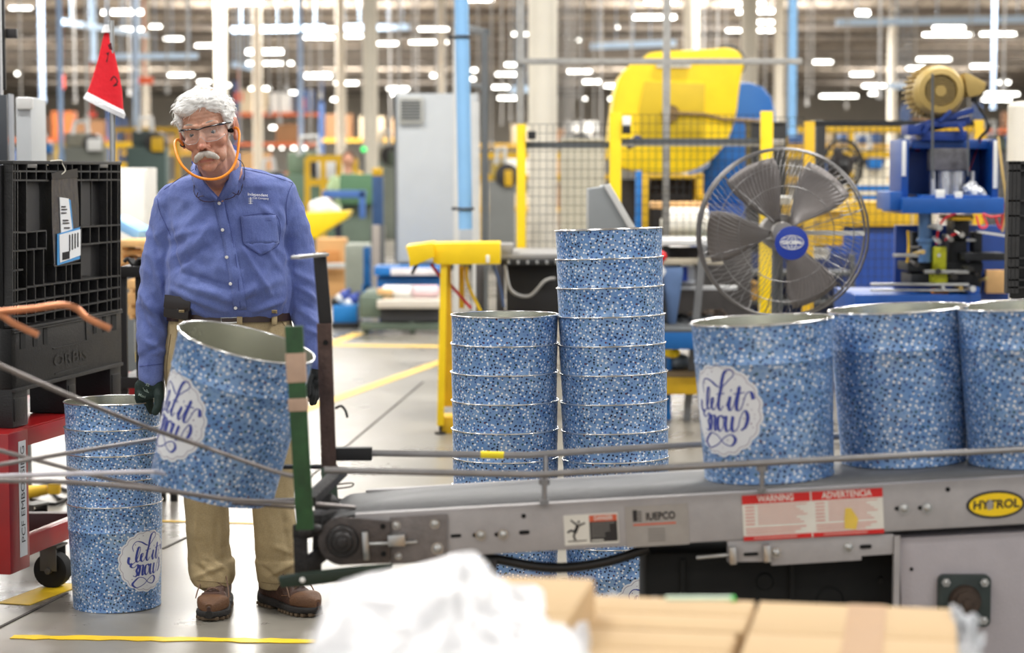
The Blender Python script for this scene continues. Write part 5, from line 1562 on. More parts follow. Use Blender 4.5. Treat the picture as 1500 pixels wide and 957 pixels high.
# ---- gloves: palm, four fingers and thumb each
GL = mat('glove_dark_green', (22, 42, 38), .75, 0, .2, 40, .4, 300); GLB = mat('glove_print', (150, 168, 160), .7, 0, .05, 50)
g = MB()
g.cap(Mp(221, 548), Mp(219, 562), .038, .037); g.cap(Mp(212, 568, .0), Mp(229, 568, -.005), .024, .022); g.cap(Mp(211, 576), Mp(228, 574, -.01), .024, .02)
g.cap(Mp(208, 566, .01), Mp(206, 583, .015), .024, .02)
for k, (x, y2) in enumerate(((205, 589), (211, 592), (216, 593), (220.0, 588))):
    dy = .012 + k * .004
    g.cap(Mp(x, 575, dy), Mp(x - .5, y2, dy), .0125, .0115); g.cap(Mp(x - .5, y2, dy), Mp(x + 1.5, y2 + 10, dy + .012), .0115, .0105); g.cap(Mp(x + 1.5, y2 + 10, dy + .012), Mp(x + 4, y2 + 16, dy + .028), .0105, .009)
g.cap(Mp(230, 562, -.01), Mp(233, 580, -.035), .019, .016); g.cap(Mp(233, 580, -.035), Mp(232, 594, -.04), .0155, .014); g.cap(Mp(232, 594, -.04), Mp(227.5, 604, -.043), .014, .012)
glv = remesh(g, 'glove', GL, man, voxel=.0028, smooth=4, disp=lambda co, no: co + no * .0012 * noise.noise(co * 80), label='dark green glove gripping the tin rim')
BV3 = BVHTree.FromPolygons([v.co + off for v in glv.data.vertices], [tuple(p.vertices) for p in glv.data.polygons])
m = MB()
def gf(cx, cy, sz, sl): return lambda a, b: on(BV3, cx + a * sz + b * sz * .3, cy - b * sz + a * sz * sl, .0015)
text_on(m, 'Maxi', 8, gf(208, 580, .7, .4), bold=.1); text_on(m, '32', 8, gf(216, 564, .7, .4), bold=.1)
for k in range(3): m.add([on(BV3, *q, lift=.0015) for q in ((209 + k, 568 + 2 * k), (216 + k, 571 + 2 * k), (216 + k, 572 + 2 * k), (209 + k, 569 + 2 * k))], [(0, 1, 2, 3)])
m.build('glove_print', GLB, glv, fixn=False)
g = MB()
g.cap(Mp(457, 530, -.02), Mp(458, 545, -.02), .03, .028); g.cap(Mp(456, 548, -.02), Mp(462, 548, -.02), .026, .024); g.cap(Mp(456, 562, -.02), Mp(463, 560, -.02), .022, .02)
for k, (x, L_) in enumerate(((455, 20), (458.5, 25), (462, 24), (465, 18))):
    dy = -.035 + k * .012
    g.cap(Mp(x, 566, dy), Mp(x + .5, 566 + L_ * .55, dy - .004), .0115, .0105); g.cap(Mp(x + .5, 566 + L_ * .55, dy - .004), Mp(x - 1.5, 566 + L_, dy + .006), .0105, .0088)
g.cap(Mp(453, 552, -.045), Mp(450, 566, -.06), .014, .0125); g.cap(Mp(450, 566, -.06), Mp(450.5, 577, -.062), .0125, .0105)
remesh(g, 'glove', mat('glove_black', (18, 22, 24), .8, 0, .15, 40, .4, 300), man, voxel=.0028, smooth=4, label='black relaxed glove')
# ---------------------------------------------------------------- background builders
def pb(m, x0, y0, x1, y1, Y, dep, mi=0):
    a = P(x0, y0, Y); b = P(x1, y1, Y)
    return m.box(((a.x + b.x) / 2, Y + dep / 2, (a.z + b.z) / 2), (max(abs(b.x - a.x), .002), dep, max(abs(a.z - b.z), .002)), None, mi)
def part(par, name, mt, boxes, bevel=.004, label=None):
    m = MB()
    for q in boxes: pb(m, *q)
    return m.build(name, mt, par, bevel=bevel, label=label)
def root(name, px, Y, label, cat, group=None):
    p = P(px, 400, Y); return empty(name, Vector((p.x, Y, 0)), label, cat, group)
def ppoly(m, pts, Y, dep, mi=0):
    pp = [P(x, y, Y) for x, y in pts]
    return m.prism([(p.x, p.z) for p in pp], lambda x, z: Vector((x, Y, z)), lambda x, z: Vector((x, Y + dep, z)), mi)
def tubep(par, name, mt, pts, r, n=8, sm=6, label=None):
    m = MB(); m.tube(catmull([P(*q) for q in pts], sm), r, n); return m.build(name, mt, par, label=label)
def FLY(Y): return 250 + CAMH * F / Y   # floor row at depth Y

# ---------------------------------------------------------------- pedestal fan
FYY = 9.5
fan = root('pedestal_fan', 1150, FYY, 'large round pedestal fan with wire cage and blue hub badge', 'fan')
fc = P(1148, 342, FYY); FRd = 124 * FYY / F
CAGE = mat('cage_wire', (120, 118, 118), .35, .7, .1, 20)
m = MB()
def circ(r, y, n=72): return [fc + Vector((r * cos(2 * pi * k / n), y, r * sin(2 * pi * k / n))) for k in range(n)]
for r, y, th in ((1.0, 0, .006), (1.0, .1, .006), (.985, -.025, .003), (.8, -.07, .0022), (.56, -.09, .0022)):
    m.tube(circ(FRd * r, y), th, 6, closed=True)
m.build('cage_ring', CAGE, fan)
m = MB()
for side, yy in ((-1, -.10), (1, .2)):
    N = 96 if side < 0 else 48
    for k in range(N):
        a = 2 * pi * k / N
        pts = []
        for j in range(6):
            t = j / 5; r = FRd * (.2 + .8 * t); b_ = a + (.35 * (1 - t) if side < 0 else 0)
            y = yy * (1 - t ** 3) if side < 0 else .1 + (yy - .1) * (1 - t ** 3)
            pts.append(fc + Vector((r * cos(b_), y, r * sin(b_))))
        m.tube(pts, .0011 if side < 0 else .0012, 4)
m.build('cage_wires', CAGE, fan)
m = MB()
for k in range(6):
    a = 2 * pi * k / 6 + .3
    m.tube([fc + Vector((FRd * r * cos(a), -.10 * (1 - r ** 3) - .003, FRd * r * sin(a))) for r in (.2, .5, .8, 1)], .0028, 5)
m.build('cage_spoke', CAGE, fan)
BLD = mat('blade_grey', (118, 112, 110), .4, .3, .1, 10)
for k, a0 in enumerate((radians(183), radians(50), radians(-62), radians(118), radians(-10))):
    if k == 4: continue
    m = MB(); vs = []; fs = []
    NR, NA = 8, 8
    for i in range(NR + 1):
        r = FRd * (.14 + .76 * i / NR); wd = radians(14 + 10 * sin(pi * min(1, i / NR * .8)))
        for j in range(NA + 1):
            s_ = j / NA * 2 - 1; a = a0 + wd * s_
            vs.append(fc + Vector((r * cos(a), .045 + .03 * s_ - .012 * s_ * s_, r * sin(a))))
    for i in range(NR):
        for j in range(NA): fs.append((i * (NA + 1) + j, (i + 1) * (NA + 1) + j, (i + 1) * (NA + 1) + j + 1, i * (NA + 1) + j + 1))
    m.add(vs, fs); o = m.build('blade', BLD, fan); md = o.modifiers.new('t', 'SOLIDIFY'); md.thickness = .003
m = MB(); m.cyl(fc + Vector((0, .0, 0)), fc + Vector((0, .1, 0)), .05, .05, 28); m.cyl(fc + Vector((0, .12, 0)), fc + Vector((0, .34, 0)), .085, .075, 28)
m.build('motor', mat('motor_grey', (150, 146, 142), .4, .4, .1, 10), fan, bevel=.004)
m = MB(); c0 = P(1155, 355, FYY) + Vector((0, -.115, 0)); rb = 24.5 * FYY / F
m.cyl(c0, c0 + Vector((0, .012, 0)), rb, rb, 40)
hb = m.build('hub_badge', mat('badge_blue', (14, 50, 150), .35, 0, .05, 10), fan, bevel=.002, label='blue round hub badge')
m = MB(); fm = lambda a, b: c0 + Vector((a, -.002, b))
for rx, ry in ((.052, .031), (.02, .031)):
    m.tube([fm(rx * cos(2 * pi * k / 30), ry * sin(2 * pi * k / 30) + .003) for k in range(30)], .0013, 4, closed=True)
for z in (-.016, .0035, .022): 
    L_ = .052 * sqrt(max(0, 1 - ((z - .003) / .031) ** 2)); m.tube([fm(-L_, z), fm(L_, z)], .0011, 4)
m.tube([fm(0, -.028), fm(0, .034)], .0011, 4)
text_on(m, 'GLOBAL', .026, lambda a, b: c0 + Vector((a * .95, -.0042, b + .003)), bold=.0008)
m.build('globe_mark', WHITE, hb, smooth=False, fixn=False, label='white globe lettering')
m = MB(); zt = fc.z - .02
m.cyl((fc.x + .0, FYY + .22, .05), (fc.x, FYY + .22, zt), .026, n=20); m.cyl((fc.x, FYY + .22, zt - .45), (fc.x, FYY + .22, zt - .38), .036, n=20)
m.build('pole', DGREY, fan, bevel=.002)
m = MB(); m.lathe([(.001, 0), (.33, 0), (.33, .02), (.30, .045), (.05, .07), (.001, .07)], 40, Matrix.Translation((fc.x, FYY + .22, 0))); m.build('base', BLACKM, fan)
m = MB(); m.bar(fc + Vector((.05, .12, 0)), fc + Vector((FRd * .98, .06, -.002)), .012, .02); m.bar(fc + Vector((-.05, .12, -.01)), fc + Vector((-.0, .24, -.05)), .04, .04); m.build('mount_arm', LGREY, fan)

# ---------------------------------------------------------------- blue stamping machine with tan motor
BY_ = 11.0
bm_ = root('stamping_machine', 1390, BY_, 'blue upright stamping machine with a tan finned motor on top', 'machine')
mc = P(1378, 133, BY_); MR = 37 * BY_ / F
m = MB()
T0 = Matrix.Translation(mc) @ Matrix.Rotation(-pi / 2, 4, 'X')   # local z -> +y
m.lathe([(MR * .62, -.0), (MR * .66, -.012), (MR * .86, -.006), (MR, .03), (MR, .08), (MR * .93, .09), (MR * .93, .34), (MR * .8, .38), (.001, .38)], 48, T0)
for k in range(30):
    a = 2 * pi * k / 30; d = Vector((cos(a), 0, sin(a))); m.bar(mc + d * MR * .96 + Vector((0, .1, 0)), mc + d * MR * .96 + Vector((0, .34, 0)), .006, .03, up=d)
mo_ = m.build('motor', BRASS, bm_, label='tan finned motor')
m = MB(); hexp = [(MR * .66 * cos(pi / 3 * k + .52), MR * .66 * sin(pi / 3 * k + .52)) for k in range(6)]
m.prism(hexp, lambda a, b: mc + Vector((a, .004, b)), lambda a, b: mc + Vector((a, .02, b)))
gr = m.build('motor_grille', mat('grille_dark', (84, 70, 42), .6, .1, .4, 60), mo_)
m = MB()
for k in range(14): z = -MR * .55 + k * MR * 1.1 / 13; L_ = MR * .6 * sqrt(max(.1, 1 - (z / (MR * .68)) ** 2)); m.bar(mc + Vector((-L_, .002, z)), mc + Vector((L_, .002, z)), .003, .003)
m.cyl(mc + Vector((0, -.004, 0)), mc + Vector((0, .01, 0)), MR * .22, n=24); m.build('grille_bars', BRASS, mo_)
m = MB(); ppoly(m, [(1412, 107), (1420, 108), (1445, 121), (1443, 132), (1436, 139), (1420, 143), (1417, 138)], BY_ + .02, .16); m.build('junction_box', BRASS, bm_, bevel=.008)
m = MB(); pb(m, 1424, 139, 1432, 149, BY_ + .06, .04); m.build('cable_gland', BLACK, bm_, bevel=.004)
tubep(bm_, 'motor_cable', CABLE, [(1428, 148, BY_ + .08), (1436, 160, BY_ + .06), (1446, 178, BY_), (1447, 190, BY_), (1440, 197, BY_ + .05), (1434, 204, BY_ + .1)], .008)
m = MB()
m.bar(P(1332, 190, BY_ + .05), P(1424, 161, BY_ + .1), .05, .03); m.bar(P(1332, 193, BY_ + .2), P(1420, 175, BY_ + .2), .05, .04); m.bar(P(1376, 178, BY_), P(1393, 162, BY_), .02, .02)
pb(m, 1330, 183, 1350, 197, BY_ + .0, .2); pb(m, 1350, 192, 1417, 206, BY_ + .05, .3); pb(m, 1366, 178, 1415, 186, BY_ + .02, .2)
m.bar(P(1352, 196, BY_), P(1362, 182, BY_), .02, .02); m.bar(P(1405, 182, BY_), P(1412, 200, BY_), .02, .02)
m.build('motor_mount', mat('deep_blue', (14, 52, 128), .45, 0, .25, 14), bm_, bevel=.004)
part(bm_, 'back_plate', BLUE, [(1324, 204, 1460, 300, BY_ + .3, .05)])
part(bm_, 'side_plate', BLUE, [(1321, 204, 1330, 300, BY_, .35)]); part(bm_, 'side_plate', BLUE, [(1454, 204, 1462, 306, BY_, .35)])
part(bm_, 'edge_strip', WHITE, [(1322, 206, 1327, 258, BY_ - .01, .01)], .001); part(bm_, 'edge_strip', WHITE, [(1456, 206, 1461, 276, BY_ - .01, .01)], .001)
part(bm_, 'cross_head', BLUE, [(1336, 206, 1450, 218, BY_ + .1, .2)])
part(bm_, 'dark_window', mat('window_dark', (96, 94, 98), .4, .2, .5, 20), [(1363, 217, 1418, 250, BY_ + .04, .1)], .006)
m = MB(); m.cyl(P(1366, 108, BY_ - .12), P(1366, 262, BY_ - .06), .007, n=10); m.build('guide_post', DGREY, bm_)
m = MB(); m.cyl(P(1418, 196, BY_), P(1418, 258, BY_), .006, n=10); m.build('guide_post', DGREY, bm_)
m = MB(); m.ell(P(1344, 217, BY_ + .28), .018); m.build('stop_button', REDB, bm_, label='red stop button')
m = MB()
for x, w_ in ((1366, 5), (1384, 11), (1403, 11), (1425, 4)): m.cyl(P(x, 251, BY_ + .1), P(x, 290, BY_ + .1), w_ * BY_ / F, n=20)
m.build('steel_die', mat('die_steel', (205, 205, 208), .25, .9, .1, 6), bm_)
m = MB(); m.ell(P(1427, 282, BY_ + .02), (.055, .05, .035)); m.ell(P(1418, 277, BY_), (.03, .03, .03)); m.ell(P(1436, 285, BY_), (.03, .03, .02)); m.ell(P(1424, 271, BY_ + .02), (.025, .025, .025))
remesh(m, 'foil_scrap', mat('foil', (190, 192, 196), .4, .5, .2, 40), bm_, voxel=.006, smooth=1, disp=lambda co, no: co + no * .012 * noise.noise(co * 60))
part(bm_, 'work_table', mat('table_blue', (16, 80, 158), .4, 0, .12, 8), [(1322, 290, 1471, 313, BY_ - .15, .6), (1304, 281, 1321, 308, BY_ - .1, .4), (1350, 286, 1450, 291, BY_ - .12, .5)], .005)
part(bm_, 'white_block', WHITE, [(1372, 278, 1384, 291, BY_ - .14, .04)], .002); part(bm_, 'white_block', WHITE, [(1400, 281, 1410, 291, BY_ - .14, .04)], .002)
m = MB(); m.cyl(P(1355, 313, BY_), P(1355, 384, BY_), .034, n=24); m.cyl(P(1355, 350, BY_), P(1355, 354, BY_), .045, n=24); m.build('cylinder', mat('cyl_blue', (92, 130, 178), .35, .2, .1, 8), bm_)
part(bm_, 'ram', BLACKM, [(1398, 316, 1420, 347, BY_, .2), (1390, 316, 1426, 322, BY_ - .05, .25)], .004)
part(bm_, 'actuator', mat('lime_yellow', (176, 178, 26), .5, 0, .3, 16), [(1368, 362, 1386, 398, BY_ - .05, .08), (1366, 396, 1388, 415, BY_ - .08, .1)], .004); part(bm_, 'yellow_plate', YELD, [(1394, 318, 1424, 323, BY_ - .12, .1)], .003)
part(bm_, 'orange_block', mat('orange_block', (222, 140, 30), .5), [(1368, 424, 1390, 431, BY_ - .08, .08)], .003)
part(bm_, 'bar', STEEL, [(1355, 396, 1420, 401, BY_ - .1, .05), (1310, 372, 1346, 377, BY_ - .12, .05), (1345, 349, 1376, 354, BY_, .04), (1395, 350, 1430, 354, BY_ + .05, .03)], .002)
part(bm_, 'machine_core', mat('core_dark', (34, 36, 40), .55, .3, .5, 30), [(1330, 385, 1440, 398, BY_ + .02, .3), (1335, 402, 1425, 418, BY_, .3), (1390, 345, 1416, 396, BY_ + .05, .2), (1426, 340, 1438, 430, BY_ + .05, .1), (1336, 340, 1344, 400, BY_ + .1, .06), (1412, 371, 1474, 382, BY_ - .1, .2)], .004)
part(bm_, 'rail', STEEL, [(1276, 415, 1420, 419, BY_ - .12, .03), (1276, 424, 1420, 427, BY_ - .12, .03)], .002)
part(bm_, 'back_panel', mat('shade_blue', (16, 58, 132), .5, 0, .15, 8), [(1312, 330, 1478, 440, BY_ + .4, .05)])
part(bm_, 'brown_panel', WOOD, [(1445, 396, 1476, 430, BY_ + .33, .05)], .004)
part(bm_, 'base_block', BLUE, [(1252, 432, 1436, 520, BY_ - .15, .7), (1416, 421, 1436, 440, BY_ - .1, .4)], .006)
m = MB(); pb(m, 1290, 520, 1400, FLY(BY_) , BY_ - .1, .6); m.build('pedestal', BLUE, bm_)
for k, pts in enumerate(([(1372, 358, BY_ - .1), (1374, 340, BY_ - .12), (1382, 322, BY_ - .14), (1400, 313, BY_ - .14)], [(1430, 316, BY_ - .16), (1436, 333, BY_ - .18), (1446, 330, BY_ - .18), (1440, 314, BY_ - .16), (1452, 318, BY_ - .18), (1466, 316, BY_ - .18)], [(1470, 300, BY_ - .1), (1466, 335, BY_ - .1), (1458, 318, BY_ - .12)], [(1384, 352, BY_ - .1), (1396, 344, BY_ - .12), (1406, 342, BY_)])):
    tubep(bm_, 'hose', REDC, pts, .006, label='red air hose')
tubep(bm_, 'hose', mat('hose_tan', (190, 160, 96), .5), [(1462, 200, BY_), (1468, 250, BY_ - .05), (1474, 300, BY_ - .05), (1468, 340, BY_ - .05)], .007, label='tan air hose')
tubep(bm_, 'wire', REDC, [(1438, 204, BY_ + .05), (1430, 222, BY_ + .2), (1420, 250, BY_ + .2)], .003)
tubep(bm_, 'hose', YELD, [(1330, 338, BY_), (1331, 360, BY_), (1329, 385, BY_)], .007, label='yellow air hose')
for k in range(16):
    x = rnd.uniform(1340, 1455); y = rnd.uniform(330, 425); m = MB(); q = P(x, y, BY_ - .12 - rnd.uniform(0, .1)); s_ = rnd.uniform(.008, .018); m.cyl(q, q + Vector((rnd.uniform(-.03, .03), .12, rnd.uniform(-.02, .02))), s_, s_ * .7, 10)
    m.build('fitting', [STEEL, BLACKM, STEEL, BRASS, DSTEEL][k % 5], bm_)
# tilted grey tray
m = MB(); m.bar(P(1436, 340, BY_ - .2), P(1476, 346, BY_ - .2), .2, .012, up=(0, 0, 1)); m.build('tray', LGREY, bm_)
# ---------------------------------------------------------------- press bed behind (yellow over blue)
pb_ = root('press_bed', 1270, 15.5, 'low wide press bed, yellow above blue, right of the fan', 'machine')
part(pb_, 'upper_panel', YELD, [(1165, 296, 1335, 332, 15.5, .8)], .01); part(pb_, 'lower_panel', mat('panel_blue', (20, 66, 150), .5, 0, .1, 6), [(1165, 333, 1335, FLY(15.6), 15.55, .8)], .01)
part(pb_, 'top_rail', MBLUE, [(1255, 272, 1330, 280, 15.5, .1), (1255, 287, 1330, 293, 15.5, .1)], .004)
# ---------------------------------------------------------------- yellow geared press
YP = 18.0
yp = root('geared_press', 1010, YP, 'huge press with rounded yellow gear cover and blue body', 'machine')
GO = [(893, 232), (892, 200), (896, 165), (900, 135), (908, 112), (925, 93), (942, 86), (951, 78), (975, 75), (1040, 72), (1065, 70), (1082, 76), (1090, 92), (1086, 112), (1082, 140), (1079, 165), (1070, 196), (1057, 218), (1040, 236), (1020, 248), (1000, 253), (960, 254), (925, 250), (905, 243)]
gm_ = MB(); ppoly(gm_, [tuple(q[:2]) for q in catmull([(a, b_, 0) for a, b_ in GO], 3, closed=True)], YP, .5); gc = gm_.build('gear_cover', YEL, yp, bevel=.02, label='rounded yellow gear cover')
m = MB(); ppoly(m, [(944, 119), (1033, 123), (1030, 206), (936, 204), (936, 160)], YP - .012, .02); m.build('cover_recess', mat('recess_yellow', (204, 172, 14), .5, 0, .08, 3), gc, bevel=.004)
part(gc, 'maker_sign', mat('sign_white', (226, 222, 206), .6), [(962, 86, 1012, 99, YP - .03, .02)], .002)
m = MB(); text_on(m, 'MINSTER', .06, lambda a, b: P(987, 92.5, YP - .035) + Vector((a, 0, b))); o = m.build('sign_lettering', SG, None, smooth=False, fixn=False); l0 = Vector(o.location); o.parent = gc; o.location = l0 - wloc(gc)
m = MB(); c_ = P(982, 166, YP - .02); m.cyl(c_ + Vector((0, -.05, 0)), c_, .07, n=20); m.tube([P(984, 166, YP - .06), P(1030, 168, YP - .06), P(1060, 175, YP - .06), P(1115, 178, YP - .06)], .018, 8); m.build('shaft_end', mat('shaft_brown', (120, 96, 60), .5, .4, .2), yp)
m = MB(); ppoly(m, [(1040, 120), (1100, 121), (1118, 128), (1130, 142), (1136, 165), (1136, 238), (1120, 300), (1028, 300), (1028, 250), (1040, 240)], YP + .5, 1.6); m.build('press_body', mat('body_blue', (10, 92, 168), .45, 0, .1, 2), yp, bevel=.03)
m = MB(); c_ = P(1066, 92, YP + .55); m.cyl(c_, c_ + Vector((0, .25, 0)), .16, n=32); m.build('flywheel', BLACKM, yp, bevel=.02)
part(yp, 'press_column', mat('column_blue', (16, 70, 148), .5, 0, .1, 3), [(1030, 300, 1120, FLY(YP), YP + .4, 1.4)], .02)
part(yp, 'frame', YELD, [(940, 254, 950, 340, YP, .3), (1020, 254, 1030, 300, YP, .3), (950, 256, 1030, 262, YP, .2), (1024, 286, 1040, 292, YP - .1, .1)], .01)
part(yp, 'lower_works', mat('works_dark', (52, 48, 48), .6, .1, .5, 4), [(952, 262, 1020, 352, YP + .3, .4), (890, 262, 935, 352, YP + .5, .3)], .02)
part(yp, 'blue_post', MBLUE, [(932, 250, 940, 360, YP - .3, .15)], .01)
m = MB(); m.cyl(P(926, 211, 14.8), P(934, 205, 14.7), .03, .035, 14); m.ell(P(922, 213, 14.7), .026); o_cam = m
# dark crate masses beside press
for k, (x0, y0, x1, y1, Y, mt, nm, lb, cat) in enumerate((
    (1100, 180, 1150, FLY(16.5), 16.5, BLACKM, 'control_cabinet', 'black cabinet block behind the yellow posts, right of the blue press', 'cabinet'),
    (885, 205, 823, FLY(14.6), 14.6, mat('screen_beige', (186, 180, 162), .7, 0, .1, 3), 'divider_panel', 'beige panel standing behind the wire fence left of the press', 'panel'),
    (1196, 178, 1206, FLY(14.5), 14.5, BLACKM, 'machine_post', 'black square post left of the second dark fan', 'post'),
    (972, 306, 1036, 350, 14.2, mat('foam_white', (240, 236, 226), .6, 0, .08, 5), 'material_roll', 'white roll of material lying on the bench behind the fence', 'roll'),
)):
    if nm == 'material_roll':
        m = MB(); a = P(x0, 327, Y); b = P(x1, 327, Y); m.cyl(a, b, .105, n=32); m.cyl(a - Vector((.02, 0, 0)), b + Vector((.02, 0, 0)), .03, n=16); tag(m.build(nm, mt), lb, cat)
    else:
        m = MB(); pb(m, min(x0, x1), y0, max(x0, x1), y1, Y, .4); pb(m, min(x0, x1) - 1, y0 - 2, max(x0, x1) + 1, y0 + 2, Y - .02, .44); tag(m.build(nm, mt, bevel=.01), lb, cat)
m = MB(); a = P(960, 298, 14.3); pb(m, 955, 296, 1037, 306, 14.3, .3); tag(m.build('timber_board', WOOD, bevel=.01), 'light wooden board over the white roll behind the fence', 'board')
# second dark fan
f2 = root('shop_fan', 1238, 17.2, 'dark blurred fan standing behind the mesh, upper right of the big fan', 'fan')
c2 = P(1235, 243, 17.2); R2 = 33 * 17.2 / F
m = MB(); 
for r, y in ((1, 0), (1, .1), (.7, -.05)): m.tube([c2 + Vector((R2 * .85 * r * cos(2 * pi * k / 40), y, R2 * 1.15 * r * sin(2 * pi * k / 40))) for k in range(40)], .01, 6, closed=True)
for k in range(24): a = 2 * pi * k / 24; m.tube([c2 + Vector((0, -.08, 0)), c2 + Vector((R2 * .85 * cos(a), 0, R2 * 1.15 * sin(a)))], .004, 4)
m.build('cage', BLACKM, f2)
m = MB(); m.cyl(c2 + Vector((0, .02, 0)), c2 + Vector((0, .25, 0)), R2 * .5, n=20)
for k in range(4):
    a = 2 * pi * k / 4 + .4; m.ell(c2 + Vector((R2 * .45 * cos(a), .05, R2 * .6 * sin(a))), (R2 * .34, .01, R2 * .2), (0, -a, 0))
m.build('blades', mat('fan_dark', (72, 64, 64), .5, .2, .1), f2)
m = MB(); m.cyl((c2.x, 17.35, .03), (c2.x, 17.35, c2.z - .1), .03, n=12); m.cyl((c2.x, 17.35, 0), (c2.x, 17.35, .04), .25, n=24); m.build('pole', BLACKM, f2)

# ---------------------------------------------------------------- wire fence
FEY = 13.2
fence = root('machine_fence', 1000, FEY, 'tall yellow posted wire mesh fence enclosing the presses', 'fence')
posts = [(757, 770, 182), (893, 910, 165), (1114, 1132, 163), (1178, 1193, 178), (1427, 1440, 176)]
for x0, x1, yt in posts:
    m = MB(); a = P(x0, yt, FEY); b = P(x1, yt, FEY); m.box(((a.x + b.x) / 2, FEY, a.z / 2), (b.x - a.x, .06, a.z)); m.box(((a.x + b.x) / 2, FEY, .01), (.18, .18, .02))
    m.build('post', YELD if x0 in (1178, 1427) else YEL, fence, bevel=.004)
MW = mat('mesh_wire', (44, 44, 44), .5, .3, .1, 20)
pan = [(770, 893, 182), (910, 1114, 168), (1132, 1178, 172), (1193, 1427, 180), (1440, 1500, 180)]
for x0, x1, yt in pan:
    m = MB(); a = P(x0, yt, FEY); b = P(x1, yt, FEY); zt = a.z; zb = .15
    n_ = int((b.x - a.x) / .042); 
    for k in range(n_ + 1): x = a.x + (b.x - a.x) * k / n_; m.box((x, FEY, (zt + zb) / 2), (.0032, .0032, zt - zb))
    nz = int((zt - zb) / .055)
    for k in range(nz + 1): z = zb + (zt - zb) * k / nz; m.box(((a.x + b.x) / 2, FEY - .003, z), (b.x - a.x, .0032, .0032))
    m.build('mesh_panel', MW, fence, smooth=False)
for x0, x1, y in ((757, 893, 213), (910, 1114, 207), (1193, 1427, 181)):
    m = MB(); a = P(x0, y, FEY + .03); b = P(x1, y, FEY + .03); m.bar(a, b, .035, .035); m.build('rail', DGREY if y != 181 else BLACKM, fence)
for x, y in ((779, 197), (918, 189)):
    m = MB(); pb(m, x - 6, y - 5, x + 6, y + 7, FEY - .05, .06); m.build('gate_switch', BLACK, fence, bevel=.004)
m = MB(); pb(m, 912, 170, 924, 184, FEY - .05, .06); m.build('gate_switch', WHITE, fence, bevel=.006)
o_cam.build('camera_head', mat('lens_body', (50, 54, 90), .25, .4, .1), fence)
# vertical strut channel and overhead rail in front of the press
CH = mat('strut_channel', (158, 156, 152), .5, .3, .15, 20)
m = MB(); m.box((P(977, 0, 13.4).x, 13.4, 2.2), (.045, .04, 4.4)); tag(m.build('strut_channel', CH, bevel=.003), 'slotted grey steel channel rising in front of the yellow gear cover', 'channel')
m = MB(); m.box((P(762, 0, 14.5).x, 14.5, 2.3), (.05, .04, 4.6)); tag(m.build('strut_channel', CH, bevel=.003), 'slotted grey steel channel rising from the short yellow fence post', 'channel')
m = MB(); a = P(760, 90, 14.46); b = P(1175, 86, 14.46); m.box(((a.x + b.x) / 2, 14.46, a.z), (b.x - a.x, .04, .04)); tag(m.build('strut_channel', CH, bevel=.003), 'slotted steel channel spanning overhead across the yellow gear cover', 'channel')
m = MB(); a = P(910, 209, 13.5); b = P(1150, 209, 13.5); m.box(((a.x + b.x) / 2, 13.55, a.z), (b.x - a.x, .04, .045)); tag(m.build('strut_channel', CH, bevel=.003), 'horizontal steel channel crossing low behind the yellow fence posts', 'channel')

# ---------------------------------------------------------------- control console
cc = root('control_console', 895, 10.2, 'tilted grey control console above the tallest tin stack', 'console')
m = MB(); ppoly(m, [(862, 277), (882, 274), (884, 271), (893, 272), (898, 280), (928, 335), (928, 350), (862, 350)], 10.2, .32); m.build('housing', mat('console_grey', (138, 142, 144), .5, 0, .05, 5), cc, bevel=.006)
m = MB(); m.bar(P(889, 271, 10.19), P(928, 338, 10.19), .03, .02, up=(0, 1, 0)); m.build('trim_edge', LGREY, cc, bevel=.004)
m = MB(); c_ = P(895, 350, 10.35); m.box((c_.x, 10.35, c_.z / 2), (.08, .08, c_.z)); m.box((c_.x, 10.35, .01), (.3, .3, .02)); m.build('stand', DGREY, cc, bevel=.004)

# ---------------------------------------------------------------- black feeder table with yellow stand
ys_ = root('guard_stand', 665, 11.4, 'bright yellow steel guard table on slim legs, open at the left end', 'stand')
TY = 11.4
m = MB(); ppoly(m, [(634, 357), (733, 356), (733, 387), (640, 388), (634, 384)], TY, .35); m.build('hood', YEL, ys_, bevel=.004)
m = MB(); ppoly(m, [(594, 361), (634, 356), (636, 377), (600, 392), (599, 378)], TY - .05, .4); m.build('hood_lip', YEL, ys_, bevel=.004)
part(ys_, 'tag', WHITE, [(712, 374, 717, 385, TY - .008, .008)], .001)
m = MB()
ppoly(m, [(645, 388), (655, 388), (650, 624), (640, 624)], TY + .02, .05); m.build('leg', YEL, ys_, bevel=.003)
m = MB(); ppoly(m, [(655, 388), (660, 388), (664, 596), (650, 596)], TY + .12, .05); m.build('leg', YELD, ys_, bevel=.003)
part(ys_, 'leg', YELD, [(672, 390, 680, 452, TY + .3, .05)], .003)
m = MB(); c_ = P(645, 625, TY + .04); m.cyl((c_.x, TY + .04, 0), (c_.x, TY + .04, c_.z), .008, n=10); m.cyl((c_.x, TY + .04, 0), (c_.x, TY + .04, .012), .03, n=16); m.build('levelling_foot', DSTEEL, ys_)
c_ = P(657, 590, TY + .15)
m = MB(); m.box((c_.x, TY + .15, .045), (.1, .2, .09)); m.build('foot_block', YELD, ys_, bevel=.004)
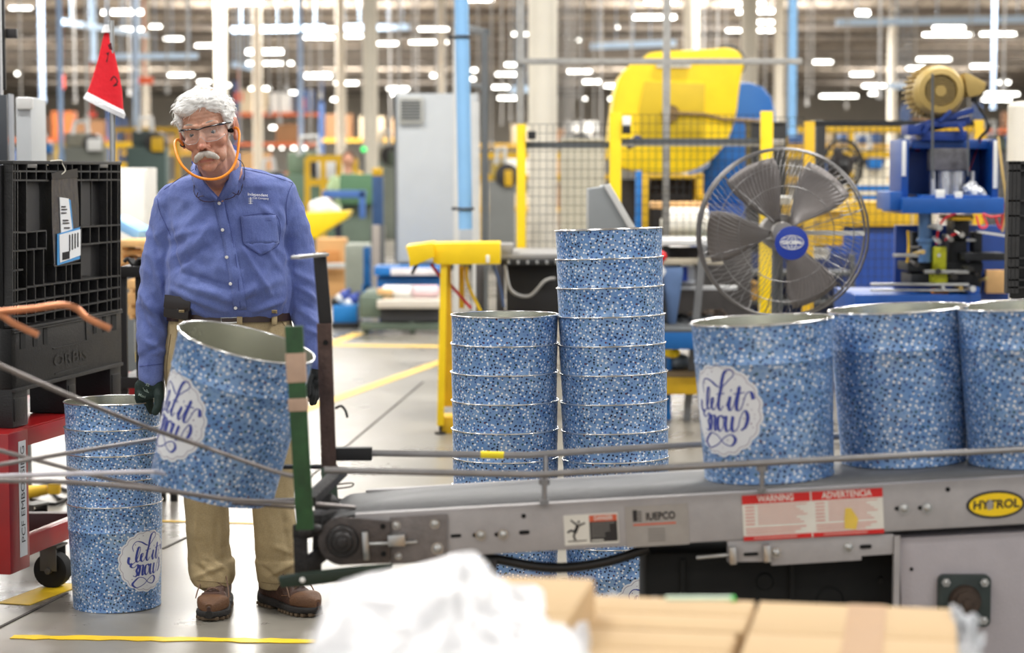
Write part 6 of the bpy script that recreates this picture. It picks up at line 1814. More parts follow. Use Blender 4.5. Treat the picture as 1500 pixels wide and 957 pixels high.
for k, (mt, pts) in enumerate(((REDC, [(632, 388, TY + .1), (645, 405, TY + .15), (662, 420, TY + .2), (690, 452, TY + .2)]), (YEL, [(684, 390, TY + .3), (684, 410, TY + .3), (692, 432, TY + .3), (704, 456, TY + .3)]), (mat('hose_grey', (130, 128, 124), .5), [(740, 389, TY + .35), (748, 425, TY + .15), (775, 434, TY + .15), (798, 412, TY + .15), (812, 408, TY + .2)]), (mat('hose_blue', (70, 90, 128), .5), [(722, 388, TY + .3), (730, 410, TY + .3), (738, 450, TY + .3)]), (CABLE, [(612, 385, TY + .1), (604, 400, TY + .1), (608, 392, TY + .05)]))):
    tag(tubep(None, 'cable', mt, pts, .009), ['red cable trailing down beside the yellow legs', 'yellow hose hanging behind the yellow guard stand', 'grey hose looping under the black feeder bed', 'bluish hose dropping behind the feeder bed', 'short dark cable under the yellow hood lip'][k], 'cable')
fb = root('feeder_bed', 775, 11.8, 'long black machine bed running behind the tin stacks', 'machine')
part(fb, 'bed_top', mat('bed_grey', (150, 148, 146), .5, .2, .1, 10), [(733, 372, 822, 380, 11.8, .9), (733, 358, 752, 374, 11.8, .3)], .005)
part(fb, 'bed_edge', BLACKM, [(733, 380, 822, 389, 11.75, .95)], .004)
part(fb, 'bed_body', mat('bed_black', (26, 25, 26), .6, .1, .3, 8), [(742, 389, 950, 470, 11.9, .8)], .006)
for x in (705, 735, 760): part(fb, 'support', mat('support_grey', (74, 72, 74), .6, .2, .2, 8), [(x - 8, 388, x + 4, FLY(12.1), 12.1, .1)], .004)
for k in range(6): x = 745 + k * 14; part(fb, 'bolt', STEEL, [(x - 2, 382, x + 2, 387, 11.73, .02)], .002)
# ---------------------------------------------------------------- electrical cabinet, blue pipe, steel frame
ec = root('electrical_cabinet', 640, 20.35, 'tall light grey electrical cabinet with a louvred vent at top left', 'cabinet')
part(ec, 'cabinet_body', GREY, [(577, 137, 700, 386, 20.35, .4)], .01)
part(ec, 'door', GREY, [(582, 138, 698, 384, 20.32, .03)], .006)
part(ec, 'door_edge', DGREY, [(577, 137, 580, 386, 20.33, .03)], .002)
m = MB()
pb(m, 584, 142, 620, 181, 20.28, .05); v_ = m.build('vent', mat('vent_grey', (176, 176, 170), .5), ec, bevel=.006)
m = MB()
for k in range(7): pb(m, 587, 147 + k * 4.4, 616, 149.4 + k * 4.4, 20.27, .02)
m.build('louvre', DGREY, v_)
part(ec, 'plinth', mat('plinth', (64, 70, 66), .6), [(585, 386, 700, 396, 20.37, .4)], .004); part(ec, 'stand', DGREY, [(590, 396, 598, FLY(20.5), 20.5, .06)], .004); part(ec, 'stand', DGREY, [(690, 396, 698, FLY(20.5), 20.5, .06)], .004)
m = MB(); m.cyl(P(675, -60, 13.9), P(682, 336, 13.9), .046, n=24)
bp_ = m.build('blue_pipe', LBLUE, None); tag(bp_, 'fat pale blue pipe dropping in front of the grey cabinet', 'pipe')
for y in (54, 306):
    m = MB(); c_ = P(676 + y * .018, y, 13.9); m.tube([c_ + Vector((.053 * cos(t), .053 * sin(t), 0)) for t in [2 * pi * k / 20 for k in range(20)]], .009, 6, closed=True); m.bar(c_ + Vector((-.09, .06, 0)), c_ + Vector((.05, .06, 0)), .03, .02)
    o = m.build('pipe_clamp', DSTEEL, None); l0 = Vector(o.location); o.parent = bp_; o.location = l0 - wloc(bp_)
sf = root('pipe_gantry', 705, 14.6, 'dark grey square tube gantry rising right of the blue pipe', 'gantry')
m = MB(); a = P(710, 48, 14.5); m.box((a.x, 14.5, a.z / 2), (.045, .045, a.z)); m.build('upright', DGREY, sf, bevel=.003)
m = MB(); m.bar(P(668, 37, 15.6), P(713, 48, 14.5), .045, .045); m.bar(P(690, 124, 14.9), P(712, 128, 14.5), .03, .03); m.build('top_bar', DGREY, sf, bevel=.003)
m = MB(); a = P(668, 37, 15.6); m.box((a.x, 15.6, a.z / 2), (.04, .04, a.z)); m.build('upright', LGREY, sf, bevel=.003)
m = MB(); a = P(697, 150, 14.8); m.box((a.x, 14.8, a.z / 2), (.05, .05, a.z)); m.build('upright', LGREY, sf, bevel=.003)

# ---------------------------------------------------------------- olive machine bed on the left centre
ob = root('olive_bed', 590, 18.6, 'low olive green machine bed with a pale top plate', 'machine')
OY = 18.5
part(ob, 'end_block', OLIVE, [(526, 434, 560, 466, OY, .8)], .02)
part(ob, 'top_plate', mat('plate_cream', (206, 198, 186), .6, 0, .08, 3), [(552, 440, 645, 452, OY - .1, 1.0)], .01)
part(ob, 'bed', mat('bed_dark', (58, 58, 60), .6, .1, .2, 3), [(556, 453, 645, 472, OY, .8)], .01)
part(ob, 'rail', OLIVE, [(528, 474, 648, 484, OY - .05, .2), (530, 430, 575, 437, OY + .1, .9)], .01)
for x in (532, 600): part(ob, 'leg', OLIVE, [(x, 472, x + 8, FLY(OY), OY, .1)], .005)
for x, mt, lb, w_ in ((584, WHITE, 'white wrapped roll lying on the olive machine bed', 22), (622, mat('roll_pink', (226, 198, 202), .6, 0, .15, 6), 'pinkish printed roll lying on the olive bed behind the yellow leg', 20)):
    m = MB(); a = P(x - w_, 427, OY + .2); b = P(x + w_, 427, OY + .2); m.cyl(a, b, .055, n=24); m.cyl(a - Vector((.03, 0, 0)), b + Vector((.03, 0, 0)), .025, n=12); o = m.build('wrapped_roll', mt); tag(o, lb, 'roll')
m = MB(); pb(m, 552, 424, 575, 440, OY + .1, .3); tag(m.build('wooden_block', WOOD, bevel=.01), 'small wooden block at the left end of the olive bed top', 'block')
bb = root('blue_rack', 600, 19.6, 'blue low rack with a white banner strip under the grey cabinet', 'rack')
part(bb, 'beam', MBLUE, [(548, 391, 648, 404, 19.5, .5)], .01); part(bb, 'shelf', MBLUE, [(552, 406, 648, 424, 19.6, .5)], .01); part(bb, 'banner', mat('banner', (226, 220, 222), .6, 0, .12, 8), [(572, 393, 640, 403, 19.45, .04)], .002, 'white banner strip')
for x in (555, 640): part(bb, 'leg', MBLUE, [(x, 424, x + 5, FLY(19.8), 19.8, .06)], .004)
bx = root('parts_bin', 505, 19.2, 'cyan blue parts bin standing on the floor by the olive bed', 'bin')
part(bx, 'bin_body', mat('bin_cyan', (16, 118, 188), .5, 0, .08, 4), [(487, 448, 523, 473, 19.2, .4)], .01); part(bx, 'bin_base', BLACKM, [(485, 473, 526, FLY(19.2), 19.15, .45)], .006)
for k in range(5):
    m = MB(); c_ = P(492 + k * 6.5, 443 - (k % 3) * 5, 19.35); m.ell(c_, (.05, .05, .05)); m.cyl(c_, c_ + Vector((.05, 0, .06)), .02, n=10)
    tag(m.build('machine_part', [BLACKM, LGREY, mat('part_blue', (60, 80, 160), .5), WHITE, mat('part_blue', (60, 80, 160), .5)][k], bevel=.003), 'small machined part heaped on the cyan parts bin', 'part', 'parts heaped on the cyan bin')
uc = root('utility_cabinet', 520, 22.0, 'pale grey green utility cabinet behind the man\'s elbow', 'cabinet')
part(uc, 'body', mat('uc_grey', (168, 172, 160), .6, 0, .05, 3), [(505, 358, 540, 432, 22.0, .5)], .02); part(uc, 'door', mat('uc_door', (158, 164, 152), .6), [(508, 362, 537, 428, 21.97, .03)], .01); part(uc, 'plinth', DGREY, [(505, 432, 540, FLY(22), 22.0, .5)])
m = MB(); pb(m, 532, 362, 543, 425, 21.0, .1); pb(m, 534, 368, 541, 385, 20.98, .02); m.box((P(537, 400, 21).x, 21.05, .15), (.1, .1, .3)); tag(m.build('blue_column', MBLUE, bevel=.01), 'blue narrow column beside the utility cabinet', 'column')
m = MB(); a = P(551, 330, 20.8); m.box((a.x, 20.8, a.z / 2), (.07, .07, a.z)); tag(m.build('steel_upright', mat('upright_warm', (176, 166, 158), .5, .2), bevel=.005), 'warm grey steel upright left of the grey cabinet', 'upright')
# ---------------------------------------------------------------- left foreground uprights and hat
gu = root('slotted_upright', 6, 8.5, 'grey slotted steel upright at the left edge above the container', 'upright')
GU = mat('upright_grey', (132, 136, 142), .4, .4, .12, 8)
def vbox(par, name, mt, x0, x1, y0, y1, Y, dep, bevel=.003, label=None):
    m = MB(); pb(m, x0, y0, x1, y1, Y, dep); return m.build(name, mt, par, bevel=bevel, label=label)
vbox(gu, 'upright', GU, -10, 12, -40, FLY(8.5), 8.5, .05)
vbox(gu, 'slot_strip', BLACKM, 1, 8, -40, 132, 8.48, .02)
vbox(gu, 'bracket', DSTEEL, 8, 24, 42, 56, 8.5, .03)
vbox(gu, 'grey_column', mat('column_grey', (118, 124, 134), .5, .1, .05), 12, 22, 137, FLY(8.7), 8.7, .1)
vbox(gu, 'dark_plate', mat('plate_dark', (70, 74, 80), .5, .2), -10, 11, 139, 240, 8.46, .02)
pc = root('control_box', 35, 9.1, 'pale grey painted box behind the left steel upright', 'box')
vbox(pc, 'box_body', GREY, 22, 48, 142, 330, 9.1, .3, .01); vbox(pc, 'box_lid', LGREY, 23, 47, 143, 160, 9.08, .03, .006); vbox(pc, 'box_post', DGREY, 30, 40, 330, FLY(9.3), 9.2, .1)
HY = 8.4
m = MB(); a = P(163.5, 60, HY); m.cyl((P(164, 300, HY).x, HY, 0), (a.x - .0, HY, P(158, 30, HY).z), .011, n=12); m.cyl((P(164, 300, HY).x, HY, 0), (P(164, 300, HY).x, HY, .02), .16, n=24)
tag(m.build('hat_pole', STEEL), 'thin steel pole holding up the red hat', 'pole')
hat = root('santa_hat', 155, HY, 'red cone hat with white fur trim hanging on a steel pole', 'hat')
L0 = [(157, 40), (152, 50), (147, 72), (142, 92), (135, 115), (128, 134)]; L1 = [(161, 42), (165, 55), (168, 78), (174, 105), (179, 132), (181, 163)]
m = MB(); N = 24; rings = []
for (ax, ay), (bx_, by_) in zip(L0, L1):
    a = P(ax, ay, HY - .0); b = P(bx_, by_, HY - .0); c_ = (a + b) / 2; r = (b - a) / 2; rr = []
    for k in range(N):
        t = 2 * pi * k / N; w_ = 1 + .1 * sin(t * 3 + ay * .05)
        rr.append(c_ + r * cos(t) + Vector((0, -1, 0)) * sin(t) * r.length * .5 * w_)
    rings.append(rr)
m.loft(rings); hb_ = m.build('hat_cone', mat('felt_red', (222, 24, 40), .85, 0, .08, 14, .3, 60), hat)
m = MB(); rings = []
for (ax, ay), (bx_, by_), g_ in (((128.5, 134), (181, 161), 1.0), ((125, 138), (184, 168), 1.1), ((122, 144), (182, 174), 1.1), ((123, 141), (181, 172), .9)):
    a = P(ax, ay, HY); b = P(bx_, by_, HY); c_ = (a + b) / 2; r = (b - a) / 2
    rings.append([c_ + r * cos(2 * pi * k / N) + Vector((0, -1, 0)) * sin(2 * pi * k / N) * r.length * .55 * g_ for k in range(N)])
m.loft(rings); m.build('fur_trim', mat('fur_white', (238, 238, 240), .95, 0, .04, 40, .5, 200), hat, label='white fur trim')
m = MB(); m.loft([[P(157, 36, HY) + Vector((.012 * cos(2 * pi * k / 12), .012 * sin(2 * pi * k / 12), .0)) for k in range(12)], [P(156, 48, HY) + Vector((.021 * cos(2 * pi * k / 12), .02 * sin(2 * pi * k / 12), .0)) for k in range(12)]]); m.build('hat_tip', mat('fur_white', (238, 238, 240)), hat)
m = MB()
def hp(x, y): 
    return P(x, y, HY - .05 - .02 * (y - 40) / 120)
for pts in ([(158, 66), (163, 62), (165, 74), (160, 72)], [(155, 78), (160, 76), (157, 92), (155, 90), (158, 82)]): m.add([hp(*q) for q in pts], [tuple(range(len(pts)))])
m.tube(catmull([hp(*q) for q in ((162, 118), (167, 112), (172, 120), (166, 126), (172, 124))], 4), .003, 5)
m.build('dark_marks', mat('mark_dark', (84, 14, 24), .8), hat, fixn=False)
# white cabinet, racks and timber behind the man
wc = root('white_cabinet', 197, 13.5, 'white storage cabinet between the container and the man', 'cabinet')
vbox(wc, 'cabinet_body', mat('cab_white', (226, 224, 218), .6, 0, .03), 172, 216, 246, 368, 13.5, .4, .01); vbox(wc, 'cabinet_door', mat('cab_white2', (230, 228, 222), .6, 0, .03), 176, 213, 250, 364, 13.48, .02, .004); vbox(wc, 'cabinet_foot', DGREY, 176, 213, 368, FLY(13.6), 13.6, .3)
tc_ = 0
for k, (x0, y0, x1, y1) in enumerate(((170, 352, 216, 362), (172, 366, 214, 374), (168, 378, 216, 388), (186, 410, 216, 424), (184, 430, 212, 446), (186, 450, 214, 462))):
    m = MB(); pb(m, x0, y0, x1, y1, 11.4 + .15 * (k % 3), .5); pb(m, x0 + 3, y1, x0 + 9, y1 + 6, 11.4 + .15 * (k % 3), .4); pb(m, x1 - 9, y1, x1 - 3, y1 + 6, 11.4 + .15 * (k % 3), .4)
    tag(m.build('wooden_pallet', WOOD, bevel=.006), 'light wooden pallet in the pile between container and man', 'pallet', 'wooden pallets piled behind the container')
m = MB(); m.bar(P(172, 322, 12), P(216, 345, 11.8), .12, .06); tag(m.build('blue_beam', LBLUE, bevel=.01), 'pale blue sloping beam over the pallet pile', 'beam')
m = MB(); pb(m, 196, 470, 214, 520, 11.2, .3); pb(m, 199, 520, 211, FLY(11.3), 11.25, .2); pb(m, 198, 500, 212, 510, 11.15, .05); tag(m.build('grey_motor', mat('motor_pale', (150, 150, 146), .5, .2), bevel=.02), 'grey boxy motor seen behind the black shelf cart', 'motor')
m = MB(); pb(m, 198, 512, 214, 535, 10.8, .2); pb(m, 200, 535, 212, FLY(10.9), 10.8, .2); tag(m.build('yellow_bollard', YEL, bevel=.02), 'stubby yellow bollard behind the man\'s forearm', 'bollard')
# ---------------------------------------------------------------- columns
for px, w_, Y, lb in ((795, 42, 22, 'thick cream round column right of the blue pipe'), (543, 22, 40, 'cream column rising left of the grey cabinet'), (325, 18, 50, 'cream column rising above the man\'s head'), (1011, 22, 48, 'cream column behind the top of the yellow gear cover'), (1096, 25, 42, 'cream column right of the yellow gear cover'), (1140, 15, 60, 'slim cream column between the blue press body and pale blue pipe'), (378, 14, 66, 'slim cream column far behind the man\'s shoulder'), (500, 14, 66, 'slim cream column behind the man\'s collar, farther off'), (215, 12, 80, 'far pale column left of the man\'s hair'), (1305, 12, 90, 'far pale column left of the tan motor'), (648, 12, 80, 'far pale column half hidden by the grey cabinet top')):
    c_ = P(px, 250, Y); m = MB(); r = w_ * Y / F / 2
    m.cyl((c_.x, Y, 0), (c_.x, Y, ZC), r, n=28); m.cyl((c_.x, Y, 0), (c_.x, Y, .25), r * 1.15, n=28); m.box((c_.x, Y, ZC - .1), (r * 3, r * 3, .1))
    tag(m.build('column', CREAM), lb, 'column')
m = MB(); c_ = P(1497, 200, 12.5); m.cyl((c_.x, 12.5, 0), (c_.x, 12.5, P(1497, 156, 12.5).z), .085, n=24); m.ell((c_.x, 12.5, P(1497, 156, 12.5).z), (.085, .085, .03)); tag(m.build('pressure_tank', CREAM), 'cream cylindrical tank at the right edge', 'tank')
# right edge black container
rc = root('storage_crate', 1500, 8.6, 'black ribbed crate stack cut off by the right edge', 'crate')
zc0, zc1 = P(1490, 437, 8.62).z, P(1490, 236, 8.62).z
m = MB(); pl = [(P(1481, 300, 8.62).x, 8.62), (P(1620, 300, 8.62).x, 8.62), (P(1640, 300, 9.2).x, 9.2), (P(1484, 300, 9.2).x, 9.2)]
m.prism(pl, lambda x, y: Vector((x, y, zc0)), lambda x, y: Vector((x, y, zc1))); m.build('crate_wall', CBL, rc, bevel=.004)
m = MB(); m.prism(pl, lambda x, y: Vector((x, y, 0)), lambda x, y: Vector((x, y, zc0 - .02))); m.build('crate_wall', CBL, rc, bevel=.004)
m = MB()
for y in (238, 249, 293, 315, 344, 377, 391, 409, 420): pb(m, 1477, y, 1620, y + 2.5, 8.58, .05)
for x in (1478, 1484, 1490, 1520): pb(m, x, 236, x + 2, 430, 8.58, .05)
m.build('crate_ribs', CBE, rc)
# ---------------------------------------------------------------- bench cluster right of the tin stacks
bn = root('work_bench', 1000, 12.2, 'cluttered grey work bench between the tall tin stack and the fan', 'bench')
vbox(bn, 'bench_top', LGREY, 962, 1060, 352, 360, 12.2, .7); vbox(bn, 'bench_rail', mat('rail_tan', (180, 170, 150), .5), 966, 1060, 379, 388, 12.2, .1); vbox(bn, 'lower_rail', LGREY, 975, 1080, 419, 425, 12.3, .06)
vbox(bn, 'back_board', mat('back_dark', (66, 62, 60), .7, 0, .4, 6), 964, 1100, 362, 500, 12.9, .04)
m = MB(); m.bar(P(1030, 360, 12.1), P(1003, 640, 12.1), .04, .04); m.build('bench_leg', mat('leg_grey', (120, 120, 120), .5, .3), bn)
m = MB(); m.bar(P(975, 360, 12.8), P(972, 610, 12.8), .04, .04); m.build('bench_leg', DGREY, bn)
m = MB(); m.ell(P(968, 376, 12.05), .034); m.cyl(P(968, 378, 12.05), P(968, 388, 12.05), .012, n=10); m.build('ball_knob', REDB, bn, label='shiny red ball knob')
m = MB(); ppoly(m, [(972, 392), (1002, 391), (998, 425), (990, 478), (978, 478)], 12.2, .2); tag(m.build('blue_sack', mat('sack_blue', (92, 118, 160), .7, 0, .12, 8), bevel=.02), 'greyish blue sack hanging off the bench', 'sack')
m = MB(); ppoly(m, [(966, 390), (970, 388), (976, 398), (970, 408), (964, 410)], 12.0, .03); tag(m.build('paper_tag', WPAP, bevel=.003), 'white paper tag by the red knob', 'tag')
m = MB(); pb(m, 1000, 390, 1018, 416, 12.3, .15); bxo = m.build('small_carton', WPAP, bevel=.006); tag(bxo, 'small white and blue carton on the bench rail', 'carton')
m = MB(); pb(m, 1000, 391, 1007, 412, 12.28, .02); m.build('blue_label', mat('label_blue', (40, 80, 190), .5), bxo)
for k, (x, y, s_) in enumerate(((985, 468, .05), (1000, 472, .06), (1015, 465, .05), (992, 482, .045), (1025, 470, .05), (1040, 462, .05))):
    m = MB(); c_ = P(x, y, 12.4); m.ell(c_, (s_, s_, s_ * .7)); m.tube(catmull([c_, c_ + Vector((.06, -.05, .03)), c_ + Vector((.1, .0, -.02))], 4), .012, 6)
    tag(m.build('scrap_piece', [BLACKM, DGREY, mat('scrap_brown', (90, 76, 66), .6, .2, .3, 30)][k % 3]), 'dark scrap piece heaped below the bench', 'scrap', 'dark scrap heaped under the bench')
lt_ = bn
vbox(lt_, 'blue_beam', mat('beam_blue', (8, 92, 160), .45, 0, .06), 968, 1080, 487, 512, 11.8, .08); vbox(lt_, 'table_top', DGREY, 968, 1080, 482, 487, 11.8, .7); vbox(lt_, 'yellow_beam', YELD, 968, 1080, 553, 578, 12.0, .08); vbox(lt_, 'shelf', mat('shelf_brown', (130, 110, 80), .6), 968, 1080, 545, 553, 12.0, .5)
vbox(lt_, 'leg', MBLUE, 976, 983, 512, FLY(12.1), 12.1, .06); vbox(lt_, 'leg', MBLUE, 1060, 1068, 512, FLY(12.1), 12.1, .06)
m = MB(); c_ = P(990, 530, 12.2); m.ell(c_, (.09, .09, .05)); tag(m.build('grey_bag', mat('bag_grey', (120, 130, 140), .6)), 'soft grey bag on the shelf of the low table', 'bag')
m = MB(); c_ = P(984, 517, 12.0); m.ell(c_, (.05, .04, .03)); tag(m.build('yellow_glove', YEL), 'yellow lump hanging under the blue beam', 'glove')
# shelf of things behind the fan lower half
sh = root('tool_shelf', 1150, 13.9, 'dark blue tool shelf glimpsed through the big fan', 'shelf')
vbox(sh, 'back_panel', mat('shelf_blue', (34, 52, 104), .6, 0, .2, 4), 1040, 1250, 372, 520, 14.4, .05); vbox(sh, 'shelf_board', DGREY, 1040, 1250, 398, 404, 14.0, .4); vbox(sh, 'shelf_board', DGREY, 1040, 1250, 440, 447, 14.0, .4)
for x in (1040, 1246): vbox(sh, 'shelf_post', DGREY, x, x + 5, 372, FLY(14), 14.0, .06)
for k, (x0, y0, x1, y1, mt, lb) in enumerate(((1195, 310, 1235, 360, YELD, 'yellow case on the shelf seen through the right of the fan'), (1050, 380, 1075, 398, mat('teal', (40, 140, 110), .5), 'teal box on the shelf seen through the fan'), (1190, 366, 1215, 380, LGREY, 'small pale box under the yellow case'), (1078, 384, 1100, 398, MBLUE, 'blue box on the shelf seen through the fan'), (1086, 415, 1110, 440, mat('tan_box', (170, 130, 60), .6), 'tan box low on the shelf seen through the fan'), (1140, 290, 1160, 300, WHITE, 'white lamp housing seen through the fan above its hub'))):
    m = MB(); pb(m, x0, y0, x1, y1, 13.85, .3); pb(m, x0 - 1, y0 - 2, x1 + 1, y0 + 2, 13.83, .34); tag(m.build('storage_case', mt, bevel=.012), lb, 'case')

# ---------------------------------------------------------------- far machines, racks and people
def far_machine(px, py, w_, h_, Y, c1, c2, label, seed):
    r = random.Random(seed); rt_ = root('far_machine', px, Y, label, 'machine')
    x0, x1, y0, y1 = px - w_ / 2, px + w_ / 2, py - h_ / 2, py + h_ / 2
    a = mat('far_%s' % '_'.join(map(str, c1)), c1, .6, 0, .2, .8); b = mat('far_%s' % '_'.join(map(str, c2)), c2, .6, 0, .2, .8)
    d = w_ * Y / F * .5
    part(rt_, 'machine_base', a, [(x0, py, x1, FLY(Y), Y, d)], .02)
    part(rt_, 'machine_head', b, [(x0 + w_ * .12, y0 + h_ * .15, x0 + w_ * .62, py, Y + .1, d * .8)], .04)
    m = MB(); c_ = P(px + w_ * .2, py - h_ * .1, Y - .05); m.cyl(c_, c_ + Vector((0, d, 0)), h_ * .22 * Y / F, n=20); m.build('wheel', DSTEEL, rt_, bevel=.01)
    part(rt_, 'guard', [YELD, LGREY, MBLUE, OLIVE][seed % 4], [(x0 + w_ * .6, y0 + h_ * .3, x1 - w_ * .1, py + h_ * .1, Y - .1, .1)], .02)
    m = MB(); m.tube([P(x0 + w_ * .3, y0 + h_ * .2, Y), P(x0 + w_ * .35, y0 - h_ * .1, Y), P(x0 + w_ * .6, y0 - h_ * .12, Y), P(x0 + w_ * .65, y0 + h_ * .3, Y)], .03 * Y / 25, 6); m.build('pipework', LGREY, rt_)
    return rt_
far_machine(455, 255, 90, 90, 34, (96, 120, 100), (120, 140, 116), 'dark green round machine behind the man\'s shoulder', 1)
far_machine(395, 270, 50, 60, 30, (206, 204, 196), (150, 160, 150), 'pale machine glimpsed right of the man\'s neck', 2)
far_machine(120, 215, 70, 60, 30, (96, 98, 90), (132, 128, 112), 'grey machine between the left upright and the red hat', 5)
far_machine(215, 215, 60, 70, 32, (72, 92, 88), (58, 70, 68), 'dark teal machine right of the red hat pole', 4)
far_machine(735, 265, 40, 80, 30, (120, 122, 120), (196, 168, 70), 'grey and yellow machine seen between steel frame and yellow post', 8)
far_machine(845, 215, 50, 60, 40, (170, 150, 120), (190, 190, 186), 'pale machine behind the mesh right of the thick column', 9)
far_machine(1340, 235, 60, 70, 34, (214, 206, 188), (196, 170, 130), 'beige machine behind the mesh left of the blue stamping machine', 3)
far_machine(1265, 240, 70, 70, 36, (222, 212, 190), (206, 200, 190), 'cream machine behind the mesh above the press bed', 6)
far_machine(1450, 215, 60, 60, 40, (110, 110, 112), (150, 140, 150), 'grey machine right of the tan motor', 7)
far_machine(60, 220, 40, 40, 40, (150, 140, 120), (120, 120, 110), 'brownish machine beside the pale control box', 10)
far_machine(565, 235, 40, 70, 44, (140, 150, 140), (180, 176, 160), 'greenish machine left of the grey cabinet', 11)
# green workstation
gw = root('green_workstation', 515, 27, 'green sheet metal workstation in front of the far worker', 'workstation')
vbox(gw, 'green_panel', mat('sheet_green', (84, 122, 88), .6, 0, .08, 2), 497, 548, 255, 300, 27, .6, .02); vbox(gw, 'blue_beam', mat('far_blue', (66, 104, 168), .6), 472, 535, 279, 290, 26.5, .2, .01); vbox(gw, 'blue_leg', mat('far_blue', (66, 104, 168), .6), 526, 535, 280, 320, 26.5, .1, .01)
vbox(gw, 'pedestal', OLIVE, 500, 545, 300, FLY(27), 27.1, .4, .01)
bt = root('blue_tower', 553, 24, 'blue machine tower with a yellow cap left of the grey cabinet', 'tower')
vbox(bt, 'tower', mat('tower_blue', (52, 84, 130), .6, 0, .3, 5), 545, 561, 258, 330, 24, .15, .01); vbox(bt, 'cap', YELD, 545, 560, 246, 258, 24, .15, .02); vbox(bt, 'foot', DGREY, 543, 563, 330, FLY(24), 24, .2, .01)
yh = root('yellow_hopper', 480, 20.5, 'yellow hopper tray heaped with white bags behind the man\'s arm', 'hopper')
m = MB(); ppoly(m, [(444, 312), (513, 309), (508, 320), (472, 342), (465, 350), (444, 350)], 20.5, .5); m.build('tray', YEL, yh, bevel=.02)
vbox(yh, 'stand', DGREY, 452, 460, 350, FLY(20.6), 20.6, .3, .01)
m = MB(); m.ell(P(472, 306, 20.8), (.14, .14, .11)); m.ell(P(490, 309, 20.8), (.07, .1, .06)); remesh(m, 'bag_heap', mat('bag_white', (228, 228, 226), .4, 0, .08, 12), None, voxel=.02, smooth=2, disp=lambda co, no: co + no * .02 * noise.noise(co * 14))
tag(bpy.data.objects['bag_heap'], 'white plastic bag bulging over the yellow hopper', 'bag')
ob2 = root('wooden_cabinet', 483, 24, 'orange brown wooden cabinet behind the man\'s elbow', 'cabinet')
vbox(ob2, 'cabinet_frame', mat('wood_orange', (222, 170, 110), .7, 0, .1, 3), 462, 505, 350, 440, 24, .5, .01); vbox(ob2, 'door', mat('wood_door', (206, 140, 76), .7, 0, .1, 3), 474, 498, 368, 392, 23.97, .03, .006); vbox(ob2, 'grey_rail', LGREY, 462, 512, 386, 393, 23.8, .1, .01)
# far worker behind the green workstation
fw = root('person', 510, 27.9, 'distant worker in a pale green shirt standing behind the green workstation', 'person')
def far_person(rt_, px, ptop, Y, shirt_c, hairc, pant):
    s_ = Y / F; c_ = P(px, ptop, Y); H_ = c_.z; X = c_.x
    b = MB(); hz = H_ - .12
    b.ell((X, Y, hz), (.078, .095, .12)); b.cap((X, Y, hz - .1), (X, Y, hz - .2), .055, .06); b.ell((X, Y - .095, hz - .01), (.014, .02, .02)); b.ell((X, Y + .02, hz - .42), (.17, .11, .26)); b.ell((X, Y + .02, hz - .72), (.15, .11, .16))
    for sx in (-1, 1):
        b.cap((X + sx * .2, Y, hz - .27), (X + sx * .26, Y - .03, hz - .55), .05, .042); b.cap((X + sx * .26, Y - .03, hz - .55), (X + sx * .2, Y - .25, hz - .68), .04, .03)
        b.cap((X + sx * .2, Y - .27, hz - .68), (X + sx * .18, Y - .34, hz - .68), .035, .022)
        for f_ in range(4): b.cap((X + sx * .2 - .03 + f_ * .02, Y - .33, hz - .69), (X + sx * .2 - .03 + f_ * .02, Y - .4, hz - .71), .01, .008)
        b.cap((X + sx * .2 - sx * .04, Y - .3, hz - .68), (X + sx * .2 - sx * .06, Y - .35, hz - .67), .011, .009)
        b.cap((X + sx * .09, Y + .02, hz - .8), (X + sx * .1, Y, .48), .085, .06); b.cap((X + sx * .1, Y, .48), (X + sx * .11, Y + .03, .1), .058, .042); b.cap((X + sx * .11, Y + .04, .05), (X + sx * .12, Y - .14, .04), .045, .035)
        b.ell((X + sx * .078, Y, hz), (.012, .02, .03))
    remesh(b, 'body', PINK, rt_, voxel=.012, smooth=3)
    s = MB(); s.ell((X, Y + .02, hz - .42), (.2, .135, .27)); s.ell((X, Y + .02, hz - .68), (.175, .135, .18))
    for sx in (-1, 1): s.cap((X + sx * .19, Y, hz - .27), (X + sx * .25, Y - .02, hz - .46), .07, .06)
    remesh(s, 'shirt', shirt_c, rt_, voxel=.014, smooth=3, disp=lambda co, no: co + no * .01 * noise.noise(co * 12))
    t = MB(); t.ell((X, Y + .02, hz - .8), (.17, .13, .14))
    for sx in (-1, 1): t.cap((X + sx * .09, Y + .02, hz - .85), (X + sx * .1, Y, .5), .1, .075); t.cap((X + sx * .1, Y, .5), (X + sx * .11, Y + .03, .1), .073, .06)
    remesh(t, 'trousers', pant, rt_, voxel=.014, smooth=3)
    h = MB(); h.ell((X, Y + .02, hz + .03), (.088, .1, .105)); remesh(h, 'hair', hairc, rt_, voxel=.012, smooth=2, disp=lambda co, no: co + (Vector((0, .02, 0)) if co.y < Y - .05 and co.z < hz + .05 else Vector((0, 0, 0))))
    sh_ = MB()
    for sx in (-1, 1): sh_.cap((X + sx * .11, Y + .05, .05), (X + sx * .12, Y - .16, .045), .052, .045)
    remesh(sh_, 'shoes', BLACKM, rt_, voxel=.012, smooth=2)
far_person(fw, 510, 221, 27.9, mat('shirt_pale_green', (176, 196, 152), .8), mat('hair_brown', (96, 70, 54), .8), mat('trouser_dark', (50, 54, 70), .8))
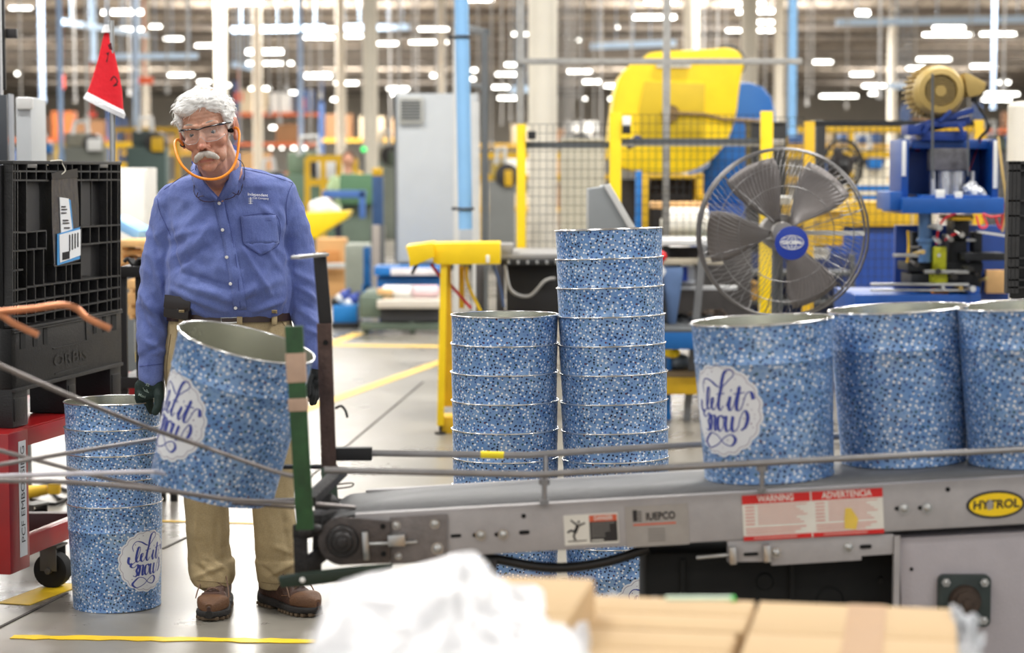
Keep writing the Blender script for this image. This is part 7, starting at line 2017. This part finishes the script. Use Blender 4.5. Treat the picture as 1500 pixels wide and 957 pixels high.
# racks with boxes, far
def far_rack(px0, px1, ytop, Y, levels, up, beam, label, seed, group):
    r = random.Random(seed); rt_ = root('pallet_rack', (px0 + px1) / 2, Y, label, 'rack')
    zt = P(px0, ytop, Y).z; xa = P(px0, 250, Y).x; xb = P(px1, 250, Y).x; n_ = max(2, int((xb - xa) / 2.6) + 1); th = .1
    for k in range(n_):
        x = xa + (xb - xa) * k / (n_ - 1); m = MB(); m.box((x, Y, zt / 2), (th, .08, zt)); m.box((x, Y + 1.0, zt / 2), (th, .08, zt)); m.build('upright', up, rt_)
    for l in range(levels):
        z = .15 + (zt - .3) * l / levels; m = MB(); m.box(((xa + xb) / 2, Y, z), (xb - xa, .05, .12)); m.box(((xa + xb) / 2, Y + 1, z), (xb - xa, .05, .12)); m.box(((xa + xb) / 2, Y + .5, z + .05), (xb - xa, .95, .02)); m.build('beam', beam, rt_)
    cs = [mat('carton', (196, 158, 112), .8, 0, .1, 1), mat('carton_pale', (222, 206, 176), .8, 0, .1, 1), WHITE, mat('carton_dark', (150, 110, 76), .8, 0, .1, 1), mat('tote_blue', (74, 104, 160), .6), mat('tote_orange', (216, 120, 60), .6)]
    for l in range(levels):
        z = .22 + (zt - .3) * l / levels; gap = (zt - .3) / levels - .25; x = xa + .15
        while x < xb - .9:
            w_ = r.uniform(.6, 1.2); hh = r.uniform(.5, 1) * gap
            if r.random() < .78:
                m = MB(); m.box((x + w_ / 2, Y + .5, z + hh / 2 + .01), (w_, .8, hh)); m.box((x + w_ / 2, Y + .5, z + hh + .012), (.06, .81, .004))
                tag(m.build('carton', cs[r.randrange(6)], bevel=.01), 'stacked carton on a far pallet rack', 'carton', group)
            x += w_ + r.uniform(.05, .4)
RU = mat('rack_blue', (64, 92, 142), .6); RB = mat('rack_orange', (222, 110, 56), .6); RY_ = mat('rack_yellow', (222, 176, 60), .6)
for i_, a_ in enumerate(((175, 300, 172, 62, 3, RU, RY_, 'far blue and yellow pallet rack left of the man\'s head', 21), (345, 470, 118, 82, 4, RU, RB, 'far pallet rack above the man\'s shoulder', 22), (470, 660, 150, 74, 3, RU, RY_, 'far pallet rack left of the grey cabinet top', 23), (690, 900, 160, 70, 3, RU, RY_, 'far pallet rack between the blue pipe and the yellow press', 24), (1130, 1330, 158, 64, 3, RU, RY_, 'far pallet rack right of the blue press', 25), (1330, 1540, 150, 78, 4, RU, RB, 'far pallet rack behind the tan motor', 26), (-30, 160, 150, 76, 3, RU, RB, 'far pallet rack at the left edge behind the hat', 27))):
    far_rack(*a_, 'cartons on far rack %s' % ['one', 'two', 'three', 'four', 'five', 'six', 'seven'][i_])
for o in COL.objects:
    if o.name.startswith('carton') and 'group' in o:
        k = ['one', 'two', 'three', 'four', 'five', 'six', 'seven'].index(o['group'].split()[-1])
        o['label'] = 'blurred carton on the far rack ' + ['left of the man\'s head', 'above the man\'s shoulder', 'left of the grey cabinet', 'behind the thick column', 'right of the blue press', 'behind the tan motor', 'at the left edge behind the hat'][k]
        o['group'] = 'cartons on the far rack ' + ['left of the man', 'above the shoulder', 'left of the cabinet', 'behind the column', 'right of the press', 'behind the motor', 'at the left edge'][k]
# far yellow guard rails
for k, (x0, x1, y, Y, lb) in enumerate(((85, 210, 212, 36, 'long yellow guard rail left of the man\'s head'), (165, 260, 190, 44, 'far yellow rail above the dark teal machine'), (700, 900, 228, 34, 'yellow guard rail behind the wire fence'), (450, 520, 232, 31, 'yellow rail by the dark green machine'), (1150, 1440, 190, 30, 'yellow rail behind the mesh fence at right'))):
    m = MB(); a = P(x0, y, Y); b = P(x1, y, Y); m.bar(a, b, .06, .1)
    m.bar(a - Vector((0, 0, .35)), b - Vector((0, 0, .35)), .06, .1)
    for j in range(4): p = a.lerp(b, j / 3); m.box((p.x, p.y, p.z / 2), (.08, .08, p.z))
    tag(m.build('guard_rail', YELD), lb, 'rail')
# signs
for k, (x, y, w_, h_, Y, mt, lb) in enumerate(((212, 118, 24, 10, 60, mat('sign_orange', (232, 96, 50), .6), 'orange hanging sign left of the man\'s hair'), (350, 142, 12, 14, 60, mat('sign_orange', (232, 96, 50), .6), 'small orange sign right of the man\'s head'), (442, 152, 10, 16, 58, mat('sign_orange', (232, 96, 50), .6), 'small orange sign above the man\'s shoulder'), (91, 120, 8, 20, 50, mat('sign_red', (220, 80, 60), .6), 'red tall sign beside the blue pipe left of the hat'), (135, 168, 12, 8, 60, mat('sign_red', (220, 80, 60), .6), 'red sign behind the hat trim'))):
    Y += 3.3; a = P(x, y, Y); s_ = Y / F; m = MB(); m.box(a, (w_ * s_, .05, h_ * s_)); m.box(a + Vector((0, -.03, 0)), (w_ * s_ * .8, .01, h_ * s_ * .3)); m.cyl(a, (a.x, a.y, ZC), .02, n=6); tag(m.build('hanging_sign', mt, bevel=.02), lb, 'sign')
m = MB(); m.ell(P(533, 219, 30), .042); sl = root('signal_lamp', 533, 30, 'small green signal lamp left of the cream column', 'lamp'); m.build('lamp_lens', mat('lamp_green', (60, 220, 110), .4, emit=1.2), sl); m = MB(); m.cyl(P(533, 222, 30), Vector((P(533, 235, 30).x, 30, 0)), .018, n=8); m.build('lamp_pole', DGREY, sl)
# ---------------------------------------------------------------- overhead ducts, pipes and drops
def hbar(x0, y0, x1, y1, Y0_, Y1_, th, mt, lb, nm='bus_duct', cat='duct'):
    m = MB(); a = P(x0, y0, Y0_); b = P(x1, y1, Y1_); m.bar(a, b, th * Y0_ / F, th * Y0_ / F, up=(0, 0, 1))
    for j in range(5): p = a.lerp(b, (j + .5) / 5); m.bar(p, (p.x, p.y, ZC - .03), .02, .02)
    tag(m.build(nm, mt), lb, cat)
DU = mat('duct_blue', (176, 200, 226), .5, .1, .05)
hbar(1225, 33, 1520, 28, 62, 62, 10, DU, 'pale blue overhead bus duct at upper right')
hbar(865, 68, 990, 63, 58, 58, 9, DU, 'pale blue overhead bus duct above the yellow press')
hbar(340, 44, 475, 41, 68, 68, 7, DU, 'pale blue overhead duct above the man\'s right')
hbar(495, 41, 600, 40, 68, 68, 8, DU, 'pale blue overhead duct left of the blue pipe')
hbar(90, 32, 215, 52, 50, 58, 8, DU, 'slanting pale blue duct above the red hat')
hbar(165, 83, 290, 82, 60, 60, 8, DU, 'pale blue duct right of the red hat')
hbar(1300, 126, 1345, 126, 80, 80, 8, DU, 'short pale blue duct left of the tan motor')
hbar(745, 132, 780, 130, 70, 70, 10, DU, 'short pale blue duct left of the thick column')
hbar(340, 94, 370, 100, 60, 60, 8, DU, 'short pale duct above the man\'s ear')
for k, (x, y0, y1, w_, Y, mt, lb) in enumerate(((86, -10, 236, 8, 30, mat('pipe_steel_blue', (128, 152, 184), .5), 'steel blue vertical pipe left of the red hat'), (60, 24, 150, 8, 50, mat('pipe_far_blue', (160, 180, 208), .5), 'pale blue vertical pipe at upper left'), (1162, -10, 200, 13, 28, LBLUE, 'pale blue vertical pipe right of the blue press'), (137, 50, 90, 9, 56, DU, 'short pale blue drop from the slanting duct'), (198, 60, 230, 8, 46, mat('pipe_far_blue', (160, 180, 208), .5), 'far blue vertical pipe right of the hat'), (440, 60, 240, 8, 60, mat('pipe_far_blue2', (140, 160, 190), .5), 'far grey blue pipe behind the man\'s shoulder'), (1455, 130, 160, 6, 50, mat('pipe_far_blue', (160, 180, 208), .5), 'stub of blue pipe right of the tan motor'))):
    m = MB(); a = P(x, y0, Y); b = P(x, y1, Y); zt = ZC; m.cyl((a.x, Y, zt), (a.x, Y, b.z), w_ * Y / F / 2, n=14); m.cyl((a.x, Y, b.z), (a.x, Y, b.z + .1), w_ * Y / F / 2 * 1.3, n=14)
    tag(m.build('riser_pipe', mt), lb, 'pipe')
rd = random.Random(4); DR = mat('drop_grey', (168, 166, 164), .5, .3, .05)
xs_ = [245, 275, 352, 410, 420, 455, 470, 572, 605, 612, 640, 652, 735, 748, 765, 822, 830, 838, 846, 852, 870, 880, 925, 1030, 1040, 1050, 1062, 1120, 1152, 1182, 1190, 1240, 1288, 1340, 1420, 1470, 190, 110, 128, 32, 395, 585, 665, 700, 720]
for k, x in enumerate(xs_):
    Y = rd.uniform(34, 62); yb = rd.uniform(120, 225); m = MB(); a = P(x, yb, Y); m.cyl((a.x, Y, ZC), a, rd.uniform(.9, 2.2) * Y / F / 2 + .01, n=8); m.box(a, (.08, .08, .16))
    tag(m.build('hanging_conduit', DR), 'thin grey conduit drop hanging from the roof', 'conduit', 'thin conduit drops hanging from the roof')
# ---------------------------------------------------------------- ceiling light fittings
LT = [(30,12,40),(360,5,60),(186,19,53),(151,19,12),(190,43,48),(228,39,25),(254,57,35),(301,67,38),(25,108,13),(265,110,45),(299,120,27),(335,125,13),(475,43,55),(467,55,52),(368,77,22),(400,77,36),(368,93,22),(400,93,36),(426,93,16),(466,112,46),(497,122,22),(371,130,20),(391,130,20),(436,136,38),(490,146,18),(400,187,18),
(397,217,12),(413,217,12),(430,217,14),(446,217,14),(635,43,52),(517,53,42),(567,64,40),(628,62,65),(515,122,28),(583,130,40),(583,138,34),(640,111,27),(693,116,15),(704,0,46),(753,50,14),(770,50,14),(815,47,10),(822,52,10),(830,55,12),(838,57,12),(847,59,14),(695,103,18),(748,95,25),(742,109,40),(770,109,10),(733,128,36),(743,144,36),(769,139,10),
(848,105,45),(867,120,34),(894,126,25),(821,145,9),(829,145,9),(838,145,10),(857,145,13),(894,145,13),(955,4,30),(988,4,18),(947,26,55),(985,26,18),(1072,6,38),(1113,5,25),(1083,18,15),(1119,17,37),(1120,33,35),(1120,45,35),(1075,45,30),(1264,20,27),(1390,41,55),(1462,50,60),(1388,51,80),(1368,87,57),(1342,100,35),(1440,97,46),(1205,91,37),(1183,90,10),(1262,109,40),(1280,126,41),(1280,137,22),(1229,141,63),(1471,121,25),(1468,138,57),(1460,146,50),(720,216,14),(560,196,10),(1190,210,16),(905,40,12),(680,150,16),(925,150,12)]
HOU = mat('lamp_housing', (226, 226, 224), .5, 0, 0)
proto = None
def light_fit():
    r_ = empty('ceiling_light', (0, 0, 0)); m = MB(); m.box((0, 0, .06), (1.0, .16, .05)); m.build('housing', HOU, r_, local=True, bevel=.01)
    m = MB(); m.cyl((-.5, -.05, .0), (.5, -.05, .0), .028, n=10); m.cyl((-.5, .05, .0), (.5, .05, .0), .028, n=10); m.build('tubes', LAMPM, r_, local=True)
    return r_
pf = light_fit()
for k, (x, y, w_) in enumerate(LT):
    o = pf if k == 0 else copy_tree(pf)
    Y = min(130, max(60, 5.1 * F / (250 - y)))
    o.location = P(x, y, Y); s_ = max(.1, (w_ - 10)) * Y / F; sz = Y / 70
    o.scale = (s_, sz, sz)
    tag(o, 'lit white strip light hanging from the far roof', 'light', 'strip lights hanging from the far roof')
# ---------------------------------------------------------------- near foreground: cartons and plastic
KR = mat('kraft_board', (196, 166, 124), .8, 0, .05, 5, .05, 60); KRD = mat('kraft_tape', (176, 140, 102), .6, 0, .06, 8, spec=.3)
def carton(c, u, sx, sy, h, z0, label, tapeu=None, flap=None):
    "c: back-right top corner; u: unit vector to the left; built downwards"
    u = Vector(u).normalized(); v = Vector((u.y, -u.x, 0)) if True else None
    if v.y > 0: v = -v
    r_ = empty('cardboard_box', Vector((c.x + u.x * sx / 2 + v.x * sy / 2, c.y + u.y * sx / 2 + v.y * sy / 2, z0)), label, 'box')
    R = Matrix((u, v, Vector((0, 0, 1)))).transposed()
    ctr = Vector((c.x, c.y, 0)) + u * sx / 2 + v * sy / 2
    m = MB(); m.box(ctr + Vector((0, 0, (c.z + z0) / 2)), (sx, sy, c.z - z0), R); m.build('carton_body', KR, r_, bevel=.004)
    m = MB(); m.box(ctr + v * (-sy / 4 - .001) + Vector((0, 0, c.z + .002)), (sx - .004, sy / 2 - .003, .004), R); m.build('flap', KR, r_, bevel=.001)
    m = MB(); m.box(ctr + v * (sy / 4 + .001) + Vector((0, 0, c.z + .002)), (sx - .004, sy / 2 - .003, .004), R); m.build('flap', KR, r_, bevel=.001)
    if tapeu is not None:
        m = MB(); m.box(Vector((c.x, c.y, 0)) + u * tapeu + v * sy / 2 + Vector((0, 0, c.z + .0046)), (.055, sy + .002, .0012), R); m.build('tape', KRD, r_, label='brown packing tape')
    return r_
ca_ = P(1391, 888, 3.06); cb_ = P(1106, 890, 3.06 ); du = Vector((cb_.x - ca_.x, .055, 0)).normalized()
zt = ca_.z
carton(Vector((ca_.x, 3.02, zt)), du, .283, .42, .4, .30, 'large kraft carton with a brown tape strip, right of the pair', .125)
carton(Vector((ca_.x, 3.02, zt)) + du * .287, du, .30, .215, .4, .30, 'kraft carton left of the taped one, farther half')
vv = Vector((du.y, -du.x, 0)); vv = -vv if vv.y > 0 else vv
carton(Vector((ca_.x, 3.02, zt)) + du * .295 + vv * .222, du, .30, .23, .4, .30, 'kraft carton at the bottom edge, in front of another')
cc_ = P(872, 852, 2.98); uu = Vector((-1, .16, 0)).normalized()
carton(cc_, uu, .29, .52, .5, .25, 'taller kraft carton under the crumpled white plastic')
pal = root('pallet', 1000, 2.8, 'wooden pallet carrying the kraft cartons, mostly out of the frame', 'pallet'); 
m = MB(); c_ = Vector((.22, 2.75, .17))
for k in range(7): m.box(c_ + Vector((0, -.42 + k * .14, .06)), (1.25, .1, .02))
m.build('deck_boards', WOOD, pal)
m = MB()
for x in (-.55, 0, .55): m.box(c_ + Vector((x, 0, -.04)), (.1, .95, .17))
m.build('stringers', WOOD, pal)
m = MB(); m.box((.22, 2.75, .03), (1.2, .9, .06)); m.build('base_boards', WOOD, pal)
PLA = bpy.data.materials.new('clear_poly'); PLA.use_nodes = True
def pla(M_, alpha, col):
    nt = M_.node_tree; b = nt.nodes['Principled BSDF']; b.inputs['Base Color'].default_value = rgb(*col); b.inputs['Roughness'].default_value = .28; b.inputs['Specular IOR Level'].default_value = .7
    tc = nt.nodes.new('ShaderNodeTexCoord'); n = nt.nodes.new('ShaderNodeTexNoise'); n.inputs['Scale'].default_value = 9; n.inputs['Detail'].default_value = 6; nt.links.new(tc.outputs['Object'], n.inputs['Vector'])
    mr = nt.nodes.new('ShaderNodeMapRange'); mr.inputs['From Min'].default_value = .3; mr.inputs['From Max'].default_value = .7; mr.inputs['To Min'].default_value = alpha - .2; mr.inputs['To Max'].default_value = min(1, alpha + .2); nt.links.new(n.outputs['Fac'], mr.inputs['Value']); nt.links.new(mr.outputs['Result'], b.inputs['Alpha'])
    n2 = nt.nodes.new('ShaderNodeTexNoise'); n2.inputs['Scale'].default_value = 24; n2.inputs['Detail'].default_value = 5; nt.links.new(tc.outputs['Object'], n2.inputs['Vector'])
    bp = nt.nodes.new('ShaderNodeBump'); bp.inputs['Strength'].default_value = .45; bp.inputs['Distance'].default_value = .02; nt.links.new(n2.outputs['Fac'], bp.inputs['Height']); nt.links.new(bp.outputs['Normal'], b.inputs['Normal'])
pla(PLA, .85, (232, 232, 235))
# crumpled bag: sheet draped over the carton, height by outline
OUT = [(452, 960), (470, 905), (476, 868), (486, 852), (540, 838), (590, 830), (640, 820), (668, 810), (690, 808), (708, 822), (730, 846), (770, 868), (810, 893), (850, 912), (866, 935), (868, 975)]
def outy(x):
    for (a, b), (c, d) in zip(OUT, OUT[1:]):
        if a <= x <= c: return b + (d - b) * (x - a) / max(1e-6, c - a)
    return 975
BT = cc_.z + .012
m = MB(); NU, NV = 110, 60; vs = []
for i in range(NU + 1):
    x = 455 + (868 - 455) * i / NU; yt = outy(x)
    for j in range(NV + 1):
        t = j / NV
        Y = 2.80 - .62 * t
        # ridge height from the outline, falling to the carton top towards the viewer
        zr = P(x, yt, 2.80).z; zf = BT
        z = zr + (min(zf, zr) - zr) * (t ** 1.5)
        q = Vector((P(x, 900, 2.72).x * (1 - .04 * t), Y, z))
        w_ = noise.noise(q * 9) * .022 + noise.noise(q * 22) * .012 + abs(noise.noise(q * 14)) * .02
        z += w_ * min(1, t * 5 + .05); vs.append(Vector((q.x + .01 * noise.noise(q * 15), Y + .02 * noise.noise(q * 12 + Vector((5, 0, 0))), z)))
fs = [(i * (NV + 1) + j, (i + 1) * (NV + 1) + j, (i + 1) * (NV + 1) + j + 1, i * (NV + 1) + j + 1) for i in range(NU) for j in range(NV)]
m.add(vs, fs)
# back side falls to the carton
b0 = len(m.v)
for i in range(NU + 1):
    for j in range(1, 9):
        t = j / 8; p = m.v[i * (NV + 1)].copy(); zt_ = BT; p.y += .10 * t; p.z = p.z + (min(zt_, p.z) - p.z) * t ** .8; p += Vector((0, .015 * noise.noise(p * 12), 0)); m.v.append(p)
for i in range(NU):
    for j in range(8):
        a = i * (NV + 1) if j == 0 else b0 + i * 8 + j - 1; a2 = (i + 1) * (NV + 1) if j == 0 else b0 + (i + 1) * 8 + j - 1
        m.f.append([a, b0 + i * 8 + j, b0 + (i + 1) * 8 + j, a2]); m.m.append(0); m.u.append(None)
bag = m.build('plastic_bag', PLA, fixn=True, ang=80); tag(bag, 'crumpled translucent white plastic bag piled on the near carton', 'bag')
md = bag.modifiers.new('t', 'SOLIDIFY'); md.thickness = .002
m = MB()
pts = [(560, 951), (600, 948), (667, 950), (720, 944), (764, 943), (800, 952)]
FILM = bpy.data.materials.new('stretch_film'); FILM.use_nodes = True; pla(FILM, .5, (200, 204, 210))
m = MB(); vs = []
for i in range(41):
    t = i / 40; a = P(872 + 230 * t, 868 + 20 * t ** .6, 3.12); 
    for j in range(6): s_ = j / 5; vs.append(a + Vector((.0, .02 * noise.noise(Vector((t * 8, s_ * 3, 0))) - .12 * s_ * 0, -.17 * s_ + .012 * noise.noise(Vector((t * 12, s_ * 2, 4))))))
m.add(vs, [(i * 6 + j, (i + 1) * 6 + j, (i + 1) * 6 + j + 1, i * 6 + j + 1) for i in range(40) for j in range(5)])
o = m.build('stretch_film', FILM, ang=80); md = o.modifiers.new('t', 'SOLIDIFY'); md.thickness = .0015; tag(o, 'clear stretch film wrinkled along the back of the cartons', 'film')
m = MB(); vs = []
for i in range(13):
    t = i / 12; a = P(1392 + 10 * t, 886 + 90 * t, 3.0 - .2 * t)
    for j in range(8): s_ = j / 7; vs.append(a + Vector((.055 * s_ * (1 - .2 * abs(sin(t * 9))), .03 * s_ + .02 * noise.noise(Vector((t * 9, s_ * 4, 2))), -.03 * s_ - .03 * noise.noise(Vector((t * 7, s_ * 5, 1))))))
m.add(vs, [(i * 8 + j, (i + 1) * 8 + j, (i + 1) * 8 + j + 1, i * 8 + j + 1) for i in range(12) for j in range(7)])
o = m.build('stretch_film', FILM, ang=80); md = o.modifiers.new('t', 'SOLIDIFY'); md.thickness = .0015; tag(o, 'loose end of clear film at the right carton corner', 'film')
m = MB(); a = P(975, 876, 3.08); b = P(1076, 887, 3.08); m.box(((a.x + b.x) / 2, 3.085, (a.z + b.z) / 2), (b.x - a.x, .012, a.z - b.z + .002)); lc = m.build('label_card', mat('card_mint', (214, 236, 214), .6, 0, .03), bevel=.002); tag(lc, 'pale mint card tucked behind the cartons', 'card')
m = MB(); a = P(1073, 876, 3.07); b = P(1077, 888, 3.07); m.box(((a.x + b.x) / 2, 3.078, (a.z + b.z) / 2), (b.x - a.x, .016, a.z - b.z)); m.build('green_edge', mat('edge_green', (40, 205, 70), .5), lc)
